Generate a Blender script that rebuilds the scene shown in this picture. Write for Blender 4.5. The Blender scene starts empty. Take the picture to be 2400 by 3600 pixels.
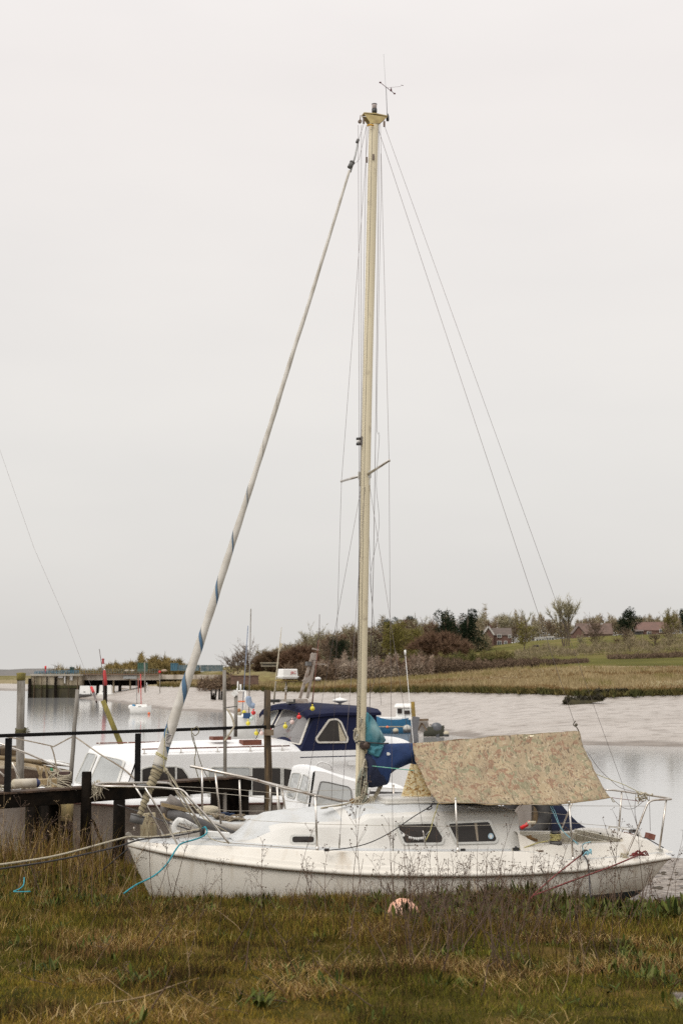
import bpy, math, random
import numpy as np
from mathutils import Vector, Matrix, noise as mnoise
R = math.radians
random.seed(7)
scene = bpy.context.scene
COL = scene.collection
# ---------------------------------------------------------------- camera
EYE = Vector((0.0, 0.0, 5.0))
FPX = 5000.0                      # focal length in photograph pixels (2400 x 3600)
HZ = 2375.0                       # row of the horizon
PITCH = math.atan((HZ - 1800.0) / FPX)
cam_d = bpy.data.cameras.new("camera"); cam = bpy.data.objects.new("camera", cam_d); COL.objects.link(cam)
cam_d.sensor_fit = 'VERTICAL'; cam_d.sensor_height = 36.0; cam_d.sensor_width = 24.0
cam_d.lens = 36.0 * FPX / 3600.0
cam_d.clip_start = 0.1; cam_d.clip_end = 12000
cam.location = EYE; cam.rotation_euler = (math.pi / 2 + PITCH, 0, 0)
cam_d.dof.use_dof = True; cam_d.dof.focus_distance = 16.6; cam_d.dof.aperture_fstop = 4.5
scene.camera = cam
# ---------------------------------------------------------------- world: bright high overcast
SUN_EL, SUN_AZ = R(48), R(-125)
w = bpy.data.worlds.new("World"); scene.world = w; w.use_nodes = True
nt = w.node_tree; nt.nodes.clear()
def wn(t, **k):
    n = nt.nodes.new(t)
    for a, b in k.items(): setattr(n, a, b)
    return n
out = wn('ShaderNodeOutputWorld'); add = wn('ShaderNodeAddShader')
sky = wn('ShaderNodeTexSky', sky_type='NISHITA', sun_disc=False, sun_elevation=SUN_EL, sun_rotation=SUN_AZ)
sky.dust_density = 6; sky.air_density = 2
hs = wn('ShaderNodeHueSaturation'); hs.inputs['Saturation'].default_value = 0.05
bg1 = wn('ShaderNodeBackground'); bg1.inputs['Strength'].default_value = 0.05
bg2 = wn('ShaderNodeBackground'); bg2.inputs['Strength'].default_value = 0.9
tc = wn('ShaderNodeTexCoord'); sep = wn('ShaderNodeSeparateXYZ'); rp = wn('ShaderNodeValToRGB')
cl = wn('ShaderNodeTexNoise'); cl.inputs['Scale'].default_value = 2.2; cl.inputs['Detail'].default_value = 4
mp = wn('ShaderNodeMapping'); mp.inputs['Scale'].default_value = (1, 1, 3.5)
mx = wn('ShaderNodeMix', data_type='RGBA', blend_type='MULTIPLY'); mx.inputs[0].default_value = 1.0
cr = wn('ShaderNodeValToRGB')
cr.color_ramp.elements[0].position = 0.25; cr.color_ramp.elements[0].color = (0.885, 0.89, 0.905, 1)
cr.color_ramp.elements[1].position = 0.7; cr.color_ramp.elements[1].color = (1, 1, 1, 1)
L = nt.links.new
L(tc.outputs['Generated'], sep.inputs[0]); L(sep.outputs['Z'], rp.inputs[0])
e = rp.color_ramp.elements
e[0].position = 0.0; e[0].color = (0.80, 0.775, 0.735, 1)
e[1].position = 1.0; e[1].color = (1.45, 1.42, 1.38, 1)
x = e.new(0.14); x.color = (0.755, 0.733, 0.70, 1)
x = e.new(0.40); x.color = (0.835, 0.785, 0.755, 1)
L(tc.outputs['Generated'], mp.inputs[0]); L(mp.outputs[0], cl.inputs[0]); L(cl.outputs['Fac'], cr.inputs[0])
L(rp.outputs[0], mx.inputs[6]); L(cr.outputs[0], mx.inputs[7]); L(mx.outputs[2], bg2.inputs[0])
L(sky.outputs[0], hs.inputs['Color']); L(hs.outputs[0], bg1.inputs[0])
L(bg1.outputs[0], add.inputs[0]); L(bg2.outputs[0], add.inputs[1]); L(add.outputs[0], out.inputs[0])
# ---------------------------------------------------------------- sun (veiled)
sd = bpy.data.lights.new("sun", 'SUN'); so = bpy.data.objects.new("sun", sd); COL.objects.link(so)
sd.energy = 1.1; sd.angle = R(28); sd.color = (1.0, 0.95, 0.88)
so.rotation_euler = (math.pi / 2 - SUN_EL, 0, R(-28)); so.location = (-30, -30, 40)
scene.view_settings.view_transform = 'Standard'; scene.view_settings.look = 'None'
scene.view_settings.exposure = 0.0; scene.view_settings.gamma = 1.0
scene.cycles.use_denoising = False
scene.cycles.max_bounces = 6; scene.cycles.diffuse_bounces = 3; scene.cycles.glossy_bounces = 3
scene.cycles.transparent_max_bounces = 8; scene.cycles.transmission_bounces = 4
scene.cycles.caustics_reflective = False; scene.cycles.caustics_refractive = False

# ---------------------------------------------------------------- pixel helpers (photograph pixels -> world)
CT, ST = math.cos(PITCH), math.sin(PITCH)
def ray(x, y):
    u = (x - 1200.0) / FPX; v = (1800.0 - y) / FPX
    return Vector((u, CT - v * ST, ST + v * CT))
def P(x, y, D):
    d = ray(x, y); return EYE + d * (D / d.y)
def PZ(x, y, z):
    d = ray(x, y); return EYE + d * ((z - EYE.z) / d.z)
class Frame:
    """local frame of a boat: x aft, y away from the camera, z up"""
    def __init__(s, org, phi):
        s.o = Vector((org[0], org[1], 0)); s.phi = phi
        s.m = Matrix.Translation(s.o) @ Matrix.Rotation(phi, 4, 'Z'); s.i = s.m.inverted()
    def L(s, x, y, ly):
        a = s.i @ EYE; b = s.i.to_3x3() @ ray(x, y)
        return a + b * ((ly - a.y) / b.y)
    def solve(s, x, y, f, n=14):
        p = s.L(x, y, 0)
        for _ in range(n): p = s.L(x, y, f(p.x, p.z))
        return p
    def W(s, p): return s.m @ Vector(p)
def lerp_tab(tab):
    xs = [a[0] for a in tab]; ys = [a[1] for a in tab]
    return lambda v: float(np.interp(v, xs, ys))
# ---------------------------------------------------------------- materials
def mat(name, c1, c2=None, rough=0.6, scale=6.0, metal=0.0, bump=0.0, bscale=40.0, stretch=(1, 1, 1),
        dirt=None, dscale=3.0, dstretch=(1, 1, 0.25), dlo=0.52, dhi=0.7, spec=0.5, lo=0.35, hi=0.65, coat=0.0, attr=None):
    m = bpy.data.materials.new(name); m.use_nodes = True
    t = m.node_tree; bs = t.nodes['Principled BSDF']; k = t.links.new
    def N(ty): return t.nodes.new(ty)
    tcn = N('ShaderNodeTexCoord')
    def nz(sc, st, det=6):
        a = N('ShaderNodeMapping'); a.inputs['Scale'].default_value = st
        b = N('ShaderNodeTexNoise'); b.inputs['Scale'].default_value = sc; b.inputs['Detail'].default_value = det
        k(tcn.outputs['Object'], a.inputs[0]); k(a.outputs[0], b.inputs[0]); return b
    def ramp(src, a, b):
        r = N('ShaderNodeMapRange'); r.inputs[1].default_value = a; r.inputs[2].default_value = b
        k(src, r.inputs[0]); return r
    cur = None
    c2 = c2 or tuple(v * 0.8 for v in c1)
    mixn = N('ShaderNodeMix'); mixn.data_type = 'RGBA'
    mixn.inputs[6].default_value = (*c1, 1); mixn.inputs[7].default_value = (*c2, 1)
    n1 = nz(scale, stretch); r1 = ramp(n1.outputs['Fac'], lo, hi); k(r1.outputs[0], mixn.inputs[0]); cur = mixn.outputs[2]
    if attr:
        at = N('ShaderNodeAttribute'); at.attribute_name = attr
        mm = N('ShaderNodeMix'); mm.data_type = 'RGBA'; mm.blend_type = 'MULTIPLY'; mm.inputs[0].default_value = 1
        k(cur, mm.inputs[6]); k(at.outputs['Color'], mm.inputs[7]); cur = mm.outputs[2]
    if dirt:
        n2 = nz(dscale, dstretch, 8); r2 = ramp(n2.outputs['Fac'], dlo, dhi)
        m2 = N('ShaderNodeMix'); m2.data_type = 'RGBA'; m2.inputs[7].default_value = (*dirt, 1)
        k(r2.outputs[0], m2.inputs[0]); k(cur, m2.inputs[6]); cur = m2.outputs[2]
    k(cur, bs.inputs['Base Color'])
    bs.inputs['Roughness'].default_value = rough; bs.inputs['Metallic'].default_value = metal
    bs.inputs['Specular IOR Level'].default_value = spec
    if coat: bs.inputs['Coat Weight'].default_value = coat
    if bump:
        n3 = nz(bscale, stretch, 5); bp = N('ShaderNodeBump'); bp.inputs['Strength'].default_value = bump
        bp.inputs['Distance'].default_value = 0.02
        k(n3.outputs['Fac'], bp.inputs['Height']); k(bp.outputs[0], bs.inputs['Normal'])
    return m
# ---------------------------------------------------------------- mesh builder
class MB:
    def __init__(s): s.v = []; s.f = []; s.mi = []; s.uv = {}; s.sm = []
    def face(s, ids, mi=0, uv=None, smooth=False):
        if uv: s.uv[len(s.f)] = uv
        s.f.append(tuple(ids)); s.mi.append(mi); s.sm.append(smooth)
    def pts(s, ps):
        b = len(s.v); s.v.extend([tuple(p) for p in ps]); return list(range(b, b + len(ps)))
    def box(s, c, size, rz=0.0, rot=None, mi=0, taper=1.0):
        hx, hy, hz = size[0] / 2, size[1] / 2, size[2] / 2
        m = rot if rot is not None else Matrix.Rotation(rz, 3, 'Z')
        c = Vector(c); ps = []
        for z in (-1, 1):
            k = taper if z > 0 else 1
            for (a, b) in ((-1, -1), (1, -1), (1, 1), (-1, 1)): ps.append(c + m @ Vector((a * hx * k, b * hy * k, z * hz)))
        i = s.pts(ps)
        for q in ((0, 3, 2, 1), (4, 5, 6, 7), (0, 1, 5, 4), (1, 2, 6, 5), (2, 3, 7, 6), (3, 0, 4, 7)): s.face([i[j] for j in q], mi)
        return s
    def bar(s, a, b, w_, h_, mi=0, up=(0, 0, 1)):
        """rectangular bar from a to b, w_ across, h_ along up"""
        a, b = Vector(a), Vector(b); t = (b - a).normalized(); up = Vector(up)
        sd_ = t.cross(up)
        if sd_.length < 1e-4: sd_ = t.cross(Vector((1, 0, 0)))
        sd_.normalize(); uu = sd_.cross(t).normalized(); ps = []
        for e_ in (a, b):
            for (p, q) in ((-1, -1), (1, -1), (1, 1), (-1, 1)): ps.append(e_ + sd_ * (p * w_ / 2) + uu * (q * h_ / 2))
        i = s.pts(ps)
        for q in ((0, 3, 2, 1), (4, 5, 6, 7), (0, 1, 5, 4), (1, 2, 6, 5), (2, 3, 7, 6), (3, 0, 4, 7)): s.face([i[j] for j in q], mi)
        return s
    def tube(s, path, rad, n=8, mi=0, caps=True, squash=None, smooth=True, uvk=None):
        """swept tube; rad number or list; squash=(dir vector, factor) flattens the section along dir"""
        path = [Vector(p) for p in path]; m = len(path)
        if not hasattr(rad, '__len__'): rad = [rad] * m
        t0 = (path[1] - path[0]).normalized()
        nrm = t0.orthogonal().normalized() if abs(t0.z) > .9 or True else None
        if abs(t0.z) < .9: nrm = t0.cross(Vector((0, 0, 1))).normalized()
        else: nrm = t0.cross(Vector((0, 1, 0))).normalized()
        rings = []; ln = 0; lens = []
        for i, p in enumerate(path):
            if i: ln += (p - path[i - 1]).length
            lens.append(ln)
            t = (path[min(i + 1, m - 1)] - path[max(i - 1, 0)]).normalized()
            nrm = (nrm - t * nrm.dot(t))
            if nrm.length < 1e-5: nrm = t.orthogonal()
            nrm.normalize(); bn = t.cross(nrm)
            ring = []
            for k in range(n):
                a = 2 * math.pi * k / n; o = nrm * math.cos(a) + bn * math.sin(a)
                o = o * rad[i]
                if squash: q = Vector(squash[0]); o = o - q * (o.dot(q) * (1 - squash[1]))
                ring.append(p + o)
            rings.append(s.pts(ring))
        for i in range(m - 1):
            for k in range(n):
                k2 = (k + 1) % n
                uv = None
                if uvk: uv = [(k / n, lens[i]), ((k + 1) / n, lens[i]), ((k + 1) / n, lens[i + 1]), (k / n, lens[i + 1])]
                s.face((rings[i][k], rings[i][k2], rings[i + 1][k2], rings[i + 1][k]), mi, uv, smooth)
        if caps: s.face(rings[0][::-1], mi); s.face(rings[-1], mi)
        return s
    def lathe(s, c, prof, n=16, axis=(0, 0, 1), mi=0, smooth=True):
        """prof: list of (radius, height along axis)"""
        c = Vector(c); ax = Vector(axis).normalized(); a = ax.orthogonal().normalized(); b = ax.cross(a)
        rings = []
        for r, h in prof:
            rings.append(s.pts([c + ax * h + (a * math.cos(2 * math.pi * k / n) + b * math.sin(2 * math.pi * k / n)) * max(r, 1e-4) for k in range(n)]))
        for i in range(len(prof) - 1):
            for k in range(n):
                k2 = (k + 1) % n; s.face((rings[i][k], rings[i][k2], rings[i + 1][k2], rings[i + 1][k]), mi, None, smooth)
        s.face(rings[0][::-1], mi); s.face(rings[-1], mi)
        return s
    def ball(s, c, r, n=14, mi=0, sq=(1, 1, 1)):
        c = Vector(c); m = n // 2 + 1; rings = []
        for i in range(m + 1):
            a = math.pi * i / m
            rings.append(s.pts([c + Vector((max(math.sin(a), 1e-3) * math.cos(2 * math.pi * k / n) * r * sq[0], max(math.sin(a), 1e-3) * math.sin(2 * math.pi * k / n) * r * sq[1], -math.cos(a) * r * sq[2])) for k in range(n)]))
        for i in range(m):
            for k in range(n):
                k2 = (k + 1) % n; s.face((rings[i][k], rings[i][k2], rings[i + 1][k2], rings[i + 1][k]), mi, None, True)
        return s
    def plate(s, poly, off, mi=0, mis=None):
        """polygon (3D points) extruded by vector off"""
        off = Vector(off); a = s.pts(poly); b = s.pts([Vector(p) + off for p in poly]); n = len(poly)
        s.face(a[::-1], mi); s.face(b, mi)
        for k in range(n): s.face((a[k], a[(k + 1) % n], b[(k + 1) % n], b[k]), mi if mis is None else mis)
        return s
    def ring(s, outer, inner, off, mi=0):
        """frame between two polygons with equal point counts, extruded by off"""
        off = Vector(off); o = s.pts(outer); i = s.pts(inner); o2 = s.pts([Vector(p) + off for p in outer]); i2 = s.pts([Vector(p) + off for p in inner])
        n = len(outer)
        for k in range(n):
            j = (k + 1) % n
            s.face((o[k], o[j], i[j], i[k]), mi); s.face((o2[k], i2[k], i2[j], o2[j]), mi)
            s.face((o[k], o2[k], o2[j], o[j]), mi); s.face((i[k], i[j], i2[j], i2[k]), mi)
        return s
    def grid(s, rows, mi=0, smooth=True, uvs=None, flip=False):
        """rows: list of equal-length point rows; mi int or f(i,j)"""
        ids = [s.pts(r) for r in rows]
        for i in range(len(rows) - 1):
            for j in range(len(rows[0]) - 1):
                q = [ids[i][j], ids[i][j + 1], ids[i + 1][j + 1], ids[i + 1][j]]
                uv = [uvs[i][j], uvs[i][j + 1], uvs[i + 1][j + 1], uvs[i + 1][j]] if uvs else None
                if flip: q = q[::-1]; uv = uv[::-1] if uv else None
                s.face(q, mi(i, j) if callable(mi) else mi, uv, smooth)
        return ids
    def build(s, name, mats, parent=None, frame=None, base=None, bevel=0.0, mtx=None, autosm=False):
        """vertices are world coordinates unless frame is given (then frame-local)"""
        vs = s.v
        if frame is not None: vs = [tuple(frame.m @ Vector(v)) for v in vs]
        if parent is not None:
            inv = wm(parent).inverted(); vs = [tuple(inv @ Vector(v)) for v in vs]; loc = None
        else:
            a = np.array(vs)
            loc = Vector(base) if base is not None else Vector((float((a[:, 0].min() + a[:, 0].max()) / 2), float((a[:, 1].min() + a[:, 1].max()) / 2), float(a[:, 2].min())))
            vs = [(v[0] - loc.x, v[1] - loc.y, v[2] - loc.z) for v in vs]
        me = bpy.data.meshes.new(name); me.from_pydata(vs, [], s.f)
        if not isinstance(mats, (list, tuple)): mats = [mats]
        for m_ in mats: me.materials.append(m_)
        me.polygons.foreach_set('material_index', s.mi); me.polygons.foreach_set('use_smooth', s.sm)
        if s.uv:
            ul = me.uv_layers.new(name='UVMap').data
            for fi, uv in s.uv.items():
                for q, li in enumerate(me.polygons[fi].loop_indices): ul[li].uv = uv[q]
        me.validate(); me.update()
        ob = bpy.data.objects.new(name, me); COL.objects.link(ob)
        if parent is not None: ob.parent = parent
        else: ob.location = loc
        if bevel:
            bv = ob.modifiers.new('bevel', 'BEVEL'); bv.width = bevel; bv.segments = 2; bv.limit_method = 'ANGLE'; bv.angle_limit = R(40)
        return ob
def wm(o):
    m = Matrix.LocRotScale(o.location, o.rotation_euler, o.scale)
    return wm(o.parent) @ m if o.parent else m
def tag(o, label, cat=None, group=None, kind=None):
    if label: o['label'] = label
    if cat: o['category'] = cat
    if group: o['group'] = group
    if kind: o['kind'] = kind
    return o
def thing(name, label, cat, loc, rz=0.0, group=None):
    o = bpy.data.objects.new(name, None); COL.objects.link(o); o.empty_display_size = 0.2
    o.location = loc; o.rotation_euler = (0, 0, rz); return tag(o, label, cat, group)
def copy_tree(o, parent=None):
    c = o.copy(); COL.objects.link(c)
    if parent: c.parent = parent
    for ch in [q for q in bpy.data.objects if q.parent == o]: copy_tree(ch, c)
    return c
def catmull(ps, n=6):
    ps = [Vector(p) for p in ps]; q = [ps[0]] + ps + [ps[-1]]; o = []
    for i in range(1, len(q) - 2):
        for k in range(n):
            t = k / n; a, b, c, d = q[i - 1], q[i], q[i + 1], q[i + 2]
            o.append(0.5 * ((2 * b) + (c - a) * t + (2 * a - 5 * b + 4 * c - d) * t * t + (3 * b - a - 3 * c + d) * t * t * t))
    o.append(ps[-1]); return o
def roundpoly(ps, r, n=4):
    """round the corners of a 2D polygon"""
    ps = [Vector((p[0], p[1], 0)) for p in ps]; o = []; m = len(ps)
    for i in range(m):
        a, b, c = ps[i - 1], ps[i], ps[(i + 1) % m]
        d1 = (a - b); d2 = (c - b); k = min(r, d1.length * .45, d2.length * .45)
        p0 = b + d1.normalized() * k; p1 = b + d2.normalized() * k
        for j in range(n + 1):
            t = j / n; o.append(((1 - t) ** 2 * p0 + 2 * t * (1 - t) * b + t * t * p1)[:2])
    return o
def shrink(ps, k):
    """move a 2D polygon's outline by k pixels towards its inside (k < 0: outwards)"""
    c = [sum(p[0] for p in ps) / len(ps), sum(p[1] for p in ps) / len(ps)]; n = len(ps); o = []
    area = sum(ps[i][0] * ps[(i + 1) % n][1] - ps[(i + 1) % n][0] * ps[i][1] for i in range(n))
    sg = 1 if area > 0 else -1
    for i in range(n):
        a, b, d = Vector(ps[i - 1]), Vector(ps[i]), Vector(ps[(i + 1) % n])
        e1 = (b - a); e2 = (d - b)
        if e1.length < 1e-6: e1 = e2
        if e2.length < 1e-6: e2 = e1
        n1 = Vector((-e1.y, e1.x)).normalized() * sg; n2 = Vector((-e2.y, e2.x)).normalized() * sg
        nn = (n1 + n2); nn = nn.normalized() if nn.length > 1e-5 else n1
        q = Vector(ps[i]) + nn * (k / max(0.5, nn.dot(n1))); o.append((q.x, q.y))
    return o
def text_mesh(body, size, depth, mtx, material, parent, name='lettering', label=None):
    cu = bpy.data.curves.new(name, 'FONT'); cu.body = body; cu.size = size; cu.extrude = depth; cu.align_x = 'CENTER'; cu.align_y = 'CENTER'
    tmp = bpy.data.objects.new(name, cu); COL.objects.link(tmp)
    dg = bpy.context.evaluated_depsgraph_get(); me = bpy.data.meshes.new_from_object(tmp.evaluated_get(dg))
    bpy.data.objects.remove(tmp); me.transform(wm(parent).inverted() @ mtx if parent else mtx)
    me.materials.clear(); me.materials.append(material); me.name = name
    o = bpy.data.objects.new(name, me); COL.objects.link(o)
    if parent: o.parent = parent
    return o
def fastmesh(name, V, F3, F4, mats, cols=None, mi3=None, mi4=None, loc=(0, 0, 0), parent=None):
    """numpy mesh: V (n,3), F3 (a,3), F4 (b,4), cols per-vertex (n,3)"""
    me = bpy.data.meshes.new(name); V = np.asarray(V, dtype=np.float32) - np.asarray(loc, dtype=np.float32)
    F3 = np.asarray(F3, dtype=np.int32).reshape(-1, 3); F4 = np.asarray(F4, dtype=np.int32).reshape(-1, 4)
    me.vertices.add(len(V)); me.vertices.foreach_set('co', V.ravel())
    loops = np.concatenate([F3.ravel(), F4.ravel()]).astype(np.int32)
    me.loops.add(len(loops)); me.loops.foreach_set('vertex_index', loops)
    st = np.concatenate([np.arange(len(F3)) * 3, len(F3) * 3 + np.arange(len(F4)) * 4]).astype(np.int32)
    tot = np.concatenate([np.full(len(F3), 3), np.full(len(F4), 4)]).astype(np.int32)
    me.polygons.add(len(st)); me.polygons.foreach_set('loop_start', st); me.polygons.foreach_set('loop_total', tot)
    if not isinstance(mats, (list, tuple)): mats = [mats]
    for m_ in mats: me.materials.append(m_)
    if cols is not None:
        ca = me.color_attributes.new('Col', 'FLOAT_COLOR', 'POINT')
        c4 = np.ones((len(V), 4), dtype=np.float32); c4[:, :3] = cols; ca.data.foreach_set('color', c4.ravel())
    me.update(calc_edges=True); me.validate()
    o = bpy.data.objects.new(name, me); COL.objects.link(o)
    if parent is not None: o.parent = parent
    else: o.location = loc
    return o
# ================================================================ GROUND AND WATER
def T(tab): return lerp_tab(tab)
yw = T([(-1500, 2408), (0, 2427), (272, 2432), (290, 2455), (420, 2469), (520, 2484), (620, 2496), (800, 2503), (1000, 2528), (1330, 2564), (1580, 2580), (1700, 2594), (2038, 2614), (2400, 2621), (4000, 2632)])
yt = T([(-1500, 2396), (0, 2401), (560, 2408), (700, 2411), (800, 2416), (1000, 2424), (1300, 2424), (1600, 2421), (1900, 2428), (2130, 2437), (2400, 2429), (4000, 2430)])
ym = T([(-1500, 2388), (0, 2389), (600, 2384), (740, 2378), (1000, 2376), (1300, 2373), (1600, 2364), (1900, 2352), (2400, 2347), (4000, 2340)])
yh = T([(-1500, 2376), (0, 2376), (560, 2376), (700, 2366), (780, 2348), (850, 2340), (1000, 2322), (1300, 2303), (1600, 2288), (1700, 2274), (1900, 2252), (2100, 2238), (2400, 2228), (4000, 2220)])
ybank = T([(-20, 3.5), (4, 3.46), (6.5, 3.40), (10, 3.06), (14, 2.72), (16, 2.56), (18, 2.42), (22, 2.02), (26, 1.52), (40, 0.0), (55, -1.0), (80, -1.3)])
def near_z(X, D):
    z = ybank(D)
    k = max(0.0, min(1.0, (-X - 2.6) / 1.4)) * max(0.0, min(1.0, (D - 12) / 4)) * max(0.0, min(1.0, (27 - D) / 5))
    z += 0.26 * k
    z += 0.07 * mnoise.noise(Vector((X * .45, D * .45, 0))) * (1 if D < 24 else .3) + 0.04 * mnoise.noise(Vector((X * 1.3, D * 1.3, 3))) + 0.018 * mnoise.noise(Vector((X * 3.5, D * 3.5, 8)))
    z -= 0.16 * max(0.0, min(1.0, (X - 1.9) / 1.2)) * max(0.0, min(1.0, (D - 14.6) / 1.2)) * max(0.0, min(1.0, (24 - D) / 5))
    if D > 17.5: z += 0.05 * mnoise.noise(Vector((X * .9, D * .5, 9)))
    return z
def far_pts(px):
    """(D, z, zone) control points beyond the river bed for one picture column"""
    Dw = 25000.0 / (yw(px) - HZ); Dt = min(Dw * 1.45, 900); zt = 5 - (yt(px) - HZ) / FPX * Dt
    Dm = min(Dt * 1.8, 1200); zm = 5 - (ym(px) - HZ) / FPX * Dm
    Dh = max(560.0, Dm * 1.15); zh = 5 - (yh(px) - HZ) / FPX * Dh
    return Dw, Dt, zt, Dm, zm, Dh, zh
def far_z(px, D):
    Dw, Dt, zt, Dm, zm, Dh, zh = far_pts(px)
    return float(np.interp(D, [60, Dw * .8, Dw, Dt * .985, Dt, Dm, Dh, Dh * 1.3, 6000], [-1.2, -.55, 0.0, zt - .5, zt, zm, zh, 5 + (zh - 5) * 1.29, zh - 6]))
def ground_z(X, D):
    if D < 55: return near_z(X, D)
    return far_z(X / D * FPX + 1200, D)
cols_px = np.concatenate([np.linspace(-2600, -400, 22, endpoint=False), np.linspace(-400, 2800, 190, endpoint=False), np.linspace(2800, 5000, 22)])
nearD = np.concatenate([np.linspace(-8, 4, 12, endpoint=False), np.linspace(4, 24, 120, endpoint=False), np.linspace(24, 55, 60)])
V = []; Z = []; nc = len(cols_px)
for px in cols_px:
    s_ = (px - 1200) / FPX; Dw, Dt, zt, Dm, zm, Dh, zh = far_pts(px)
    ds = np.concatenate([nearD, np.linspace(55, Dw * .8, 8)[1:], np.linspace(Dw * .8, Dw * 1.04, 14)[1:], np.linspace(Dw * 1.04, Dt * .985, 34)[1:], [Dt], np.linspace(Dt, Dm, 20)[1:], np.linspace(Dm, Dh, 26)[1:], np.linspace(Dh, Dh * 1.3, 5)[1:], [2200, 6000]])
    for D in ds:
        X = s_ * max(D, 14.0); z = ground_z(X, D) if D < 55 else far_z(px, D)
        g = mm_ = fl = 0.0
        if D < 55:
            lim = np.interp(X, [-9, -3.2, -2.2, 3.2, 4.2, 9], [22.5, 22, 18.5, 17.6, 16.2, 15.6]) + 0.5 * mnoise.noise(Vector((X * .8, D * .5, 0)))
            g = 1.0 if D < lim else 0.0
            if X > 1.6 and D < 9.5: # bare sandy patch bottom right
                g = 0.0 if (X - 2.0) ** 2 / .07 + (D - 7.75) ** 2 / .03 < 1 else g
        else:
            q = mnoise.noise(Vector((px * .004, D * .02, 5)))
            q2 = mnoise.noise(Vector((X * .05, D * .02, 2)))
            if D >= Dt * .99: mm_ = 1.0; z += 0.35 * q2
            elif D > Dw * 1.05: z += 0.16 * q2 + 0.05 * mnoise.noise(Vector((X * .3, D * .08, 2)))
            if D > Dm * (1.0 + .12 * q): fl = 1.0 if px > 1250 else 0.55
        V.append((X, D, z)); Z.append((g, mm_, fl))
nr = len(ds); V = np.array(V); idx = np.arange(nc * nr).reshape(nc, nr)
# ragged edge of the marsh
F = np.stack([idx[:-1, :-1], idx[1:, :-1], idx[1:, 1:], idx[:-1, 1:]], -1).reshape(-1, 4)
gm = bpy.data.materials.new('ground'); gm.use_nodes = True; t = gm.node_tree; bs = t.nodes['Principled BSDF']; k = t.links.new
def N(ty, **kw):
    n = t.nodes.new(ty)
    for a, b in kw.items(): setattr(n, a, b)
    return n
geo = N('ShaderNodeNewGeometry'); at = N('ShaderNodeAttribute'); at.attribute_name = 'Col'; sp = N('ShaderNodeSeparateColor'); k(at.outputs['Color'], sp.inputs[0])
def noise(sc, det=6, st=(1, 1, 1)):
    a = N('ShaderNodeMapping'); a.inputs['Scale'].default_value = st; b = N('ShaderNodeTexNoise'); b.inputs['Scale'].default_value = sc; b.inputs['Detail'].default_value = det
    k(geo.outputs['Position'], a.inputs[0]); k(a.outputs[0], b.inputs[0]); return b.outputs['Fac']
def ramp(src, stops):
    r = N('ShaderNodeValToRGB'); el = r.color_ramp.elements
    el[0].position = stops[0][0]; el[0].color = (*stops[0][1], 1); el[1].position = stops[-1][0]; el[1].color = (*stops[-1][1], 1)
    for p_, c_ in stops[1:-1]: q = el.new(p_); q.color = (*c_, 1)
    k(src, r.inputs[0]); return r.outputs[0]
def mix(f, a, b):
    m_ = N('ShaderNodeMix', data_type='RGBA')
    if isinstance(f, float): m_.inputs[0].default_value = f
    else: k(f, m_.inputs[0])
    k(a, m_.inputs[6]); k(b, m_.inputs[7]); return m_.outputs[2]
def mask(ch, sc, amt=0.5):
    """zone value roughened by noise"""
    a = N('ShaderNodeMath', operation='MULTIPLY_ADD'); k(noise(sc, 5), a.inputs[0]); a.inputs[1].default_value = amt * 2; k(ch, a.inputs[2])
    b = N('ShaderNodeMapRange'); k(a.outputs[0], b.inputs[0]); b.inputs[1].default_value = .45 + amt; b.inputs[2].default_value = .6 + amt; return b.outputs[0]
spx = N('ShaderNodeSeparateXYZ'); k(geo.outputs['Position'], spx.inputs[0])
mud_far = ramp(noise(.10, 8, (.35, 1, 1)), [(.30, (.25, .21, .175)), (.45, (.36, .32, .28)), (.7, (.42, .375, .335))])
mud_near = ramp(noise(5.5, 12, (1, 1.5, 1)), [(.40, (.07, .05, .035)), (.5, (.20, .16, .125)), (.60, (.33, .285, .24))])
soil = ramp(noise(2.2, 8), [(.36, (.020, .017, .005)), (.5, (.060, .050, .011)), (.66, (.12, .078, .026))])
marsh = ramp(noise(.22, 9, (.4, 1.6, 1)), [(.32, (.10, .08, .045)), (.45, (.22, .175, .10)), (.55, (.33, .27, .165)), (.7, (.18, .165, .07))])
field = ramp(noise(.06, 8, (.5, 1, 1)), [(.35, (.082, .080, .024)), (.5, (.125, .115, .036)), (.66, (.20, .155, .07))])
# distance switch between near and far mud
mr = N('ShaderNodeMapRange'); k(spx.outputs['Y'], mr.inputs[0]); mr.inputs[1].default_value = 30; mr.inputs[2].default_value = 60
streak = ramp(noise(.8, 12, (.9, 1.1, 1)), [(.36, (.15, .115, .085)), (.45, (.34, .30, .26)), (.62, (.42, .375, .335))])
mud_far = mix(.55, mud_far, streak)
wz = N('ShaderNodeMath', operation='MULTIPLY_ADD'); k(noise(.35, 8, (.6, 1, 1)), wz.inputs[0]); wz.inputs[1].default_value = -.55; k(spx.outputs['Z'], wz.inputs[2]); wm2 = N('ShaderNodeMapRange'); k(wz.outputs[0], wm2.inputs[0]); wm2.inputs[1].default_value = .0; wm2.inputs[2].default_value = -.13
wet = ramp(noise(.6, 6), [(.3, (.12, .09, .065)), (.7, (.22, .18, .145))]); mud_far = mix(wm2.outputs[0], mud_far, wet)
c = mix(mr.outputs[0], mud_near, mud_far); c = mix(mask(sp.outputs[0], 2.5, .25), c, soil); c = mix(mask(sp.outputs[1], .12, .05), c, marsh); c = mix(mask(sp.outputs[2], .05, .3), c, field)
k(c, bs.inputs['Base Color'])
rg = N('ShaderNodeMath', operation='MAXIMUM'); k(sp.outputs[0], rg.inputs[0]); k(sp.outputs[1], rg.inputs[1])
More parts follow.
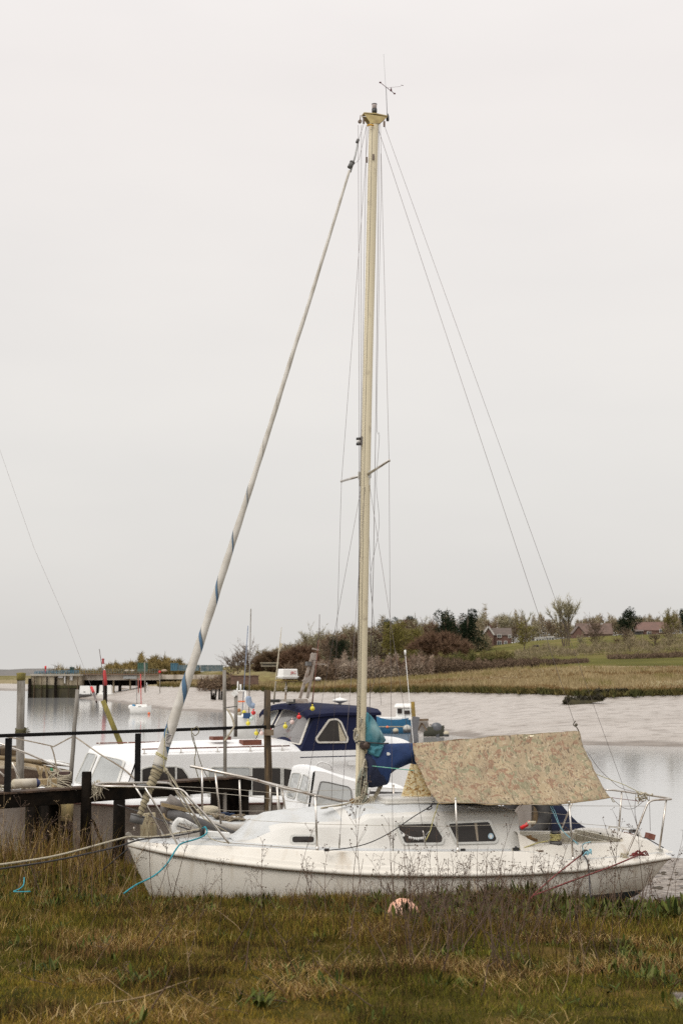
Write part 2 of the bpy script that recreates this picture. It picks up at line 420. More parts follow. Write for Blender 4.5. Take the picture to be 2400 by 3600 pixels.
rr = N('ShaderNodeMapRange'); k(rg.outputs[0], rr.inputs[0]); rr.inputs[3].default_value = .42; rr.inputs[4].default_value = .95; k(rr.outputs[0], bs.inputs['Roughness']); rs2 = N('ShaderNodeMapRange'); k(rg.outputs[0], rs2.inputs[0]); rs2.inputs[3].default_value = .45; rs2.inputs[4].default_value = .02; k(rs2.outputs[0], bs.inputs['Specular IOR Level'])
bp = N('ShaderNodeBump'); bp.inputs['Strength'].default_value = .9; bp.inputs['Distance'].default_value = .10; k(noise(7, 10, (1, 1.3, 1)), bp.inputs['Height'])
bp2 = N('ShaderNodeBump'); bp2.inputs['Strength'].default_value = 1.0; bp2.inputs['Distance'].default_value = .32; k(noise(.45, 10, (.9, 1.3, 1)), bp2.inputs['Height']); k(bp.outputs[0], bp2.inputs['Normal'])
k(bp2.outputs[0], bs.inputs['Normal'])
g_o = fastmesh('ground', V, np.zeros((0, 3)), F, gm, cols=np.array(Z)); g_o.data.polygons.foreach_set('use_smooth', [True] * len(g_o.data.polygons))
tag(g_o, 'river bank, mud flats and rising fields beyond the river', kind='structure')
# water
wmtl = bpy.data.materials.new('water'); wmtl.use_nodes = True; t = wmtl.node_tree; bs = t.nodes['Principled BSDF']; k = t.links.new
geo = N('ShaderNodeNewGeometry')
bs.inputs['Base Color'].default_value = (.40, .395, .385, 1); bs.inputs['Roughness'].default_value = .06; bs.inputs['IOR'].default_value = 1.4
bp = N('ShaderNodeBump'); bp.inputs['Strength'].default_value = .10; bp.inputs['Distance'].default_value = .05
k(noise(1.6, 4, (.7, 1.5, 1)), bp.inputs['Height']); k(bp.outputs[0], bs.inputs['Normal'])
mb = MB(); mb.face(mb.pts([(-2600, 30, 0), (2600, 30, 0), (2600, 3500, 0), (-2600, 3500, 0)])); wo = mb.build('water', wmtl, base=(0, 200, 0)); tag(wo, 'calm pale grey river', kind='structure')
# far hills on the left horizon
hm = mat('distant_hill', (.15, .135, .125), (.11, .105, .095), rough=1, scale=.02)
rows = []
for D, f in ((2400, 0), (2600, .55), (3000, 1.0), (3600, .8), (5200, 0)):
    row = []
    for px in range(-2600, 5001, 60):
        yc = float(np.interp(px, [-2600, -600, 0, 130, 260, 420, 600, 1200, 2400, 5000], [2350, 2352, 2354, 2350, 2352, 2358, 2362, 2362, 2350, 2345]))
        h = (HZ - yc) / FPX * 3000 + 5; row.append(((px - 1200) / FPX * D, D, -3 + (h + 3) * f + 3 * mnoise.noise(Vector((px * .01, D * .01, 0))) * f))
    rows.append(row)
mb = MB(); mb.grid(rows); tag(mb.build('hills', hm, base=(0, 3000, 0)), 'low grey wooded hills on the far left horizon', kind='structure')
# ================================================================ MATERIALS
GRP = (.30, .24, .17)
m_gel = mat('white_gelcoat', (.70, .66, .59), (.65, .61, .54), rough=.4, scale=2.5, dirt=(.36, .27, .17), dscale=2.4, dstretch=(2.5, 2.5, .35), dlo=.60, dhi=.95, bump=.04, bscale=6)
m_gelside = mat('cabin_gelcoat', (.62, .60, .555), (.57, .545, .50), rough=.35, scale=3, dirt=(.52, .45, .35), dscale=2.2, dstretch=(1.5, 1.5, .3), dlo=.6, dhi=.9)
m_deck = mat('grey_deck_paint', (.53, .535, .53), (.47, .475, .465), rough=.7, scale=5, dirt=(.42, .38, .31), dscale=3, dstretch=(1, 1, 1), dlo=.55, dhi=.85, bump=.15, bscale=150)
m_cream = mat('cream_cockpit_moulding', (.70, .655, .55), (.63, .58, .47), rough=.45, scale=4, dirt=(.45, .38, .27), dlo=.55, dhi=.85)
m_antifoul = mat('dark_teal_antifoul', (.020, .05, .075), (.035, .05, .06), rough=.7, scale=9)
m_rail_dirt = mat('grimy_rubbing_strip', (.55, .50, .42), (.36, .30, .22), rough=.5, scale=9, stretch=(1, 1, 3))
m_grime = mat('dark_grime_line', (.12, .075, .045), (.20, .15, .10), rough=.9, scale=14)
m_steel = mat('stainless_tube', (.62, .59, .55), (.50, .45, .39), rough=.3, metal=.85, scale=8, dirt=(.30, .20, .13), dscale=7, dlo=.58, dhi=.75)
m_wire = mat('rigging_wire', (.17, .145, .135), (.12, .09, .085), rough=.45, metal=.6)
m_thinw = mat('pale_lifeline_wire', (.50, .46, .38), (.38, .34, .28), rough=.5, metal=.4)
m_mast = mat('cream_mast_paint', (.68, .60, .43), (.60, .525, .37), rough=.5, scale=4, stretch=(1, 1, .2), dirt=(.27, .22, .16), dscale=7, dstretch=(1, 1, .6), dlo=.62, dhi=.78, bump=.05)
m_ropew = mat('pale_old_rope', (.52, .47, .36), (.36, .31, .22), rough=.95, scale=60, bump=.5, bscale=90)
m_rope_t = mat('turquoise_rope', (.03, .30, .36), (.02, .20, .25), rough=.8, scale=60, bump=.4, bscale=90)
m_rope_lb = mat('pale_blue_rope', (.30, .55, .62), (.20, .42, .50), rough=.8, scale=60)
m_rope_k = mat('black_rope', (.025, .023, .024), (.05, .045, .045), rough=.85, scale=60)
m_rope_r = mat('dark_red_rope', (.22, .035, .03), (.13, .03, .028), rough=.85, scale=60, bump=.4, bscale=90)
m_rope_g = mat('green_flecked_rope', (.05, .36, .24), (.25, .45, .36), rough=.8, scale=70, lo=.45, hi=.55)
m_rope_y = mat('yellow_flecked_rope', (.60, .52, .22), (.30, .27, .12), rough=.85, scale=60)
m_black = mat('black_plastic', (.02, .02, .021), (.035, .033, .03), rough=.45)
m_grey = mat('weathered_grey_plastic', (.13, .125, .12), (.09, .085, .08), rough=.7, scale=12)
m_glass = mat('smoked_window', (.022, .018, .016), (.036, .030, .026), rough=.14, scale=2, spec=.3)
m_palegl = mat('painted_sky_reflection_window', (.42, .43, .42), (.34, .35, .34), rough=.08, scale=1.5, spec=.9)  # pale base colour stands in for sky reflected in the panes
m_alframe = mat('aluminium_window_frame', (.63, .62, .58), (.54, .53, .49), rough=.4, metal=.3, scale=10)
m_navy = mat('navy_canvas', (.006, .009, .028), (.010, .016, .045), rough=.85, scale=5, bump=.4, bscale=14)
m_blue = mat('royal_blue_canvas', (.007, .023, .08), (.010, .032, .11), rough=.85, scale=4, dirt=(.012, .02, .05), dscale=4, bump=.4, bscale=12)
m_turq = mat('faded_turquoise_canvas', (.07, .23, .27), (.03, .14, .18), rough=.85, scale=5, dirt=(.24, .34, .34), dscale=5, dlo=.55, dhi=.75, bump=.5, bscale=12)
m_wood = mat('grey_weathered_timber', (.15, .10, .05), (.035, .024, .015), rough=.9, scale=7, stretch=(3, 3, .25), bump=.6, bscale=30, dirt=(.025, .02, .015), dscale=5, dstretch=(2, 2, .4))
m_woodp = mat('pale_weathered_pole', (.27, .25, .22), (.18, .16, .135), rough=.85, scale=9, stretch=(3, 3, .3), bump=.4, dirt=(.09, .075, .055), dscale=5)
m_woody = mat('mossy_yellow_post', (.22, .18, .04), (.14, .12, .035), rough=.9, scale=9, stretch=(2, 2, .4), bump=.4)
m_tar = mat('tarred_dark_timber', (.006, .005, .004), (.014, .010, .007), rough=.85, scale=6, stretch=(1, 1, 1), bump=.7, bscale=18, dirt=(.05, .034, .018), dscale=7, dstretch=(1, 1, .6), dlo=.66, dhi=.84, spec=.06)
m_blackrail = mat('black_painted_rail', (.006, .006, .007), (.012, .011, .010), rough=.7, scale=10, bump=.2, spec=.12)
m_teak = mat('varnished_brown_wood', (.17, .05, .025), (.10, .032, .018), rough=.5, scale=10, stretch=(.3, 3, 3))
m_plank = mat('sawn_timber', (.36, .27, .15), (.26, .19, .10), rough=.85, scale=9, stretch=(.4, 3, 3))
m_bronze = mat('bronze_fitting', (.20, .11, .04), (.12, .07, .03), rough=.5, metal=.4, scale=20)
m_sail = None
m_lichen = mat('lichened_sailcloth', (.42, .365, .25), (.30, .25, .155), rough=.9, scale=9, dirt=(.20, .15, .07), dscale=4, dstretch=(1, 1, 1), bump=.3, bscale=30)
m_orange = mat('faded_orange_plastic', (.75, .22, .12), (.80, .33, .20), rough=.5, scale=4)
m_red = mat('red_plastic', (.62, .02, .02), rough=.4)
m_yellow = mat('yellow_plastic', (.70, .60, .05), rough=.4)
m_white = mat('white_plastic', (.76, .75, .72), (.70, .69, .66), rough=.45, scale=4)
m_pink = mat('pale_pink_plastic', (.72, .55, .50), rough=.45)
m_rubber = mat('black_tyre_rubber', (.035, .034, .034), (.06, .058, .055), rough=.85, scale=8)
m_nblue = mat('navy_wheelhouse_paint', (.008, .011, .036), (.012, .015, .045), rough=.6, scale=3, spec=.12)
m_grphull = mat('grey_brown_hull', (.34, .30, .265), (.38, .34, .305), rough=.55, scale=1.5, dirt=(.14, .105, .08), dscale=2, dstretch=(.8, .8, .5), dlo=.5, dhi=.8)
m_roofw = mat('white_cabin_paint', (.78, .775, .765), (.73, .725, .71), rough=.45, scale=2, dirt=(.55, .52, .48), dscale=2.5, dstretch=(1, 1, .4), dlo=.58, dhi=.9)
m_sign = mat('dark_name_board', (.02, .016, .010), rough=.6)
m_gold = mat('worn_gold_lettering', (.14, .10, .03), (.06, .045, .02), rough=.7, scale=30)
m_inkred = mat('red_lettering', (.45, .03, .03), rough=.5)
m_ink = mat('black_lettering', (.02, .02, .022), rough=.6)
m_buoy = mat('sunbleached_orange_buoy', (.80, .50, .38), (.78, .36, .20), rough=.75, scale=4, stretch=(1, 1, 1.6), dirt=(.55, .25, .14), dscale=5, dlo=.55, dhi=.85)
def shader_extra(m):
    t = m.node_tree; return t, t.nodes['Principled BSDF'], t.links.new, t.nodes.new
# camouflage tarpaulin (pattern in the cloth's own UV metres)
m_camo = bpy.data.materials.new('camouflage_tarpaulin'); m_camo.use_nodes = True; t, bs, k, N_ = shader_extra(m_camo)
uvn = N_('ShaderNodeUVMap'); uvn.uv_map = 'UVMap'
def cn(sc, rot, st, dist, off):
    a = N_('ShaderNodeMapping'); a.inputs['Scale'].default_value = st; a.inputs['Rotation'].default_value = (0, 0, rot); a.inputs['Location'].default_value = off
    b = N_('ShaderNodeTexNoise'); b.inputs['Scale'].default_value = sc; b.inputs['Detail'].default_value = 3; b.inputs['Distortion'].default_value = dist
    k(uvn.outputs[0], a.inputs[0]); k(a.outputs[0], b.inputs[0]); return b.outputs['Fac']
def cstep(f, lo, hi, a, b):
    r = N_('ShaderNodeMapRange'); r.inputs[1].default_value = lo; r.inputs[2].default_value = hi; k(f, r.inputs[0])
    m_ = N_('ShaderNodeMix'); m_.data_type = 'RGBA'; k(r.outputs[0], m_.inputs[0])
    if isinstance(a, tuple): m_.inputs[6].default_value = (*a, 1)
    else: k(a, m_.inputs[6])
    m_.inputs[7].default_value = (*b, 1); return m_.outputs[2]
c = cstep(cn(3, 0, (1, 1, 1), .5, (0, 0, 0)), .4, .6, (.335, .258, .158), (.28, .215, .135))
c = cstep(cn(6.5, .5, (1, .7, 1), 1.5, (7, 3, 0)), .55, .58, c, (.225, .20, .12))
c = cstep(cn(6.2, .9, (1, .8, 1), 2.0, (1, 9, 0)), .575, .60, c, (.235, .14, .085))
c = cstep(cn(20, .8, (1, .38, 1), 3.0, (4, 2, 0)), .58, .61, c, (.13, .095, .06))
c = cstep(cn(22, .7, (1, .38, 1), 3.0, (14, 5, 0)), .60, .63, c, (.40, .33, .225))
k(c, bs.inputs['Base Color']); bs.inputs['Roughness'].default_value = .85
bpn = N_('ShaderNodeBump'); bpn.inputs['Strength'].default_value = 1.0; bpn.inputs['Distance'].default_value = .07; k(cn(2.2, .6, (1, .35, 1), 1, (3, 3, 0)), bpn.inputs['Height']); k(bpn.outputs[0], bs.inputs['Normal'])
# chipboard
m_osb = bpy.data.materials.new('strand_board'); m_osb.use_nodes = True; t, bs, k, N_ = shader_extra(m_osb)
tcn = N_('ShaderNodeTexCoord'); vo = N_('ShaderNodeTexVoronoi'); a = N_('ShaderNodeMapping'); a.inputs['Scale'].default_value = (7, 7, 14); a.inputs['Rotation'].default_value = (0, .6, 0)
nz_ = N_('ShaderNodeTexNoise'); nz_.inputs['Scale'].default_value = 9; ad = N_('ShaderNodeVectorMath'); ad.operation = 'ADD'
k(tcn.outputs['Object'], a.inputs[0]); k(tcn.outputs['Object'], nz_.inputs[0]); k(a.outputs[0], ad.inputs[0]); k(nz_.outputs['Color'], ad.inputs[1]); k(ad.outputs[0], vo.inputs['Vector'])
rr_ = N_('ShaderNodeValToRGB'); k(vo.outputs['Color'], rr_.inputs[0]); el = rr_.color_ramp.elements
el[0].position = .15; el[0].color = (.34, .17, .05, 1); el[1].position = .8; el[1].color = (.85, .76, .52, 1); q = el.new(.35); q.color = (.74, .55, .26, 1)
k(rr_.outputs[0], bs.inputs['Base Color']); bs.inputs['Roughness'].default_value = .7
# furled sail with the blue sun strip winding round it (UV: turn, metres from the foot)
m_sail = bpy.data.materials.new('furled_sailcloth'); m_sail.use_nodes = True; t, bs, k, N_ = shader_extra(m_sail)
uvn = N_('ShaderNodeUVMap'); uvn.uv_map = 'UVMap'; sx = N_('ShaderNodeSeparateXYZ'); k(uvn.outputs[0], sx.inputs[0])
def mth(op, a, b=None, c_=None):
    n = N_('ShaderNodeMath'); n.operation = op
    for i, v in enumerate((a, b, c_)):
        if v is None: continue
        if isinstance(v, (int, float)): n.inputs[i].default_value = v
        else: k(v, n.inputs[i])
    return n.outputs[0]
nz1 = N_('ShaderNodeTexNoise'); nz1.noise_dimensions = '1D'; nz1.inputs['Scale'].default_value = .9; nz1.inputs['Detail'].default_value = 2; k(sx.outputs['Y'], nz1.inputs['W'])
tw = mth('FRACT', mth('ADD', mth('ADD', sx.outputs['X'], mth('MULTIPLY', sx.outputs['Y'], 1.7)), mth('MULTIPLY', nz1.outputs['Fac'], .5)))
wid = mth('MAXIMUM', 0.0, mth('MULTIPLY_ADD', sx.outputs['Y'], -.058, .235))
blue = mth('LESS_THAN', tw, wid); seam = mth('LESS_THAN', mth('ABSOLUTE', mth('SUBTRACT', tw, mth('ADD', wid, .006))), .018)
tcn = N_('ShaderNodeTexCoord'); nz2 = N_('ShaderNodeTexNoise'); nz2.inputs['Scale'].default_value = 5; nz2.inputs['Detail'].default_value = 7; k(tcn.outputs['Object'], nz2.inputs[0])
r0 = N_('ShaderNodeValToRGB'); k(nz2.outputs['Fac'], r0.inputs[0]); el = r0.color_ramp.elements; el[0].position = .32; el[0].color = (.40, .365, .31, 1); el[1].position = .66; el[1].color = (.56, .53, .48, 1)
def mx2(f, a, b):
    m_ = N_('ShaderNodeMix'); m_.data_type = 'RGBA'; k(f, m_.inputs[0])
    if isinstance(a, tuple): m_.inputs[6].default_value = (*a, 1)
    else: k(a, m_.inputs[6])
    m_.inputs[7].default_value = (*b, 1); return m_.outputs[2]
c = mx2(blue, r0.outputs[0], (.065, .13, .21)); c = mx2(seam, c, (.13, .12, .10)); k(c, bs.inputs['Base Color']); bs.inputs['Roughness'].default_value = .8
bpn = N_('ShaderNodeBump'); bpn.inputs['Strength'].default_value = .35; bpn.inputs['Distance'].default_value = .02; k(nz2.outputs['Fac'], bpn.inputs['Height']); k(bpn.outputs[0], bs.inputs['Normal'])
# ================================================================ THE SAILING YACHT
PM = P(1262, 2815, 17.0)
S = Frame((PM.x, PM.y), R(18))
yacht = thing('sailing_yacht', 'white single-masted sailing yacht with cream mast aground on the grassy bank', 'sailing boat', (S.o.x, S.o.y, 0), S.phi)
s_bow = S.L(449, 2972, 0).x; s_st = S.solve(2352, 3020, lambda a, b: -.86).x; LB = s_st - s_bow
hbt = lerp_tab([(0, 0.015), (.02, .13), (.05, .26), (.1, .43), (.2, .70), (.3, .90), (.4, 1.04), (.5, 1.12), (.6, 1.15), (.7, 1.13), (.8, 1.08), (.9, .99), (1, .86)])
def hb(s): return hbt((s - s_bow) / LB)
def edge(px, inset):
    o = []
    for x, y in px:
        p = S.solve(x, y, lambda a, b: -max(hb(a) - inset, 0)); o.append((p.x, p.z))
    return lerp_tab(o)
zr = edge([(449, 2974), (500, 2987), (591, 3006), (783, 3035), (974, 3057), (1229, 3077), (1395, 3082), (1655, 3083), (1847, 3078), (2038, 3065), (2229, 3042), (2352, 3021)], 0)
zd = edge([(452, 2952), (500, 2960), (591, 2969), (815, 2976), (1114, 2991), (1395, 2995), (1604, 2996), (1830, 2994), (1900, 3001), (1990, 3026), (2100, 3021), (2230, 3010), (2352, 2998)], .10)
NS = 56; SS = [s_bow + LB * ((i / NS) ** 1.15 if i < NS * .5 else 0) for i in range(NS + 1)]
SS = [s_bow + LB * v for v in np.concatenate([np.linspace(0, .1, 10, endpoint=False), np.linspace(.1, .9, 34, endpoint=False), np.linspace(.9, 1, 11)])]
dep = lerp_tab([(s_bow, 0.0), (s_bow + .10, .20), (s_bow + .31, .60), (s_bow + .7, .90), (s_bow + 1.4, 1.02), (s_bow + 3.5, 1.05), (s_st - 1.5, .86), (s_st - .75, .60), (s_st - .32, .47), (s_st - .15, .30), (s_st, .04)])
def hull_row(s, sg):
    u = (s - s_bow) / LB; h = hb(s); d = dep(s); z0 = zr(s); r = []
    e1 = float(np.interp(u, [0, .15, .5, .85, .95, 1], [1.25, 1.0, .62, .6, .45, .35])); e2 = float(np.interp(u, [0, .3, .6, 1], [.9, .95, .9, .8]))
    for j in range(15):
        a = math.pi / 2 * j / 14
        r.append((s, sg * h * max(math.cos(a), 0) ** e1, z0 - d * math.sin(a) ** (1 / e2)))
    return r
mb = MB()
for sg in (-1, 1):
    mb.grid([hull_row(s, sg) for s in SS], mi=lambda i, j: 0, flip=(sg < 0))
hull = mb.build('hull', [m_gel, m_antifoul], yacht, S)
# antifoul below the boot line
wz = 2.47; me = hull.data
zb = {v.index: v.co.z for v in me.vertices}
import bmesh
bm = bmesh.new(); bm.from_mesh(me); bmesh.ops.bisect_plane(bm, geom=bm.verts[:] + bm.edges[:] + bm.faces[:], plane_co=(0, 0, 2.475), plane_no=(0, 0, 1), dist=1e-4)
for f in bm.faces: f.material_index = 1 if f.calc_center_median().z < 2.475 and f.calc_center_median().x > 1.2 else 0
bmesh.ops.remove_doubles(bm, verts=bm.verts[:], dist=1e-4); bmesh.ops.recalc_face_normals(bm, faces=bm.faces[:]); bm.to_mesh(me); bm.free()
# moulded topside band, rubbing strake, deck edge
def prof(s, sg):
    h = hb(s); a = zr(s); d = zd(s); g = min(1, h / .3)
    pr = [(0.002, 0), (.026 * g, .004), (.034 * g, .022), (.026 * g, .046), (.004, .052), (-.012 * g, .060), (-.016 * g, .092), (-.034 * g, .104), (-.045 * g, .112)]
    pts = [(s, sg * max(h + o, .002), a + z) for o, z in pr]
    top = d; lo = a + .112
    if top < lo + .02: lo = top - .02; pts = [(p[0], p[1], min(p[2], lo)) for p in pts]
    pts += [(s, sg * max(h - .085 * g, .002), top - .012), (s, sg * max(h - .1 * g, .0015), top), (s, sg * max(h - .125 * g, .001), top + .004)]
    return pts
mb = MB()
for sg in (-1, 1): mb.grid([prof(s, sg) for s in SS], flip=(sg > 0))
a = prof(SS[-1], -1); b = prof(SS[-1], 1); mb.face(mb.pts(a + b[::-1]))
mb.build('topside_moulding', m_gel, yacht, S)
mb = MB()
for sg in (-1, 1):
    mb.grid([[(s, sg * (hb(s) + .006), zr(s) - .004), (s, sg * (hb(s) + .030 * min(1, hb(s) / .3)), zr(s) - .003), (s, sg * (hb(s) + .031 * min(1, hb(s) / .3)), zr(s) + .008)] for s in SS], flip=(sg > 0))
mb.build('rubbing_strake', m_grime, yacht, S)
# deck
ck0, ck1 = S.L(1835, 2940, -.6).x, S.solve(2190, 2966, lambda a, b: -.75).x
def dz(s, y): return zd(s) + .004 + .035 * (1 - (y / max(hb(s) - .12, .05)) ** 2)
mb = MB()
for sg in (-1, 1):
    for (a0, a1, cond) in ((0, 1, 0),):
        rows = []
        for s in SS:
            h = max(hb(s) - .125 * min(1, hb(s) / .3), .001); inn = .46 if ck0 < s < ck1 else 0.0
            inn = min(inn, h); rows.append([(s, sg * (h + (inn - h) * q / 6), dz(s, h + (inn - h) * q / 6)) for q in range(7)])
        mb.grid(rows, flip=(sg < 0))
mb.build('deck', m_deck, yacht, S)
# ---- cabin
def wsh(s): return min(.74, max(hb(s) - .40, .05))
def side_y(s, z, b0=None):
    """near face of the cabin side at height z (leans in 0.09 m per 0.4 m)"""
    return -(wsh(s) + .02 + .20 * max(0.0, (zs_(s) - z)))
sh = []
for x, y in [(835, 2962), (870, 2950), (905, 2934), (940, 2918), (975, 2908), (1020, 2904), (1140, 2903), (1215, 2903), (1245, 2897), (1275, 2882), (1296, 2871), (1400, 2868), (1568, 2861), (1700, 2858), (1812, 2858)]:
    p = S.solve(x, y, lambda a, b: -wsh(a)); sh.append((p.x, p.z))
zs_ = lerp_tab(sh)
rc = []
for x, y in [(820, 2940), (850, 2905), (880, 2876), (925, 2853), (1000, 2843), (1150, 2830), (1190, 2826), (1240, 2818), (1300, 2813), (1400, 2809), (1776, 2826), (1812, 2840)]:
    p = S.L(x, y, .1); rc.append((p.x, p.z))
zc_ = lerp_tab(rc)
c0 = S.solve(822, 2966, lambda a, b: -wsh(a)).x; c1 = S.solve(1816, 2858, lambda a, b: -wsh(a)).x
def base_z(s, y): return dz(s, y) - .004
def cab_row(s):
    zt, zc = zs_(s), zc_(s); k = min(1, (s - c0) / .12); r = []
    zb_ = dz(s, wsh(s)) ; zt = max(zt, zb_ + .002); zc = max(zc, zt + .015)
    half = [(-(wsh(s) + .02 + .20 * (zt - zb_) + .035), zb_ - .02), (-(wsh(s) + .02 + .20 * (zt - zb_)), zb_ + .03 * k), (-(wsh(s) + .022), zt - .025 * k), (-(wsh(s) + .004), zt - .004), (-(wsh(s) - .02), zt + .004)]
    for q in (.88, .72, .5, .25, 0): half.append((-wsh(s) * q, zt + (zc - zt) * (1 - q ** 2.2)))
    r = half + [(-a_, b_) for a_, b_ in half[-2::-1]]
    return [(s, a_, b_) for a_, b_ in r]
cs = [c0 + (c1 - c0) * i / 60 for i in range(61)]
sfw = S.solve(1296, 2871, lambda a, b: -wsh(a)).x; sf0 = S.solve(990, 2905, lambda a, b: -wsh(a)).x
def cmi(i, j):
    s = (cs[i] + cs[min(i + 1, 60)]) / 2; n = 18
    if j <= 4 or j >= n - 5:
        return 1 if s < sf0 - .12 and 1 < j < n - 2 else 0
    if abs(s - (sfw - .22)) < .05 or s > c1 - .08: return 0
    return 1
mb = MB(); rows = [cab_row(s) for s in cs]; mb.grid(rows, mi=cmi, flip=True)
# after bulkhead slopes down to the cockpit
zb_ = dz(c1, .8); end = rows[-1]; p2 = [(c1 + .10 * max(0, (end[0][2] + .45 - p[2])), p[1], p[2]) for p in end]
ids = mb.pts(end); cen = mb.pts([(c1 + .05, -.9, zb_ - .05), (c1 + .05, .9, zb_ - .05)]); mb.face(ids + [cen[1], cen[0]])
cabin = mb.build('cabin', [m_gelside, m_deck], yacht, S)
# sliding hatch box in front of the tarpaulin
a_, b_ = S.L(1352, 2808, -.25), S.L(1760, 2812, -.25)
mb = MB(); zh_ = zc_(a_.x) + .015
mb.box(((a_.x + b_.x) / 2, 0, zh_ + .012), (b_.x - a_.x, .62, .05)); mb.box(((a_.x + b_.x) / 2, 0, zh_ - .02), (b_.x - a_.x + .04, .70, .03))
mb.build('sliding_hatch', m_gelside, yacht, S, bevel=.012)
# grab rail moulding
mb = MB(); mb.tube([S.solve(1644, 2839, lambda a, b: -.5), S.solve(1719, 2856, lambda a, b: -.62)], .012, 6); mb.build('grab_rail', m_white, yacht, S)
# fore hatch

# windows in the near cabin side (outlines taken as openings in that side), mirrored on the far side
def side_pts(poly, off):
    o = []
    for x, y in poly:
        p = S.solve(x, y, lambda a, b: side_y(a, b)); o.append((p.x, p.y - off, p.z))
    return o
def cabin_window(poly, rad, fw, gl=m_glass):
    ou = roundpoly(shrink(poly, -fw), rad * 1.35); inn = roundpoly(poly, rad)
    O = side_pts(ou, 0.001); I = side_pts(inn, 0.001)
    root = None
    for sg in (1, -1):
        mb = MB(); mb.ring([(p[0], p[1] * sg, p[2]) for p in O], [(p[0], p[1] * sg, p[2]) for p in I], (0, -.017 * sg, 0))
        if sg > 0:
            for q in range(0, len(ou), 2):
                c_ = ((ou[q][0] + inn[q][0]) / 2, (ou[q][1] + inn[q][1]) / 2); b_ = side_pts([c_], .014)[0]; mb.box(b_, (.007, .005, .007), mi=1)
        fr = mb.build('window', [m_alframe, m_bronze], yacht, S)
        ce = (sum(p[0] for p in inn) / len(inn), sum(p[1] for p in inn) / len(inn)); mb = MB()
        rr2 = [[(p[0], p[1] * sg, p[2]) for p in side_pts([(ce[0] + (q[0] - ce[0]) * f, ce[1] + (q[1] - ce[1]) * f) for q in inn + inn[:1]], .012)] for f in (1.0, .75, .5, .25, .01)]
        mb.grid(rr2, smooth=False, flip=(sg < 0)); mb.build('pane', gl, fr, S)
        if sg > 0: root = fr
    return root
w1 = cabin_window([(1395, 2899), (1523, 2895), (1553, 2945), (1549, 2961), (1421, 2963)], 7, 8)
w2 = cabin_window([(1574, 2896), (1715, 2889), (1742, 2948), (1737, 2957), (1605, 2960)], 7, 8)
w3 = cabin_window([(1026, 2940), (1102, 2940), (1102, 2961), (1026, 2961)], 9, 7)
# things seen inside the panes
def onpane(mb, poly, off, th=.003, mi=0): mb.plate(side_pts(poly, off), (0, -th, 0), mi)
mb = MB(); circ = [(1722 + 9.5 * math.cos(a), 2939 + 10.5 * math.sin(a)) for a in np.linspace(0, 2 * math.pi, 18)[:-1]]; onpane(mb, circ, .0135)
onpane(mb, [(1722 + 5 * math.cos(a), 2939 + 6.5 * math.sin(a)) for a in np.linspace(0, 2 * math.pi, 14)[:-1]], .0165, .001, 1)
mb.build('round_sticker', [mat('pale_blue_sticker', (.42, .58, .68), rough=.5), m_white], w2, S)
mb = MB(); onpane(mb, [(1664, 2894), (1674, 2894), (1679, 2955), (1673, 2955)], .0135); mb.build('folded_curtain', mat('cream_cloth', (.36, .30, .23), rough=.9), w2, S)
mb = MB()
for q in range(10):
    x0 = 1434 + q * 6; yy = 2938 + 5 * math.sin(math.pi * (q + .5) / 10); onpane(mb, [(x0, yy), (x0 + 5, yy + .5), (x0 + 4.4, yy + 9 + (q % 3) * 2), (x0 + 2.4, yy + 6), (x0 + .8, yy + 10)], .0135)
onpane(mb, [(1411, 2931), (1416, 2928), (1421, 2932), (1420, 2938), (1415, 2941), (1410, 2937)], .0135)
mb.tube(side_pts([(1400, 2917), (1416, 2930), (1434, 2938)], .015), .0025, 4); mb.tube(side_pts([(1494, 2935), (1515, 2914)], .015), .0025, 4)
mb.build('bunting', m_white, w1, S)
# ---- cockpit: coamings, after deck, well
zt_ = []
for x, y in [(1815, 2925), (1830, 2935), (1862, 2950), (1895, 2968), (1990, 2972), (2079, 2969), (2193, 2965), (2222, 2952), (2251, 2947), (2285, 2956), (2312, 2984), (2346, 2996)]:
    p = S.solve(x, y, lambda a, b: -(hb(a) - .26)); zt_.append((p.x, p.z))
ztf = lerp_tab(zt_); co = [zt_[0][0] + (zt_[-1][0] - zt_[0][0]) * i / 40 for i in range(41)]; sh_ = S.solve(2200, 2962, lambda a, b: -(hb(a) - .26)).x
mb = MB()
for sg in (-1, 1):
    rows = []
    for s in co:
        h = hb(s); zt = ztf(s); b_ = dz(s, h - .16) - .01; zt = max(zt, b_ + .012); w_ = .40 if s < sh_ else h - .01
        rows.append([(s, sg * (h - .15), b_), (s, sg * (h - .165), b_ + .01), (s, sg * (h - .235), zt - .015), (s, sg * (h - .255), zt), (s, sg * (h - .37), zt + .006), (s, sg * (h - .385), zt - .012), (s, sg * (h - .40), b_ - .05)] if s < sh_ else
                    [(s, sg * (h - .15), b_), (s, sg * (h - .165), b_ + .01), (s, sg * (h - .235), zt - .015), (s, sg * (h - .255), zt), (s, sg * (h - .5), zt + .02), (s, sg * (h - .7), zt + .03), (s, sg * .0, zt + .035)])
    mb.grid(rows, mi=lambda i, j: 1 if (j >= 4 and co[i] < sh_) else 0, flip=(sg > 0))
mb.build('cockpit_coaming', [m_gel, m_cream], yacht, S)
mb = MB(); zf = zd(ck0) - .38; cm = ((ck0 + ck1) / 2, 0); lx = ck1 - ck0
mb.box((cm[0], 0, zf), (lx, .94, .04))
for sg in (-1, 1): mb.box((cm[0], sg * .475, zf + .21), (lx + .03, .03, .42))
mb.box((ck0 - .01, 0, zf + .2), (.03, .92, .40)); mb.box((ck1 + .01, 0, zf + .2), (.03, .92, .40)); mb.build('cockpit_well', m_cream, yacht, S)
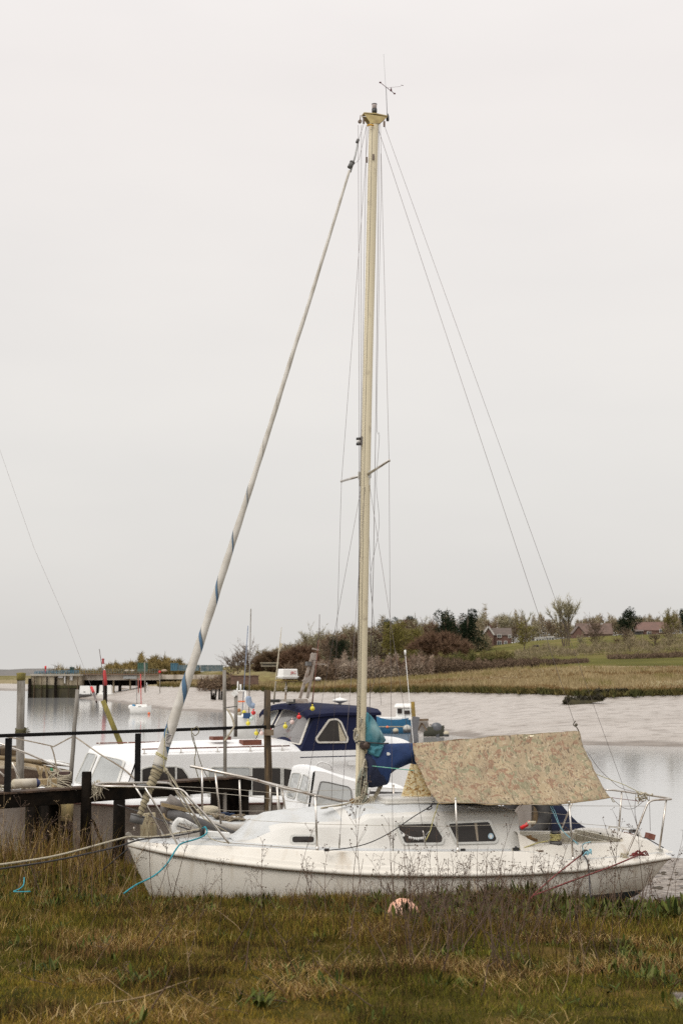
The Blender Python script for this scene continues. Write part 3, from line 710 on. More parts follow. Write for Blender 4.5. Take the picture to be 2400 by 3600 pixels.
mb = MB(); hw_ = hb(sh_) - .36; mb.box((sh_ - .005, 0, zd(sh_) + (ztf(sh_) - zd(sh_)) / 2 + .01), (.03, hw_ * 2, ztf(sh_) - zd(sh_) + .04)); mb.build('after_bulkhead', m_cream, yacht, S)
# strand board closing the companionway
bp_ = [S.L(1444, 2685, -.22), S.L(1411, 2800, -.22), S.L(1516, 2800, -.22), S.L(1500, 2740, -.22), S.L(1475, 2690, -.22)]
mb = MB(); mb.plate(bp_, (.0, .014, 0)); mb.build('companionway_board', m_osb, yacht, S)
# ---- spars
def spar(path, ly=0): return [S.L(x, y, ly) for x, y in path]
mp_ = catmull(spar([(1265, 2822), (1267, 2711), (1271, 2450), (1277, 2099), (1290, 1400), (1300, 1000), (1307, 700), (1313, 450), (1315, 412)]), 4)
mb = MB(); mb.tube(mp_, .060, 18, squash=((0, 1, 0), .72)); mast = mb.build('mast', m_mast, yacht, S)
mb = MB()
for o_ in (-.009, ): mb.tube([p + Vector((-.030, -.036, 0)) for p in mp_[1:-2]], .0045, 5)
mb.build('sail_track', mat('dull_mast_track', (.34, .30, .22), (.26, .23, .17), rough=.6), mast, S)
def box_at(mb, x, y, ly, size, mi=0, rot=None): p = S.L(x, y, ly); mb.box(p, size, mi=mi, rot=rot); return p
# mast foot and masthead
mb = MB(); p = S.L(1262, 2826, 0); mb.box((p.x + .0, 0, p.z - .02), (.34, .26, .03)); mb.box((p.x, 0, p.z + .02), (.20, .15, .06))
for sg in (-1, 1):
    mb.tube([(p.x + sg * .10, -.06, p.z), (p.x + sg * .10, -.06, p.z + .07)], .022, 8)
mb.build('mast_step', m_bronze, mast, S, bevel=.006)
mb = MB(); T0 = S.L(1275, 404, 0); T1 = S.L(1316, 420, 0); T2 = S.L(1357, 416, 0); T3 = S.L(1330, 438, 0); T4 = S.L(1298, 438, 0)
for sg in (-1, 1): mb.plate([T0 + Vector((0, sg * .045, 0)), T2 + Vector((0, sg * .045, 0)), T3 + Vector((0, sg * .045, 0)), T4 + Vector((0, sg * .045, 0))], (0, .004, 0))
mb.bar(T0 + Vector((0, 0, .01)), S.L(1316, 404, 0), .10, .012); mb.bar(S.L(1316, 404, 0), T2 + Vector((0, 0, .012)), .10, .012)
mb.build('masthead_crane', mat('yellowed_alloy', (.50, .40, .18), (.36, .27, .12), rough=.6, scale=12), mast, S)
lampc = S.L(1315.5, 398, 0); mb = MB(); mb.lathe(lampc, [(.018, -.03), (.018, 0), (.030, .005), (.034, .02), (.034, .055)], 14)
al = mb.build('anchor_light', m_black, mast, S); mb = MB(); mb.lathe(lampc, [(.030, .0553), (.031, .11), (.0315, .112)], 14); mb.build('lens', mat('frosted_lamp_lens', (.55, .47, .45), rough=.3), al, S)
mb = MB(); mb.lathe(lampc, [(.034, .1125), (.034, .12), (.02, .124)], 14); mb.build('cap', m_black, al, S)
mb = MB(); q0 = S.L(1362, 420, 0); mb.lathe(q0, [(.016, -.02), (.019, 0), (.018, .04), (.007, .075)], 10); mb.tube(spar([(1360, 400), (1357, 318), (1355, 305)]), .0035, 6); mb.tube(spar([(1355, 305), (1351, 240), (1348, 190)]), .0012, 4)
aw = mb.build('masthead_aerial', m_black, mast, S)
mb = MB(); mb.tube([S.L(1333, 288, .05), S.L(1386, 329, -.05)], .004, 5); mb.tube(spar([(1357, 309), (1408, 304)]), .0015, 4)
for x, y, ly in ((1336, 290, .05), (1386, 329, -.05)): mb.box(S.L(x, y, ly), (.022, .02, .012))
p = S.L(1375, 312, 0); mb.plate([S.L(1375, 305, 0), S.L(1370, 320, 0), S.L(1378, 322, 0)], (0, .004, 0)); mb.box(S.L(1413, 300, 0), (.035, .003, .006))
mb.build('wind_vane', mat('dull_maroon_plastic', (.09, .025, .03), rough=.6), mast, S)
# steaming light
mb = MB(); p = S.L(1272, 1550, 0); mb.box(p, (.035, .04, .105)); lt = mb.build('steaming_light', mat('grey_lamp_base', (.24, .22, .20), rough=.6), mast, S)
mb = MB(); c_ = S.L(1260, 1552, 0); mb.lathe(c_ + Vector((0, 0, -.045)), [(.030, 0), (.030, .025)], 10); mb.lathe(c_ + Vector((0, 0, .02)), [(.030, 0), (.030, .025)], 10); mb.build('lamp_housing', m_black, lt, S)
mb = MB(); mb.lathe(c_ + Vector((0, 0, -.0195)), [(.024, 0), (.024, .039)], 10); mb.build('lens', m_white, lt, S)
# spreaders
def mast_s(y): return float(np.interp(y, [412, 2822], [mp_[-1].x, mp_[0].x]))
for tipx, tipy, ly, rx, ry in ((1367, 1619, -.86, 1294, 1667), (1200, 1692, .86, 1268, 1672)):
    a_, b_ = S.L(rx, ry, -.03 if ly < 0 else .03), S.L(tipx, tipy, ly)
    mb = MB(); mb.tube([a_, b_], [.017, .014], 10); mb.ball(b_, .018, 8); sp_ = mb.build('spreader', m_steel, mast, S)
    mb = MB(); mb.box(a_, (.07, .02, .09)); mb.box(a_ + Vector((0, 0, -.09)), (.04, .012, .08)); mb.build('bracket', m_alframe, sp_, S)
# winch and cleat on the mast
mb = MB(); c_ = S.L(1276, 2620, -.045); mb.lathe(c_, [(.050, 0), (.050, .02), (.036, .03), (.036, .06), (.046, .075), (.046, .085), (.01, .088)], 16, axis=(0.25, -1, 0)); mb.build('halyard_winch', mat('brown_corroded_winch', (.085, .055, .04), (.05, .035, .03), rough=.5, metal=.3, scale=20), mast, S)
mb = MB(); c_ = S.L(1250, 2600, -.05); mb.tube([c_ + Vector((.03, .0, -.06)), c_ + Vector((-.005, 0, -.02)), c_ + Vector((-.005, 0, .02)), c_ + Vector((.03, 0, .06))], .008, 6); c_ = S.L(1270, 2535, -.055)
mb2 = MB(); mb2.tube([c_ + Vector((0, 0, -.05)), c_ + Vector((0, -.01, .05))], .008, 6); mb2.build('cleat', m_alframe, mast, S); mb.build('cleat', m_alframe, mast, S)
# boom
boomp = spar([(1282, 2640), (1500, 2628), (1800, 2600), (2030, 2583)]); mb = MB(); mb.tube(boomp, .042, 12); boom = mb.build('boom', m_mast, yacht, S)
# sail stowed on the boom under a navy cover, with the torn turquoise collar
def loft(name, stations, mt, parent, amp=.012, seed=0, nn=30):
    """stations: (x, ytop, ybottom, thickness) in picture terms on the boat's centre plane"""
    st = [Vector(q) for q in [(a, b, c_) for a, b, c_, d in stations]]; rows = []; m_ = len(stations)
    for i in range((m_ - 1) * 5 + 1):
        t_ = i / 5; i0 = min(int(t_), m_ - 2); f = t_ - i0; A, B = stations[i0], stations[i0 + 1]; q = [A[j] * (1 - f) + B[j] * f for j in range(4)]
        pt, pb = S.L(q[0], q[1], 0), S.L(q[0], q[2], 0); c_ = (pt + pb) / 2; hh = (pt - pb).length / 2; row = []
        for k_ in range(nn + 1):
            a = 2 * math.pi * k_ / nn; yy = -math.sin(a) * q[3] * (1 + .25 * math.cos(a)); zz = -math.cos(a) * hh
            wob = amp * 2 * (mnoise.noise(Vector((c_.x * 6 + seed, a * 1.2, c_.x))) + .8 * mnoise.noise(Vector((c_.x * 14 + seed, a * 1.6, 3))))
            row.append((c_.x + wob * .6, yy * (1 + wob * 8), c_.z + zz * (1 + wob * 1.2)))
        rows.append(row)
    for k_ in (0, -1):
        r0 = rows[k_]; ce = [sum(p[j] for p in r0) / len(r0) for j in range(3)]; cap = [tuple(ce)] * len(r0)
        rows = [cap] + rows if k_ == 0 else rows + [cap]
    mb = MB(); mb.grid(rows); return mb.build(name, mt, parent, S)
cover = loft('sail_cover', [(1285, 2622, 2760, .07), (1300, 2612, 2768, .12), (1330, 2612, 2765, .13), (1352, 2613, 2760, .12), (1362, 2614, 2722, .11), (1400, 2613, 2700, .11), (1440, 2612, 2684, .10), (1475, 2613, 2690, .09)], [m_blue], boom)
mb = MB(); cover2 = loft('sail_cover_skirt', [(1266, 2700, 2772, .085), (1286, 2640, 2768, .135), (1320, 2640, 2766, .142), (1350, 2640, 2757, .125)], [m_navy], boom, seed=4)
loft('torn_collar', [(1284, 2500, 2626, .05), (1298, 2512, 2628, .085), (1318, 2530, 2632, .10), (1335, 2556, 2628, .09), (1345, 2590, 2622, .05)], [m_turq], boom, amp=.02, seed=9)
loft('torn_collar', [(1288, 2618, 2650, .10), (1306, 2618, 2662, .155), (1322, 2616, 2668, .14), (1333, 2617, 2640, .10)], [m_turq], boom, amp=.03, seed=2)
mb = MB(); mb.plate([S.L(x, y, -.125) for x, y in ((1359, 2645), (1367, 2645), (1372, 2651), (1366, 2656), (1359, 2655))], (0, -.003, 0)); mb.build('torn_patch', m_white, boom, S)
mb = MB(); mb.tube([S.L(1249, 2612, -.07), S.L(1262, 2605, -.09), S.L(1300, 2611, -.13), S.L(1345, 2614, -.12), S.L(1365, 2613, -.08)], .008, 6); mb.build('lashing', m_rope_k, boom, S)
# ---- furled foresail
# the stay itself runs straight: centre line from the drum to the masthead
def jx(y): return float(np.interp(y, [590, 800, 1100, 1200, 1500, 1700, 2000, 2150, 2300, 2450, 2600, 2650, 2700, 2760, 2830, 2870], [1231, 1167, 1075, 1042, 949, 885, 788, 740, 690, 637, 588, 570, 557, 531, 505, 490]))
jr = lerp_tab([(600, 4.5), (800, 5.6), (1100, 7.0), (1200, 7.4), (1500, 9.0), (1700, 10), (2000, 12.6), (2150, 13.6), (2300, 15), (2450, 16.8), (2600, 18.6), (2690, 21), (2705, 20), (2735, 15.5), (2760, 14), (2830, 11), (2870, 9)])
jpts = []; jrad = []
for y in range(2700, 590, -20): jpts.append(S.L(jx(y), y, 0)); jrad.append(jr(y) / FPX * 16.6 * (1 + .05 * math.sin(y * .045)))
mb = MB(); mb.tube(jpts, jrad, 18, uvk=True); jib = mb.build('furled_foresail', m_sail, yacht, S)
low = []; lrad = []
for y in range(2866, 2684, -6): low.append(S.L(jx(y) + 2 * math.sin(y * .3), y, 0)); lrad.append(jr(y) / FPX * 16.3 * (1.02 + .06 * (1 if (y // 6) % 3 == 0 else 0)))
mb = MB(); mb.tube(low, lrad, 16); mb.build('sail_foot', m_lichen, jib, S)
mb = MB()
for y in list(range(2696, 2866, 13)):
    c_ = S.L(jx(y), y, 0); r_ = jr(y) / FPX * 16.3 + .006; ax = (S.L(jx(y - 10), y - 10, 0) - c_).normalized(); u_ = ax.cross(Vector((0, 1, 0))).normalized(); v_ = ax.cross(u_)
    mb.tube([c_ + (u_ * math.cos(a) + v_ * math.sin(a)) * r_ + ax * .012 * math.sin(a + 1) for a in np.linspace(0, 2 * math.pi, 15)], .0030, 4, caps=False)
mb.build('wrapped_sheet', mat('dark_wrapped_line', (.10, .08, .06), rough=.9), jib, S)
mb = MB(); 
for y in (2656, 2661):
    c_ = S.L(jx(y), y, 0); r_ = jr(y) / FPX * 16.4 + .004; ax = (S.L(jx(y - 10), y - 10, 0) - c_).normalized(); u_ = ax.cross(Vector((0, 1, 0))).normalized(); v_ = ax.cross(u_)
    mb.tube([c_ + (u_ * math.cos(a) + v_ * math.sin(a)) * r_ + ax * .02 * math.cos(a) for a in np.linspace(0, 2 * math.pi, 15)], .006, 5, mi=0, caps=False)
mb.tube([S.L(x, y, -.085) for x, y in ((587, 2560), (580, 2600), (576, 2650), (577, 2700), (583, 2712))], .004, 5)
mb.build('sail_tie', m_rope_y, jib, S)
# sail maker's mark: tapering black bars and lettering on a white patch
mb = MB(); 
def onjib(x, y, off=0.0): p = S.L(x, y, 0); r_ = jr(y) / FPX * 16.6 + .008 + off; dx = (x - jx(y)) / FPX * 16.6; return Vector((p.x, -math.sqrt(max(r_ * r_ - min(abs(dx), r_ * .92) ** 2, 1e-5)), p.z))
def jplate(mb, poly, off, mi=0):
    (x0, y0), (x1, y1), (x2, y2), (x3, y3) = poly; rows = []
    for i in range(5):
        f = i / 4; rows.append([onjib(x0 + (x1 - x0) * g + f * ((x3 + (x2 - x3) * g) - (x0 + (x1 - x0) * g)), y0 + (y1 - y0) * g + f * ((y3 + (y2 - y3) * g) - (y0 + (y1 - y0) * g)), off) for g in (0, .33, .66, 1)])
    mb.grid(rows, mi)
jplate(mb, [(580, 2577), (603, 2581), (593, 2625), (577, 2622)], .001)
for q in range(5): jplate(mb, [(582, 2580 + q * 5), (599 - q * 3, 2583.5 + q * 5), (598.4 - q * 3, 2586 + q * 5), (581, 2582.5 + q * 5)], .003, 1)
mb.build('sailmaker_mark', [mat('white_label_cloth', (.62, .58, .54), rough=.8), m_ink], jib, S)
tp = S.W(onjib(587, 2612, .012)); ax = (S.W(onjib(595, 2613, .012)) - tp).normalized(); up = (S.W(onjib(590, 2602, .012)) - tp); up = (up - ax * up.dot(ax)).normalized(); nn_ = ax.cross(up)
rm = Matrix((ax, up, nn_)).transposed().to_4x4(); rm.translation = tp; text_mesh('kell', .036, .0008, rm, m_ink, jib, 'lettering')
# upper swivel, tube and drum
mb = MB(); mb.tube([S.L(1231, 605, 0), S.L(1248, 548, 0), S.L(1258, 500, 0)], .012, 10); mb.build('foil_tube', mat('grey_foil_tube', (.40, .40, .39), rough=.4), jib, S)
mb = MB(); a_, b_ = S.L(1228, 590, 0), S.L(1238, 571, 0); mb.tube([a_, b_], .030, 14); mb.tube([a_ + (b_ - a_) * .9, a_ + (b_ - a_) * 1.1], .034, 14); mb.build('swivel', m_grey, jib, S); mb = MB(); mb.tube([S.L(1254, 502, 0), S.L(1259, 490, 0)], .019, 10); mb.build('tube_cap', m_grey, jib, S)
mb = MB(); mb.tube([S.L(485, 2874, 0), S.L(505, 2826, 0)], [.022, .014], 10); mb.build('furler_shaft', m_alframe, jib, S)
mb = MB(); a_, b_ = S.L(478, 2894, 0), S.L(485, 2868, 0); mb.tube([a_, b_], [.074, .080], 20); mb.tube([b_, b_ + (b_ - a_) * .12], .084, 20); mb.build('furler_drum', m_grey, jib, S)
mb = MB(); mb.tube([S.L(474, 2905, 0), S.L(469, 2920, 0)], .010, 6); mb.tube([S.L(477, 2903, .03), S.L(472, 2922, .03)], .006, 6); mb.lathe(S.L(453, 2936, -.05), [(.034, -.012), (.026, 0), (.034, .012)], 14, axis=(0, 1, 0)); mb.bar(S.L(453, 2936, 0), S.L(485, 2950, 0), .07, .02); mb.build('stem_fitting', m_steel, yacht, S)
# ---- standing and running rigging
def line(name, px, r_, mt, parent=yacht, sm=0, n=5):
    pts = [S.L(x, y, l) for x, y, l in px]
    if sm: pts = catmull(pts, sm)
    mb = MB(); mb.tube(pts, r_, n); return mb.build(name, mt, parent, S)
WR = .0023
line('backstay', [(1350, 440, 0), (1955, 2120, 0), (2095, 2506, 0), (2228, 2872, 0), (2243, 2925, 0)], WR, m_wire)
line('topping_lift', [(1322, 432, 0), (2002, 2495, 0), (2018, 2542, 0)], WR * 1.15, m_wire)
line('forestay', [(1283, 420, 0), (1258, 498, 0)], WR, m_wire)
line('shroud', [(1296, 425, .03), (1200, 1692, .88), (1188, 2100, .95), (1165, 2818, 1.02)], WR, m_wire)
line('shroud', [(1336, 425, -.03), (1367, 1619, -.88), (1370, 2100, -.93), (1377, 2700, -.98), (1381, 2990, -1.0)], WR, m_wire)
line('shroud', [(1268, 1720, .03), (1198, 2100, .4), (1134, 2450, .7), (1075, 2778, 1.0)], WR, m_wire)
line('shroud', [(1283, 1702, -.03), (1241, 2300, -.6), (1213, 2650, -.85), (1192, 2980, -1.0)], WR, m_wire)
line('shroud', [(1298, 1702, -.03), (1390, 2300, -.55), (1495, 2975, -1.0)], WR, m_wire)
line('shroud', [(1290, 1710, .03), (1306, 2100, .3), (1340, 2480, .8)], WR, m_wire)
for q, (xt, xm, xb) in enumerate(((1259, 1262, 1262), (1270, 1268, 1253), (1288, 1270, 1256))): line('halyard', [(xt, 440, -.02), (xm, 1500, -.04), (xb, 2560, -.06)], WR * 1.15, m_wire)
line('halyard', [(1331, 435, 0), (1330, 700, 0), (1320, 1500, -.03), (1312, 2000, -.04), (1297, 2560, -.05)], WR * 1.5, m_wire)
line('halyard', [(1338, 540, 0), (1338, 700, .0), (1324, 1450, -.02), (1333, 1530, -.02), (1322, 1700, -.02), (1332, 1850, -.03), (1301, 2020, -.03), (1309, 2130, -.03), (1303, 2280, -.04), (1318, 2330, -.04), (1316, 2390, -.04), (1300, 2440, -.04)], WR, m_wire, sm=4)
line('halyard', [(1287, 446, 0), (1262, 560, 0), (1252, 572, 0)], WR, m_wire)
mb = MB(); c_ = S.L(1265, 427, 0)
mb.lathe(c_ + Vector((0, -.015, 0)), [(.022, 0), (.024, .03)], 10, axis=(0, 1, 0)); mb.tube([S.L(1265, 425, 0), S.L(1267, 405, 0)], .006, 5)
for x, y in ((1278, 425), (1288, 562), (1312, 552), (1350, 436)): mb.box(S.L(x, y, -.05 if x > 1290 else 0), (.02, .02, .07))
mb.build('halyard_block', mat('rusty_block', (.12, .07, .045), (.20, .16, .13), rough=.6, scale=20), mast, S)
mb = MB(); mb.tube([S.L(1290, 443, -.055), S.L(1300, 438, -.06), S.L(1313, 441, -.06)], .010, 6); mb.build('tape_strip', mat('orange_tape', (.62, .33, .03), rough=.6), mast, S)
# coil of halyards hanging by the mast foot
rnd = random.Random(3)
def coil(name, cx, cy, w_, h_, n_, mt, ly=-.10, r_=.007, parent=yacht, lean=0):
    mb = MB()
    for i in range(n_):
        dx = rnd.uniform(-1, 1) * w_ * .25; ww = w_ * rnd.uniform(.5, 1.0) / 2; hh = h_ * rnd.uniform(.8, 1.0); l0 = ly + rnd.uniform(-.03, .03); pts = []
        for q in range(13):
            a = math.pi * 2 * q / 12; yy = cy + hh * (1 - math.cos(a)) / 2; k_ = ((yy - cy) / h_) ** .6
            pts.append(S.L(cx + lean * ((yy - cy) / h_) + (dx * k_) + math.sin(a) * ww * (.35 + .65 * k_), yy, l0 + .02 * math.sin(a * 2)))
        mb.tube(catmull(pts, 3), r_, 5)
    mb.tube([S.L(cx - 8, cy + h_ * .18, ly - .02), S.L(cx + 8, cy + h_ * .2, ly - .03)], r_ * 1.4, 5)
    return mb.build(name, mt, parent, S)
c1_ = coil('halyard_coil', 1283, 2668, 32, 150, 9, m_ropew, lean=-16); coil('halyard_coil', 1272, 2700, 46, 130, 7, mat('grey_green_rope', (.38, .38, .31), (.24, .25, .19), rough=.9, scale=60), lean=-8)
coil('halyard_coil', 1270, 2518, 12, 50, 3, m_ropew, ly=-.06, r_=.005); coil('halyard_coil', 1249, 2560, 16, 46, 4, m_ropew, ly=-.07, r_=.005)
mb = MB()
for q in range(5): mb.tube(catmull([S.L(1262 + q * 3, 2800, -.12), S.L(1225 - q * 4, 2822 + q * 2, -.2), S.L(1180 - q * 6, 2832 + q, -.3), S.L(1140 - q * 3, 2838 + q * 1.2, -.4), S.L(1128 + q * 6, 2840, -.36)], 5), .006, 5)
for q in range(4): mb.tube(catmull([S.L(1262 + q * 6, 2800, -.10), S.L(1245 + q * 8, 2826, -.2), S.L(1285 + q * 9, 2822 + q, -.15), S.L(1300 + q * 3, 2800, -.1)], 5), .006, 5)
for q in range(5): mb.tube(catmull([S.L(1300 + q * 3, 2820, .0), S.L(1318 + q * 3, 2790, .02), S.L(1332 + q * 3, 2762, .02)], 4), .006, 5)
mb.build('rope_tangle', m_ropew, yacht, S)
line('green_downhaul', [(1298, 2692, -.12), (1390, 2702, -.3), (1456, 2709, -.42)], .0055, m_rope_g)
# ---- guard rails
def rail(px, r_=.0125, sm=4): 
    pts = [S.L(*q) for q in px]; return catmull(pts, sm) if sm else pts
def hin(s): return -(hb(s) - .13)
mb = MB()
mb.tube(rail([(617, 2774, -.34), (560, 2769, -.30), (480, 2766, -.26), (400, 2765, -.22), (360, 2764, -.15), (340, 2760, 0), (345, 2755, .14), (390, 2752, .22), (480, 2752, .27), (548, 2751, .30), (589, 2753, .34)]), .0125, 8)
mb.tube(rail([(610, 2773, -.335), (632, 2775, -.36), (652, 2787, -.39), (672, 2812, -.43), (740, 2885, -.5), (806, 2966, -.56)]), .0125, 8)
mb.tube(rail([(583, 2752, .335), (600, 2757, .36), (620, 2778, .4), (660, 2830, .46), (725, 2925, .56)]), .0125, 8)
mb.tube(rail([(511, 2769, -.28), (560, 2850, -.27), (623, 2966, -.25)], sm=0), .011, 8); mb.tube(rail([(468, 2752, .27), (515, 2830, .24), (579, 2945, .20)], sm=0), .011, 8)
mb.tube([S.L(340, 2760, 0), S.L(384, 2778, 0)], .006, 6)
mb.build('pulpit', m_steel, yacht, S)
mb = MB(); mb.box(S.L(500, 2766, 0), (.10, .16, .05)); mb.build('bow_light', m_black, yacht, S)
mb = MB()
mb.tube(rail([(2198, 3012, -.86), (2237, 2920, -.86), (2268, 2840, -.86), (2278, 2822, -.86), (2296, 2813, -.86), (2330, 2811, -.86), (2352, 2810, -.84)]), .0125, 8)
mb.tube(rail([(2352, 2810, -.84), (2347, 2806, -.70), (2235, 2789, .12), (2180, 2781, .55), (2140, 2777, .84), (2100, 2778, .86), (2023, 2792, .86)]), .0125, 8)
mb.tube([S.L(2023, 2790, .86), S.L(1968, 2925, .86)], .011, 8); mb.tube([S.L(2340, 2812, -.84), S.L(2316, 2985, -.84)], .0125, 8); mb.tube([S.L(2184, 2782, .55), S.L(2171, 2950, .55)], .0125, 8)
mb.build('pushpit', m_steel, yacht, S)
mb = MB(); mb.box(S.L(2315, 2986, -.80), (.07, .05, .02)); mb.box(S.L(2322, 2992, -.8), (.035, .04, .03)); mb.build('rail_foot', m_alframe, yacht, S)
stx = []
for (x0, y0, x1, y1) in ((1108, 2799, 1115, 2994), (1600, 2808, 1608, 2998), (1999, 2820, 2013, 3030)):
    b_ = S.solve(x1, y1, lambda a, b: hin(a)); t_ = S.solve(x0, y0, lambda a, b: hin(a) - .01)
    for sg in (1, -1):
        A, B = Vector((b_.x, b_.y * sg, b_.z)), Vector((t_.x, t_.y * sg, t_.z)); mb = MB(); mb.tube([A, B], .0115, 8); mb.ball(B, .015, 8); st_ = mb.build('stanchion', m_steel, yacht, S)
        mb = MB(); mb.tube([A - Vector((0, 0, .01)), A + Vector((0, 0, .06))], .018, 8); mb.box(A, (.07, .05, .012)); mb.build('socket', m_steel, st_, S)
        if sg > 0: stx.append((A, B))
def LW(x, y): return S.solve(x, y, lambda a, b: hin(a) - .01)
for r_, px in ((.0028, [(655, 2778), (900, 2802), (1108, 2828), (1300, 2824), (1600, 2820), (1999, 2833), (2272, 2834)]), (.0026, [(690, 2850), (900, 2885), (1113, 2897), (1500, 2906), (1605, 2904), (2004, 2893), (2235, 2912)])):
    pts = [LW(x, y) for x, y in px]; 
    for sg in (1, -1): mb = MB(); mb.tube([Vector((p.x, p.y * sg, p.z)) for p in pts], r_, 5); mb.build('lifeline', m_thinw, yacht, S)
# jib sheet track line along the side deck, and the sheets
mb = MB(); mb.tube([S.solve(x, y, lambda a, b: -(hb(a) - .16)) for x, y in ((815, 2964), (1114, 2987), (1160, 2989), (1395, 2992), (1600, 2994), (1680, 2995))], .005, 5, squash=((0, 0, 1), .6)); mb.build('jib_sheet', mat('brown_stained_rope', (.24, .17, .09), rough=.9), yacht, S)
mb = MB(); mb.bar(S.solve(1645, 2996, lambda a, b: -(hb(a) - .18)), S.solve(1908, 2991, lambda a, b: -(hb(a) - .18)), .02, .012); mb.build('genoa_track', m_grime, yacht, S)
line('black_sheet', [(1147, 2990, -.93), (1230, 2980, -.92), (1300, 2962, -.92), (1372, 2926, -.92), (1450, 2873, -.90), (1500, 2842, -.9), (1524, 2824, -.92)], .006, m_rope_k, sm=4)
mb = MB(); mb.box(S.L(1148, 2988, -.94), (.05, .03, .03)); mb.box(S.L(1626, 2989, -.98), (.05, .03, .035)); mb.box(S.L(1812, 2985, -.98), (.07, .04, .03)); mb.ball(S.L(1812, 2980, -.98), .018, 8); mb.build('deck_block', m_black, yacht, S)
line('yellow_lashing', [(1540, 2822, -.93), (1532, 2850, -.93), (1522, 2880, -.92), (1512, 2920, -.92), (1494, 2958, -.95)], .006, m_rope_y, sm=3)
mb = MB(); mb.tube(catmull([S.L(1524, 2820, -.93), S.L(1514, 2828, -.95), S.L(1516, 2842, -.95), S.L(1500, 2846, -.93), S.L(1522, 2828, -.97), S.L(1528, 2824, -.95)], 4), .006, 5); mb.ball(S.L(1524, 2822, -.95), .02, 8); mb.build('black_shackle', m_rope_k, yacht, S)
line('sheet', [(1798, 2989, -.96), (1830, 2984, -.95), (1880, 2966, -.92), (1925, 2956, -.86)], .007, m_rope_y, sm=4)
# winch with rope turns
wc = S.solve(1952, 2962, lambda a, b: -(hb(a) - .32)); wc.z = ztf(wc.x) + .004
mb = MB(); mb.lathe(wc, [(.075, 0), (.072, .03), (.055, .035), (.048, .10), (.05, .125), (.064, .13), (.064, .145), (.02, .15)], 18); wi = mb.build('sheet_winch', m_grey, yacht, S)
mb = MB(); mb.tube([wc + Vector((.058 * math.cos(a) * (1 + .18 * math.sin(a * .7)), .058 * math.sin(a), .04 + .010 * a / 6.28 * 1.5)) for a in np.linspace(0, 2 * math.pi * 5.5, 90)], .0085, 5); mb.build('rope_turns', m_rope_y, wi, S)
w2c = Vector((wc.x, -wc.y, wc.z)); mb = MB(); mb.lathe(w2c, [(.075, 0), (.072, .03), (.055, .035), (.048, .10), (.064, .13), (.064, .145), (.02, .15)], 16); mb.build('sheet_winch', m_grey, yacht, S)
mb = MB(); p = S.L(1868, 2948, -.86); mb.box(p, (.13, .05, .03), rot=Matrix.Rotation(.35, 3, 'Y')); mb.ball(p + Vector((-.02, 0, .02)), .022, 8); mb.build('bronze_clutch', m_bronze, yacht, S)
# tiller, horse and gear at the stern
mb = MB(); mb.tube(catmull([S.L(2166, 2933, .1), S.L(2185, 2932, .08), S.L(2210, 2937, .05), S.L(2240, 2942, 0)], 4), [.016] * 5 + [.032] * 5 + [.02] * 3, 8); mb.build('tiller', mat('worn_brown_tiller', (.22, .085, .045), (.15, .06, .035), rough=.5, scale=20), yacht, S)
mb = MB(); mb.box(S.L(2283, 2940, -.1), (.09, .10, .07), rot=Matrix.Rotation(.3, 3, 'Y')); mb.build('wooden_chock', mat('red_brown_block', (.16, .05, .035), (.24, .10, .07), rough=.7, scale=12), yacht, S)
mb = MB(); mb.tube(catmull([S.L(2136, 2925, .35), S.L(2140, 2909, .35), S.L(2150, 2906, .3), S.L(2200, 2915, .1), S.L(2235, 2925, -.1), S.L(2248, 2940, -.1)], 4), .014, 8); mb.tube(catmull([S.L(2232, 2942, -.2), S.L(2236, 2925, -.2), S.L(2246, 2925, -.2), S.L(2252, 2942, -.2)], 4), .011, 7); mb.build('mooring_bracket', m_white, yacht, S)
line('traveller_rope', [(2122, 2917, .5), (2160, 2930, .3), (2210, 2946, .0), (2270, 2946, -.3), (2330, 2980, -.7)], .007, m_rope_k)
mb = MB()
for q in range(5): mb.tube(catmull([S.L(2212 + q * 3, 2928, -.1), S.L(2210 + q * 5, 2918, -.1), S.L(2226 + q * 4, 2920, -.1), S.L(2232 + q * 2, 2940, -.1)], 4), .006, 5)
mb.build('black_lashing', m_rope_k, yacht, S)
# ropes knotted on the pushpit
rp_ = []
mb = MB()
for q in range(9):
    x0 = 2245 + rnd.uniform(0, 30); pts = [S.L(x0 + rnd.uniform(-14, 14), 2790 + rnd.uniform(-8, 10) + i * rnd.uniform(4, 9), -.2 - .1 * rnd.random()) for i in range(5)]; mb.tube(catmull(pts, 4), .006, 5)
mb.tube(catmull([S.L(x, y, -.3) for x, y in ((2235, 2783), (2250, 2792), (2262, 2788), (2285, 2796), (2292, 2790))], 4), .010, 6)
mb.build('knotted_lines', m_ropew, yacht, S)
for px in (([(2233, 2788, -.1), (2230, 2850, -.1), (2235, 2890, -.12), (2248, 2920, -.15), (2240, 2935, -.1)]), ([(2280, 2795, -.4), (2282, 2840, -.4), (2284, 2922, -.4)]), ([(2158, 2815, -.6), (2190, 2840, -.5), (2225, 2842, -.3), (2262, 2815, -.2)]), ([(2060, 2640, 0), (2102, 2700, 0), (2140, 2738, 0), (2180, 2770, 0), (2240, 2786, -.1)])): line('hanging_line', px, .0032, m_wire, sm=4)
line('hanging_line', [(2260, 2818, -.8), (2166, 2807, -.92), (2150, 2804, -.95)], .0035, m_rope_r)
line('yellow_guy', [(2095, 2722, -.4), (2140, 2740, -.35), (2190, 2758, -.3), (2245, 2785, -.2)], .004, m_rope_y)
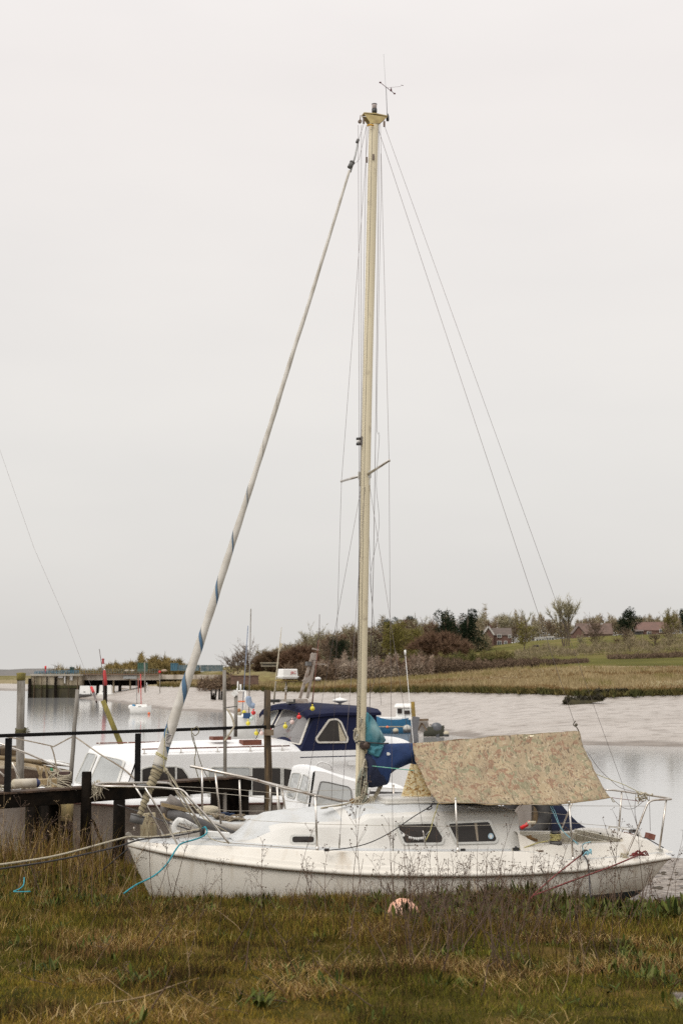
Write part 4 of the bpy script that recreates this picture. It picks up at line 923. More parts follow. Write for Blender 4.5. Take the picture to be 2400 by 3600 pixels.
# blue lashing and knot at the quarter
line('blue_lashing', [(1928, 2824, -.94), (1945, 2860, -.93), (1970, 2912, -.93), (1995, 2938, -.93), (2030, 2970, -.97)], .0055, m_rope_lb, sm=3); line('blue_lashing', [(1934, 2824, -.94), (1950, 2855, -.94), (1966, 2900, -.94), (1990, 2936, -.94), (2032, 2966, -.97)], .0045, m_rope_lb, sm=3)
kc = S.L(2056, 2996, -.97); mb = MB(); mb.ball(kc, .045, 8, sq=(1.2, .6, .7)); kn = mb.build('mooring_cleat', m_black, yacht, S)
mb = MB()
for q in range(6): mb.tube(catmull([kc + Vector((-.055 + .015 * q, -.035, -.04 + .012 * q)), kc + Vector((0, -.05, .02 - .01 * q)), kc + Vector((.06, -.035, -.02 + .01 * q)), kc + Vector((.05, 0, .03))], 4), .0055, 5)
mb.tube(catmull([kc + Vector((-.03, -.03, 0)), kc + Vector((-.05, -.03, .09)), kc + Vector((.05, -.04, .12))], 4), .005, 5); mb.build('blue_knot', m_rope_lb, yacht, S)
mb = MB(); kc2 = S.L(2228, 3003, -.88); mb.ball(kc2, .03, 8, sq=(1.4, .7, .7))
for q in range(8): mb.tube(catmull([kc2 + Vector((-.08 + .02 * q, -.03, -.02 * rnd.random())), kc2 + Vector((-.02 + .02 * q, -.045, .05 * rnd.random())), kc2 + Vector((.03 + .02 * q, -.03, -.02))], 3), .008, 5)
mb.build('red_knot', m_rope_r, yacht, S)
mb = MB(); kc3 = S.L(2190, 3008, -.86)
for q in range(10): mb.tube([kc3 + Vector((rnd.uniform(-.06, .06), -.02, rnd.uniform(-.03, .03))), kc3 + Vector((rnd.uniform(-.06, .06), -.04, rnd.uniform(-.03, .05)))], .01, 5)
mb.build('frayed_rope_end', m_ropew, yacht, S)
# foredeck gear
fz = S.L(700, 2940, 0).z
mb = MB(); p = S.L(712, 2932, 0); mb.tube([p + Vector((0, 0, -.02)), p + Vector((0, 0, .06))], .03, 10); mb.tube([p + Vector((-.01, -.09, .045)), p + Vector((-.01, .09, .045))], .014, 8); mb.build('samson_post', m_black, yacht, S)
mb = MB(); mb.tube(catmull([S.L(632, 2880, .1), S.L(622, 2888, .1), S.L(612, 2905, .1), S.L(616, 2925, .1), S.L(632, 2930, .1)], 4), .03, 10, squash=((0, 1, 0), .5)); mb.tube([S.L(625, 2885, .1), S.L(650, 2888, .1), S.L(700, 2910, .1)], [.04, .03, .012], 8, squash=((0, 1, 0), .5)); mb.build('anchor_roller', m_white, yacht, S)
mb = MB(); mb.bar(S.L(722, 2930, -.1), S.L(806, 2936, -.1), .08, .06); mb.build('anchor_chock', m_white, yacht, S, bevel=.008)
mb = MB(); mb.tube([S.L(598, 2862, .55), S.L(640, 2872, .45), S.L(830, 2932, .5)], [.075, .06, .03], 12); mb.build('rolled_cover', mat('dark_grey_pvc', (.085, .08, .078), (.12, .11, .105), rough=.6, scale=8), yacht, S)
mb = MB(); c_ = S.L(592, 2848, .6); mb.tube([S.L(590, 2818, .6), S.L(588, 2872, .6)], [.09, .07], 12); mb.tube([S.L(590, 2818, .6), S.L(655, 2845, .6)], [.09, .05], 12); ob = mb.build('gear_bag', mat('grey_translucent_bag', (.20, .175, .15), (.13, .11, .10), rough=.6, scale=6), yacht, S)
mb = MB(); mb.bar(S.L(568, 2828, .5), S.L(668, 2850, .5), .04, .04); mb.build('timber_batten', m_plank, yacht, S)
mb = MB(); mb.tube(catmull([S.L(575, 2860, .55), S.L(585, 2878, .52), S.L(610, 2880, .5), S.L(640, 2862, .5)], 4), .012, 6); mb.build('bag_rim', m_plank, yacht, S)
mb = MB(); mb.tube([S.L(640, 2700, .0), S.L(1270, 2833, .0)], .001, 4) if False else None
# tack lines from the foresail to the deck
for px in (([(586, 2712, -.02), (600, 2750, -.03), (640, 2820, -.03), (712, 2925, 0)]), ([(588, 2712, .02), (612, 2740, .02), (660, 2830, .0), (718, 2925, 0)]), ([(588, 2712, .0), (625, 2770, -.1), (720, 2880, -.3), (800, 2925, -.45)])): line('tack_line', px, .007, m_ropew)
mb = MB(); mb.ball(S.L(582, 2708, -.06), .03, 8); mb.ball(S.L(588, 2716, -.06), .022, 8); mb.build('clew_knot', m_ropew, yacht, S)
line('lazy_sheet', [(725, 2932, -.02), (745, 2950, -.3), (780, 2960, -.45), (815, 2964, -.52)], .006, m_ropew, sm=4)
# chainplates / bottlescrews
mb = MB()
for x, y in ((1192, 2982), (1381, 2992), (1495, 2975)):
    p = S.solve(x, y, lambda a, b: -(hb(a) - .15)); q = S.L(x - (0 if x == 1381 else (-3 if x == 1192 else 10)), y - 62, p.y * .99); mb.tube([p, p + (q - p) * .12, p + (q - p) * .2, p + (q - p) * .8, p + (q - p) * .9], [.012, .006, .009, .009, .004], 6)
mb.build('bottlescrew', m_steel, yacht, S)
# ---- tarpaulin over the boom (a thing of its own)
NW, NH = 44, 22
def tarp_pt(u, v, sg):
    tp = Vector((1450 + (2036 - 1450) * u, 0, 0)); yt0 = float(np.interp(u, [0, .25, .6, 1], [2612, 2603, 2585, 2571]))
    lx = float(np.interp(v, [0, .3, .7, 1], [1450, 1460, 1500, 1540])); rx = float(np.interp(v, [0, .25, .65, 1], [2036, 2052, 2095, 2143]))
    yb = float(np.interp(u, [0, .08, .3, .65, .8, 1], [2826, 2822, 2828, 2829, 2822, 2804]))
    yb += 3.5 * mnoise.noise(Vector((u * 8, 3, sg))); x = lx + (rx - lx) * u; y = yt0 + (yb - yt0) * (v ** .97); ly = -(.03 + .95 * v ** 1.05)
    p = S.L(x, y, ly); n_ = .010 * math.sin(u * 31 + v * 7) * v + .035 * mnoise.noise(Vector((u * 9 + v * 4, v * 3, sg))) + .022 * mnoise.noise(Vector((u * 26 - v * 12, v * 5, sg))) + .03 * v * mnoise.noise(Vector((u * 16 + v * 5, 1, sg))) + .05 * v * (1 - v) * math.sin(u * 6.2)
    return Vector((p.x, (p.y - n_) * sg, p.z + n_ * .3))
mb = MB()
for sg in (1, -1):
    rows = [[tarp_pt(i / NW if sg > 0 else .16 + .84 * i / NW, j / NH, sg) for j in range(NH + 1)] for i in range(NW + 1)]
    uvs = [[(i / NW * 2.05, j / NH * 1.15 * sg) for j in range(NH + 1)] for i in range(NW + 1)]
    mb.grid(rows, uvs=uvs)
tr = mb.build('tarpaulin', [m_camo], None, S, base=S.W((1.4, 0, 3.2))); tag(tr, 'camouflage tarpaulin slung over the boom of the white yacht', 'tarpaulin')
sol = tr.modifiers.new('thick', 'SOLIDIFY'); sol.thickness = .004
mb = MB(); mb.tube(catmull([S.L(2022, 2535, 0), S.L(2014, 2548, 0), S.L(2028, 2560, -.02), S.L(2038, 2590, -.03), S.L(2030, 2565, -.02)], 4), .007, 5); mb.ball(S.L(2024, 2548, 0), .02, 8)
mb.build('end_lashing', mat('dark_knotted_cord', (.10, .085, .06), rough=.9), tr, S)
mb = MB(); mb.tube(catmull([S.L(2143, 2804, -.98), S.L(2150, 2806, -.98), S.L(2158, 2818, -.98), S.L(2152, 2818, -.98), S.L(2147, 2806, -.98)], 3), .005, 5); mb.build('corner_toggle', m_ropew, tr, S)
mb = MB(); mb.tube([tarp_pt(u, 1, 1) + Vector((0, -.004, 0)) for u in np.linspace(0, 1, 30)], .005, 5); mb.build('hem', mat('brown_hem', (.30, .22, .12), rough=.9), tr, S)
# ================================================================ THE BIG MOTOR CRUISER BEHIND THE PIER
k0 = P(1054, 2655, 27.5); K = Frame((k0.x, k0.y), R(26)); KB = 2.9; KC = KB / 2
cr_ = thing('motor_cruiser', 'white motor cruiser with navy wheelhouse lying beyond the black pier rail', 'motor boat', (K.o.x, K.o.y, 0), K.phi)
gz = lerp_tab([(K.L(x, y, -.1).x, K.L(x, y, -.1).z) for x, y in ((-400, 2770), (0, 2790), (450, 2813), (870, 2803), (1400, 2800), (1900, 2800))])
kb0 = K.L(-260, 2790, KC).x; kb1 = K.L(1520, 2800, 0).x; KL_ = kb1 - kb0
khb = lerp_tab([(0, .03), (.05, .45), (.12, .85), (.22, 1.22), (.35, 1.45), (.5, 1.55), (.8, 1.52), (1, 1.40)])
def kh(s): return khb((s - kb0) / KL_)
ks = [kb0 + KL_ * i / 40 for i in range(41)]
mb = MB()
for sg in (-1, 1):
    rows = []
    for s in ks:
        h = kh(s); z = gz(s); u = (s - kb0) / KL_; d = 1.55 * min(1, .35 + u * 4); fl = float(np.interp(u, [0, .2, .5, 1], [.25, .5, .82, .9]))
        rows.append([(s, KC + sg * (h + .03), z - .10), (s, KC + sg * h, z - .12), (s, KC + sg * (h * (.35 + .65 * (fl + .12))), z - .12 - d * .4), (s, KC + sg * h * fl, z - .12 - d * .75), (s, KC + sg * h * fl * .55, z - .12 - d), (s, KC, z - .12 - d * 1.08)])
    mb.grid(rows, flip=(sg < 0))
a = rows[-1]; mb.face(mb.pts([(p[0], p[1], p[2]) for p in a] + [(p[0], 2 * KC - p[1], p[2]) for p in a[-2::-1]]))
mb.build('hull', m_grphull, cr_, K)
mb = MB(); 
for sg in (-1, 1): mb.grid([[(s, KC + sg * (kh(s) + .03), gz(s) - .135), (s, KC + sg * (kh(s) + .05), gz(s) - .12), (s, KC + sg * (kh(s) + .05), gz(s) - .10), (s, KC + sg * (kh(s) + .031), gz(s) - .095)] for s in ks], flip=(sg < 0))
mb.build('rubbing_strake', mat('worn_red_brown_rail', (.13, .05, .035), (.08, .045, .035), rough=.7, scale=4), cr_, K)
mb = MB(); rows = [[(s, KC + f * (kh(s) + .03), gz(s) - .10 + (.10 if abs(f) < 1 else 0)) for f in (-1, -.985, -.5, 0, .5, .985, 1)] for s in ks]; mb.grid(rows, flip=True); mb.build('deck', m_roofw, cr_, K)
# trunk cabin
def curvef(A, B):
    """front face: A near corner, B centre point, mirrored; returns f(q) for q in 0..1"""
    def f(q):
        t_ = abs(q - .5) * 2; return Vector((B.x + (A.x - B.x) * t_ ** 2.2, A.y + (2 * (KC - A.y)) * q, B.z + (A.z - B.z) * t_ ** 2))
    return f
NT = K.L(482, 2658, .22); NBm = K.L(430, 2800, .16); CT_ = K.L(335, 2625, KC); CB = K.L(262, 2800, KC); NBm.z = gz(NBm.x) - .02; CB.z = NBm.z + .04
ftop = curvef(NT, CT_); fbot = curvef(NBm, CB)
s_end = K.L(1470, 2660, .22).x
def roofz(q): return NT.z + .20 * (1 - abs(2 * q - 1) ** 2.4)
def trk(q, t_): a, b = ftop(q), fbot(q); return b + (a - b) * t_
mb = MB(); QN = 20
mb.grid([[trk(q / QN, t_) for t_ in (0, .25, .5, .75, .93)] + [trk(q / QN, 1) + Vector((.05, 0, .01))] for q in range(QN + 1)], flip=True)
rr = []
for i in range(9):
    f = i / 8; row = []
    for q in range(QN + 1):
        a = ftop(q / QN); row.append((a.x + .05 + (s_end - a.x - .05) * f, a.y, (a.z + .01) + (roofz(q / QN) - a.z - .01) * min(1, f * 3.5)))
    rr.append(row)
mb.grid(rr)
for sg in (0, 1):
    Y = lambda y: y if sg == 0 else KB - y
    rows = []
    for i in range(13):
        f = i / 12; st = NT.x + .05 + (s_end - NT.x - .05) * f; sb = NBm.x + (s_end - NBm.x) * f
        rows.append([(sb, Y(NBm.y), gz(sb) - .02), (sb + (st - sb) * .8, Y(NT.y - .01), NT.z - .14), (st, Y(NT.y - .005), NT.z - .03), (st, Y(NT.y), NT.z + .01)])
    mb.grid(rows, flip=(sg == 0))
mb.face(mb.pts([(s_end, NT.y, NT.z), (s_end, KB - NT.y, NT.z), (s_end, KB - NBm.y, gz(s_end)), (s_end, NBm.y, gz(s_end))]))
tk = mb.build('trunk_cabin', m_roofw, cr_, K)
def kside(x, y, off=0):
    p = K.solve(x, y, lambda a, z: NBm.y + (NT.y - NBm.y) * max(0, min(1, (z - gz(a)) / (NT.z - gz(a)))) - off, 6); return p
def kwin(poly, rad, fw, gl, parent, side=kside, name='window', fm=m_alframe, mull=()):
    ou = roundpoly(shrink(poly, -fw), rad); inn = roundpoly(poly, rad)
    mb = MB(); mb.ring([side(x, y, .004) for x, y in ou], [side(x, y, .004) for x, y in inn], (0, -.02, 0)); fr = mb.build(name, fm, parent, K)
    mb = MB(); mb.plate([side(x, y, .008) for x, y in inn], (0, -.006, 0)); mb.build('pane', gl, fr, K)
    if mull:
        mb = MB()
        for (x0, y0, x1, y1) in mull: mb.bar(side(x0, y0, .018), side(x1, y1, .018), .035, .02, up=(0, 1, 0))
        mb.build('mullion', m_alframe, fr, K)
    return fr
kwin([(500, 2705), (525, 2698), (618, 2697), (640, 2703), (656, 2725), (668, 2752), (668, 2800), (500, 2800)], 4, 4, m_glass, tk, mull=[(619, 2698, 619, 2800)])
kwin([(745, 2699), (877, 2699), (877, 2796), (733, 2796), (735, 2712)], 9, 4, m_palegl, tk); kwin([(886, 2700), (985, 2701), (985, 2796), (886, 2796)], 3, 4, m_glass, tk); kwin([(996, 2702), (1030, 2708), (1058, 2722), (1058, 2772), (996, 2772)], 5, 4, m_glass, tk)
kwin([(1288, 2782), (1420, 2780), (1420, 2830), (1288, 2830)], 3, 2, m_glass, tk)
def scr(q0, q1, t0, t1, par, ff, nm='windscreen', gl=m_palegl, slant=0, fm=m_alframe, fw=1.6):
    P4 = lambda q, t_, o: ff(q, t_) + Vector((-o, 0, o * .3))
    n = 5; ou = [(q0, t0), (q1, t0), (q1 - slant, t1), (q0 + slant, t1)]; ou = roundpoly([(a * 100, b * 100) for a, b in ou], 6, 4); inn = shrink(ou, fw)
    mb = MB(); mb.ring([P4(a / 100, b / 100, .008) for a, b in ou], [P4(a / 100, b / 100, .008) for a, b in inn], (-.015, 0, .004)); fr = mb.build(nm, fm, par, K)
    ce = (sum(p[0] for p in inn) / len(inn), sum(p[1] for p in inn) / len(inn)); mb = MB()
    mb.grid([[P4((ce[0] + (a - ce[0]) * f) / 100, (ce[1] + (b - ce[1]) * f) / 100, .012) for a, b in inn + inn[:1]] for f in (1, .7, .4, .01)], smooth=False, flip=False); mb.build('pane', gl, fr, K)
for a, b in ((.05, .33), (.36, .64), (.67, .95)): scr(a, b, .22, .86, tk, trk, slant=.01)
# roof handrails
for ly, x0, x1, y0, ys in ((.32, 500, 1018, 2634, (508, 637, 765, 880, 992)), (KB - .5, 340, 560, 2613, (350, 450, 550))):
    pts = [K.L(x0, y0, ly), K.L(x1, y0 - 4, ly)]; pts[1].z = pts[0].z
    mb = MB(); mb.tube(pts, .014, 6); hr = mb.build('roof_handrail', m_teak, cr_, K)
    for xx in ys:
        c_ = K.L(xx, y0, ly); c_.z = pts[0].z; mb = MB(); mb.tube([c_ + Vector((0, 0, -.09)), c_], .010, 6); mb.ball(c_, .02, 8); mb.box(c_ + Vector((0, 0, -.085)), (.08, .05, .012)); mb.build('rail_bracket', m_steel, hr, K)
for (x0, x1, y0, y1, ly) in ((742, 806, 2588, 2602, .9), (847, 913, 2600, 2621, .75)):
    a, b = K.L(x0, y1, ly), K.L(x1, y0, ly); mb = MB(); mb.box((a + b) / 2, (b.x - a.x, .22, b.z - a.z)); tag(mb.build('teak_chock', m_teak, cr_, K, bevel=.01), None)
# wheelhouse
WN = K.L(1110, 2510, .30); WB = K.L(1054, 2657, .22); WB.z = K.L(1054, 2657, .22).z; WCt = K.L(1028, 2490, KC); WCb = K.L(962, 2624, KC)
wt = curvef(WN, WCt); wb_ = curvef(WB, WCb); wend = K.L(1322, 2520, .3).x
def whf(q, t_): a, b = wt(q), wb_(q); return b + (a - b) * t_
mb = MB(); mb.grid([[whf(q / 16, t_) for t_ in (-.12, 0, .06, .3, .6, 1)] for q in range(17)], flip=True)
for sg in (0, 1):
    Y = lambda y: y if sg == 0 else KB - y
    mb.grid([[(WB.x + (wend - WB.x) * f, Y(WB.y - .01), WB.z - .04), (WB.x + (wend - WB.x) * f, Y(WB.y), WB.z + .05), (WN.x + (wend - WN.x) * f, Y(WN.y), WN.z)] for f in np.linspace(0, 1, 8)], flip=(sg == 0))
mb.face(mb.pts([(wend, WN.y, WN.z), (wend, KB - WN.y, WN.z), (wend, KB - WB.y, WB.z), (wend, WB.y, WB.z)]))
wh = mb.build('wheelhouse', m_nblue, cr_, K)
def wside(x, y, off=0): return K.solve(x, y, lambda a, z: WB.y + (WN.y - WB.y) * (z - WB.z) / (WN.z - WB.z) - off, 6)
wp = mat('white_painted_frame', (.60, .58, .53), (.50, .46, .40), rough=.5, scale=12)
f_ = kwin([(1158, 2533), (1182, 2531), (1194, 2540), (1218, 2596), (1216, 2606), (1118, 2607), (1113, 2598)], 7, 6, m_glass, wh, wside, fm=wp)
mb = MB(); mb.plate([wside(x, y, .016) for x, y in ((1188, 2538), (1216, 2598), (1213, 2605), (1194, 2605))], (0, -.002, 0)); mb.build('pale_curtain', m_ropew, f_, K)
kwin([(1262, 2545), (1308, 2545), (1308, 2606), (1250, 2606)], 5, 4, m_glass, wh, wside, fm=wp)
scr(.04, .70, .20, .98, wh, whf, gl=mat('wheelhouse_screen', (.15, .14, .135), (.20, .19, .185), rough=.06, scale=2, spec=.6), slant=.02, fm=wp, fw=2.6); scr(.74, .96, .20, .98, wh, whf, gl=m_palegl, slant=.01, fm=wp, fw=2.0)
mb = MB(); mb.bar(whf(.28, .98) + Vector((-.03, 0, .01)), whf(.34, .45) + Vector((-.05, 0, .01)), .012, .012); mb.build('wiper', m_black, wh, K)
# roof with the drooping visor
rows = []
for i, (dx, dzv) in enumerate(((-.20, -.035), (-.21, .0), (-.16, .03), (0, .045), (.6, .075), (1.2, .075), (1.28, .07))):
    row = []
    for q in range(17):
        a = wt(q / 16); crn = .07 * (1 - abs(q / 8 - 1) ** 2); ed = .05 if 0 < q < 16 else .05
        base_x = a.x + dx if i < 4 else WN.x + (wend + .06 - WN.x) * (i - 3) / 3 if i < 6 else wend + .09
        yy = KC + (a.y - KC) * 1.04; sag = float(np.interp(i, [0, 3, 6], [0, 0, 0])); z = (a.z if i < 4 else WN.z + (a.z - WN.z) * max(0, 1 - (i - 3) / 3)) + dzv * (1 if i < 5 else .9) + crn - (.05 if q in (0, 16) else 0) + K.L(1332, 2518, .3).z * 0
        row.append((base_x, yy, z))
    rows.append(row)
mb = MB(); mb.grid(rows); mb.grid([[(p[0], p[1], p[2] - .055) for p in r] for r in rows], flip=True)
for q in (0, 16): mb.grid([[r[q], (r[q][0], r[q][1], r[q][2] - .055)] for r in rows], flip=(q == 0))
mb.grid([[p, (p[0], p[1], p[2] - .055)] for p in rows[0]], flip=True); mb.grid([[p, (p[0], p[1], p[2] - .055)] for p in rows[-1]])
rf = mb.build('roof', mat('navy_roof_paint', (.007, .009, .032), (.012, .015, .042), rough=.7, spec=.15, scale=4), wh, K)
RZ = WN.z + .12
def kpt(x, y, ly): return K.L(x, y, ly)
# radar scanner box with its lettering
mb = MB(); b0 = kpt(1003, 2462, .9); b1 = kpt(1007, 2398, .9); mb.tube([b0, b1], .020, 8); mb.tube([kpt(1004, 2425, .9), kpt(1004, 2418, .9)], .026, 8); mb.box(b0, (.26, .2, .05)); pole = mb.build('radar_pole', m_steel, cr_, K)
mb = MB(); a, b = kpt(981, 2388, .75), kpt(1041, 2350, .75); ce = (a + b) / 2; mb.box(ce, (.33, .28, .19), taper=.94); rd = mb.build('radar_box', m_white, cr_, K, bevel=.015)
mb = MB(); mb.box(ce + Vector((0, 0, -.055)), (.352, .30, .018)); mb.build('seam', m_roofw, rd, K); mb = MB(); mb.bar(kpt(976, 2392, .8), kpt(1038, 2392, .8), .25, .02); mb.build('bracket_plate', mat('mustard_plate', (.30, .22, .06), rough=.7), rd, K)
fx = K.m.to_3x3() @ Vector((1, 0, 0)); fy = K.m.to_3x3() @ Vector((0, 1, 0)); rm = Matrix((fx, Vector((0, 0, 1)), -fy)).transposed().to_4x4(); rm.translation = K.W(ce + Vector((.06, -.150, .02))); text_mesh('JRC', .075, .002, rm, m_inkred, rd)
# pale stanchion mast (A frame), aerials, dome, boxes
mb = MB(); c_ = kpt(1056, 2464, 1.3); mb.box(c_ + Vector((0, 0, -.01)), (.28, .3, .10), taper=.7)
for xa, xb in ((1054, 1100), (1080, 1110)):
    mb.bar(kpt(xa, 2455, 1.3), kpt(xb, 2296, 1.3), .035, .055)
mb.bar(kpt(1066, 2400, 1.3), kpt(1096, 2380, 1.3), .04, .10); mb.bar(kpt(1092, 2310, 1.3), kpt(1112, 2310, 1.3), .05, .12); mb.bar(kpt(1096, 2334, 1.3), kpt(1142, 2335, 1.3), .03, .02); mb.bar(kpt(1098, 2280, 1.3), kpt(1120, 2285, 1.3), .03, .03)
af = mb.build('mast_frame', mat('rusty_pale_frame', (.36, .32, .28), (.24, .18, .14), rough=.7, scale=12), cr_, K)
mb = MB(); mb.box(kpt(1084, 2333, 1.3), (.10, .1, .08)); mb.box(kpt(1022, 2466, 1.2), (.15, .12, .09)); mb.build('black_box', m_grey, af, K)
mb = MB(); mb.tube([kpt(1112, 2285, 1.3), kpt(1122, 2220, 1.3), kpt(1123, 2160, 1.3)], .007, 5); mb.build('whip_aerial', m_wire, af, K)
mb = MB(); mb.tube([kpt(1095, 2495, .9), kpt(1103, 2420, .9), kpt(1120, 2250, .9)], [.02, .009, .007], 6); mb.build('whip_aerial', m_teak, cr_, K)
mb = MB(); mb.lathe(kpt(1117, 2388, 1.0), [(.01, -.03), (.06, -.01), (.07, .01), (.05, .035), (.01, .045)], 14); mb.build('gps_dome', m_white, cr_, K)
mb = MB(); c_ = kpt(1195, 2462, 1.2); mb.lathe(c_, [(.03, -.28), (.03, -.06), (.06, -.05), (.15, -.02), (.16, .0), (.13, .025), (.03, .05), (.006, .06), (.005, .14)], 20); mb.build('satellite_dome', m_white, cr_, K)
mb = MB(); mb.box(kpt(1149, 2498, .8), (.18, .2, .10), taper=.85); mb.box(kpt(960, 2464, 1.0), (.22, .2, .06)); mb.build('roof_vent', m_black, cr_, K, bevel=.008)
mb = MB(); a, b = kpt(1085, 2494, .45), kpt(1325, 2503, .45); b.z = a.z - .03; mb.tube([a, b], .012, 6)
for f in (.05, .4, .75, 1): c_ = a + (b - a) * f; mb.tube([c_, c_ - Vector((0, 0, .08))], .010, 5)
mb.build('roof_handrail', m_teak, cr_, K)
mb = MB(); mb.tube([kpt(962, 2475, 2.4), kpt(975, 2340, 2.4), kpt(990, 2205, 2.4)], [.022, .016, .006], 6); mb.tube([kpt(984, 2290, 2.4), kpt(990, 2262, 2.4)], .028, 6); mb.build('whip_aerial', m_ropew, cr_, K)
mb = MB(); mb.tube(catmull([kpt(1115, 2700, .2), kpt(1118, 2684, .12), kpt(1135, 2680, .12), kpt(1160, 2690, .12), kpt(1166, 2705, .2)], 4), .014, 6); mb.build('grab_handle', m_roofw, cr_, K)
mb = MB(); mb.bar(kpt(1165, 2679, .14), kpt(1247, 2673, .14), .02, .03); mb.bar(kpt(1225, 2684, .14), kpt(1250, 2683, .14), .02, .07); mb.build('side_moulding', m_roofw, cr_, K)
# coloured festoon lamps strung round the wheelhouse
fl = thing('festoon_lights', 'string of red, yellow and white ball lights hung round the navy wheelhouse', 'party lights', tuple(K.W(kpt(1000, 2560, .2))), 0)
bl = [(872, 2543, 2.1, m_yellow), (884, 2526, 2.1, mat('pale_green_ball', (.50, .60, .55), rough=.4)), (891, 2506, 2.1, m_red), (901, 2578, 1.7, m_yellow), (919, 2578, 1.6, m_pink), (952, 2574, 1.4, m_red), (1003, 2554, .55, m_yellow), (1027, 2539, .42, m_pink), (1051, 2521, .25, m_red), (1098, 2491, .20, m_yellow)]
pp = []
for x, y, ly, m_ in bl: c_ = kpt(x, y, ly); pp.append(c_); mb = MB(); mb.ball(c_, .046, 12); mb.tube([c_ + Vector((0, 0, .05)), c_ + Vector((0, 0, .08))], .015, 6); mb.build('bulb', m_, fl, K)
mb = MB(); mb.tube([c_ + Vector((0, 0, .07)) for c_ in pp], .004, 4); mb.build('cable', m_black, fl, K)
# bow rail of the cruiser over the pier
mb = MB()
mb.tube(catmull([kpt(-60, 2578, 2.2), kpt(45, 2594, 2.2), kpt(175, 2621, 2.1), kpt(184, 2625, 2.1), kpt(195, 2622, 2.0), kpt(250, 2593, 1.5), kpt(268, 2593, 1.2), kpt(350, 2650, .6), kpt(430, 2700, .3), kpt(478, 2742, .1)], 3), .013, 6)
mb.tube(catmull([kpt(180, 2624, 2.1), kpt(190, 2650, 2.1), kpt(205, 2725, 2.1), kpt(216, 2785, 2.1)], 3), .014, 6); mb.build('bow_rail', mat('brown_stained_rail', (.20, .15, .10), (.33, .29, .23), rough=.5, scale=6, metal=.3), cr_, K)
mb = MB(); mb.tube([kpt(-30, 2603, .6), kpt(100, 2650, .6), kpt(180, 2685, .6), kpt(232, 2722, .6)], .020, 7); mb.tube([kpt(44, 2680, .6), kpt(72, 2745, .6)], .016, 6); mb.tube([kpt(-10, 2705, .5), kpt(30, 2740, .5)], .016, 6); mb.build('pulpit', m_steel, cr_, K)
mb = MB(); a, b = kpt(50, 2756, .0), kpt(128, 2753, .0); mb.tube([a, a + (b - a) * .02, a + (b - a) * .98, b], [.05, .085, .085, .07], 14); fd = mb.build('fender', mat('grubby_white_fender', (.50, .45, .37), (.38, .33, .25), rough=.6, scale=8), cr_, K)
mb = MB(); mb.ball(b, .078, 12); mb.build('fender_end', mat('navy_rubber_cap', (.02, .028, .09), rough=.5), fd, K); mb = MB(); mb.lathe(a, [(.075, -.03), (.08, 0), (.03, .02)], 12, axis=(-1, -.5, 0)); mb.build('fender_end', m_ropew, fd, K)
mb = MB()
for q in range(16):
    x0, y0 = rnd.uniform(-30, 200), rnd.uniform(2762, 2786); pts = [kpt(x0 + i * rnd.uniform(8, 26), y0 + rnd.uniform(-7, 6), .2 + .4 * rnd.random()) for i in range(5)]; mb.tube(catmull(pts, 3), .014, 5)
mb.build('deck_ropes', m_ropew, cr_, K)
mb = MB(); mb.box(kpt(200, 2772, .6), (.16, .3, .14)); mb.bar(kpt(70, 2753, .9), kpt(230, 2745, .9), .25, .10); mb.build('anchor_chock', m_plank, cr_, K)
ch = MB()
for i in range(26): 
    c_ = kpt(40 + i * 4.6, 2776 + (i % 2) * .6, .05); ch.tube([c_ + Vector((.016 * math.cos(a), .01 * math.sin(a) * (i % 2), .011 * math.sin(a))) for a in np.linspace(0, 6.28, 7)], .0035, 4)
ch.build('anchor_chain', mat('rusty_chain', (.14, .08, .05), rough=.8), cr_, K)
# name board on the bow, mostly hidden under the pier edge
mb = MB(); pl = roundpoly([(126, 2828), (202, 2834), (207, 2864), (133, 2856)], 7); fn = lambda x, y: K.solve(x, y, lambda a, z: KC - kh(a) * .97 - .10, 6)
mb.plate([fn(*q) for q in pl], (0, -.03, 0)); nb = mb.build('name_board', m_sign, cr_, K)
ax = (K.m.to_3x3() @ (fn(190, 2842) - fn(140, 2837))).normalized(); upv = Vector((0, 0, 1)); upv = (upv - ax * upv.dot(ax)).normalized(); rm = Matrix((ax, upv, ax.cross(upv))).transposed().to_4x4(); rm.translation = K.W(fn(165, 2845) + Vector((0, -.04, 0))); text_mesh('HOUR', .11, .003, rm, m_gold, nb)
mb = MB(); mb.tube(catmull([fn(188, 2850) + Vector((0, -.03, 0)), fn(186, 2880) + Vector((0, 0, 0)), fn(184, 2915), fn(181, 2945)], 3), .008, 5); mb.build('hanging_red_line', m_rope_r, cr_, K)
# rolled navy awning and dark canopy at the stern, seen under the tarpaulin
mb = MB(); pl = [(1935, 2790), (1965, 2820), (2000, 2862), (2030, 2892), (2062, 2912), (2070, 2925), (1940, 2925)]
A_ = [P(x, y, 24.0) for x, y in pl]; B_ = [P(x, y, 26.5) for x, y in [(1880, 2800), (1900, 2822), (1930, 2860), (1950, 2885), (1970, 2900), (1975, 2915), (1880, 2915)]]
mb.grid([A_ + A_[:1], B_ + B_[:1]], smooth=False); mb.face(mb.pts(A_)); mb.face(mb.pts(B_)); aw = mb.build('dinghy_cover', m_navy, None); tag(aw, 'dark navy boat cover sloping down behind the stern of the white yacht', 'boat cover')
mb = MB(); mb.plate([P(x, y, 25.0) for x, y in ((1800, 2780), (1900, 2780), (1900, 2960), (1800, 2960))], (0, .3, 0)); gh = mb.build('transom', m_grphull, cr_)
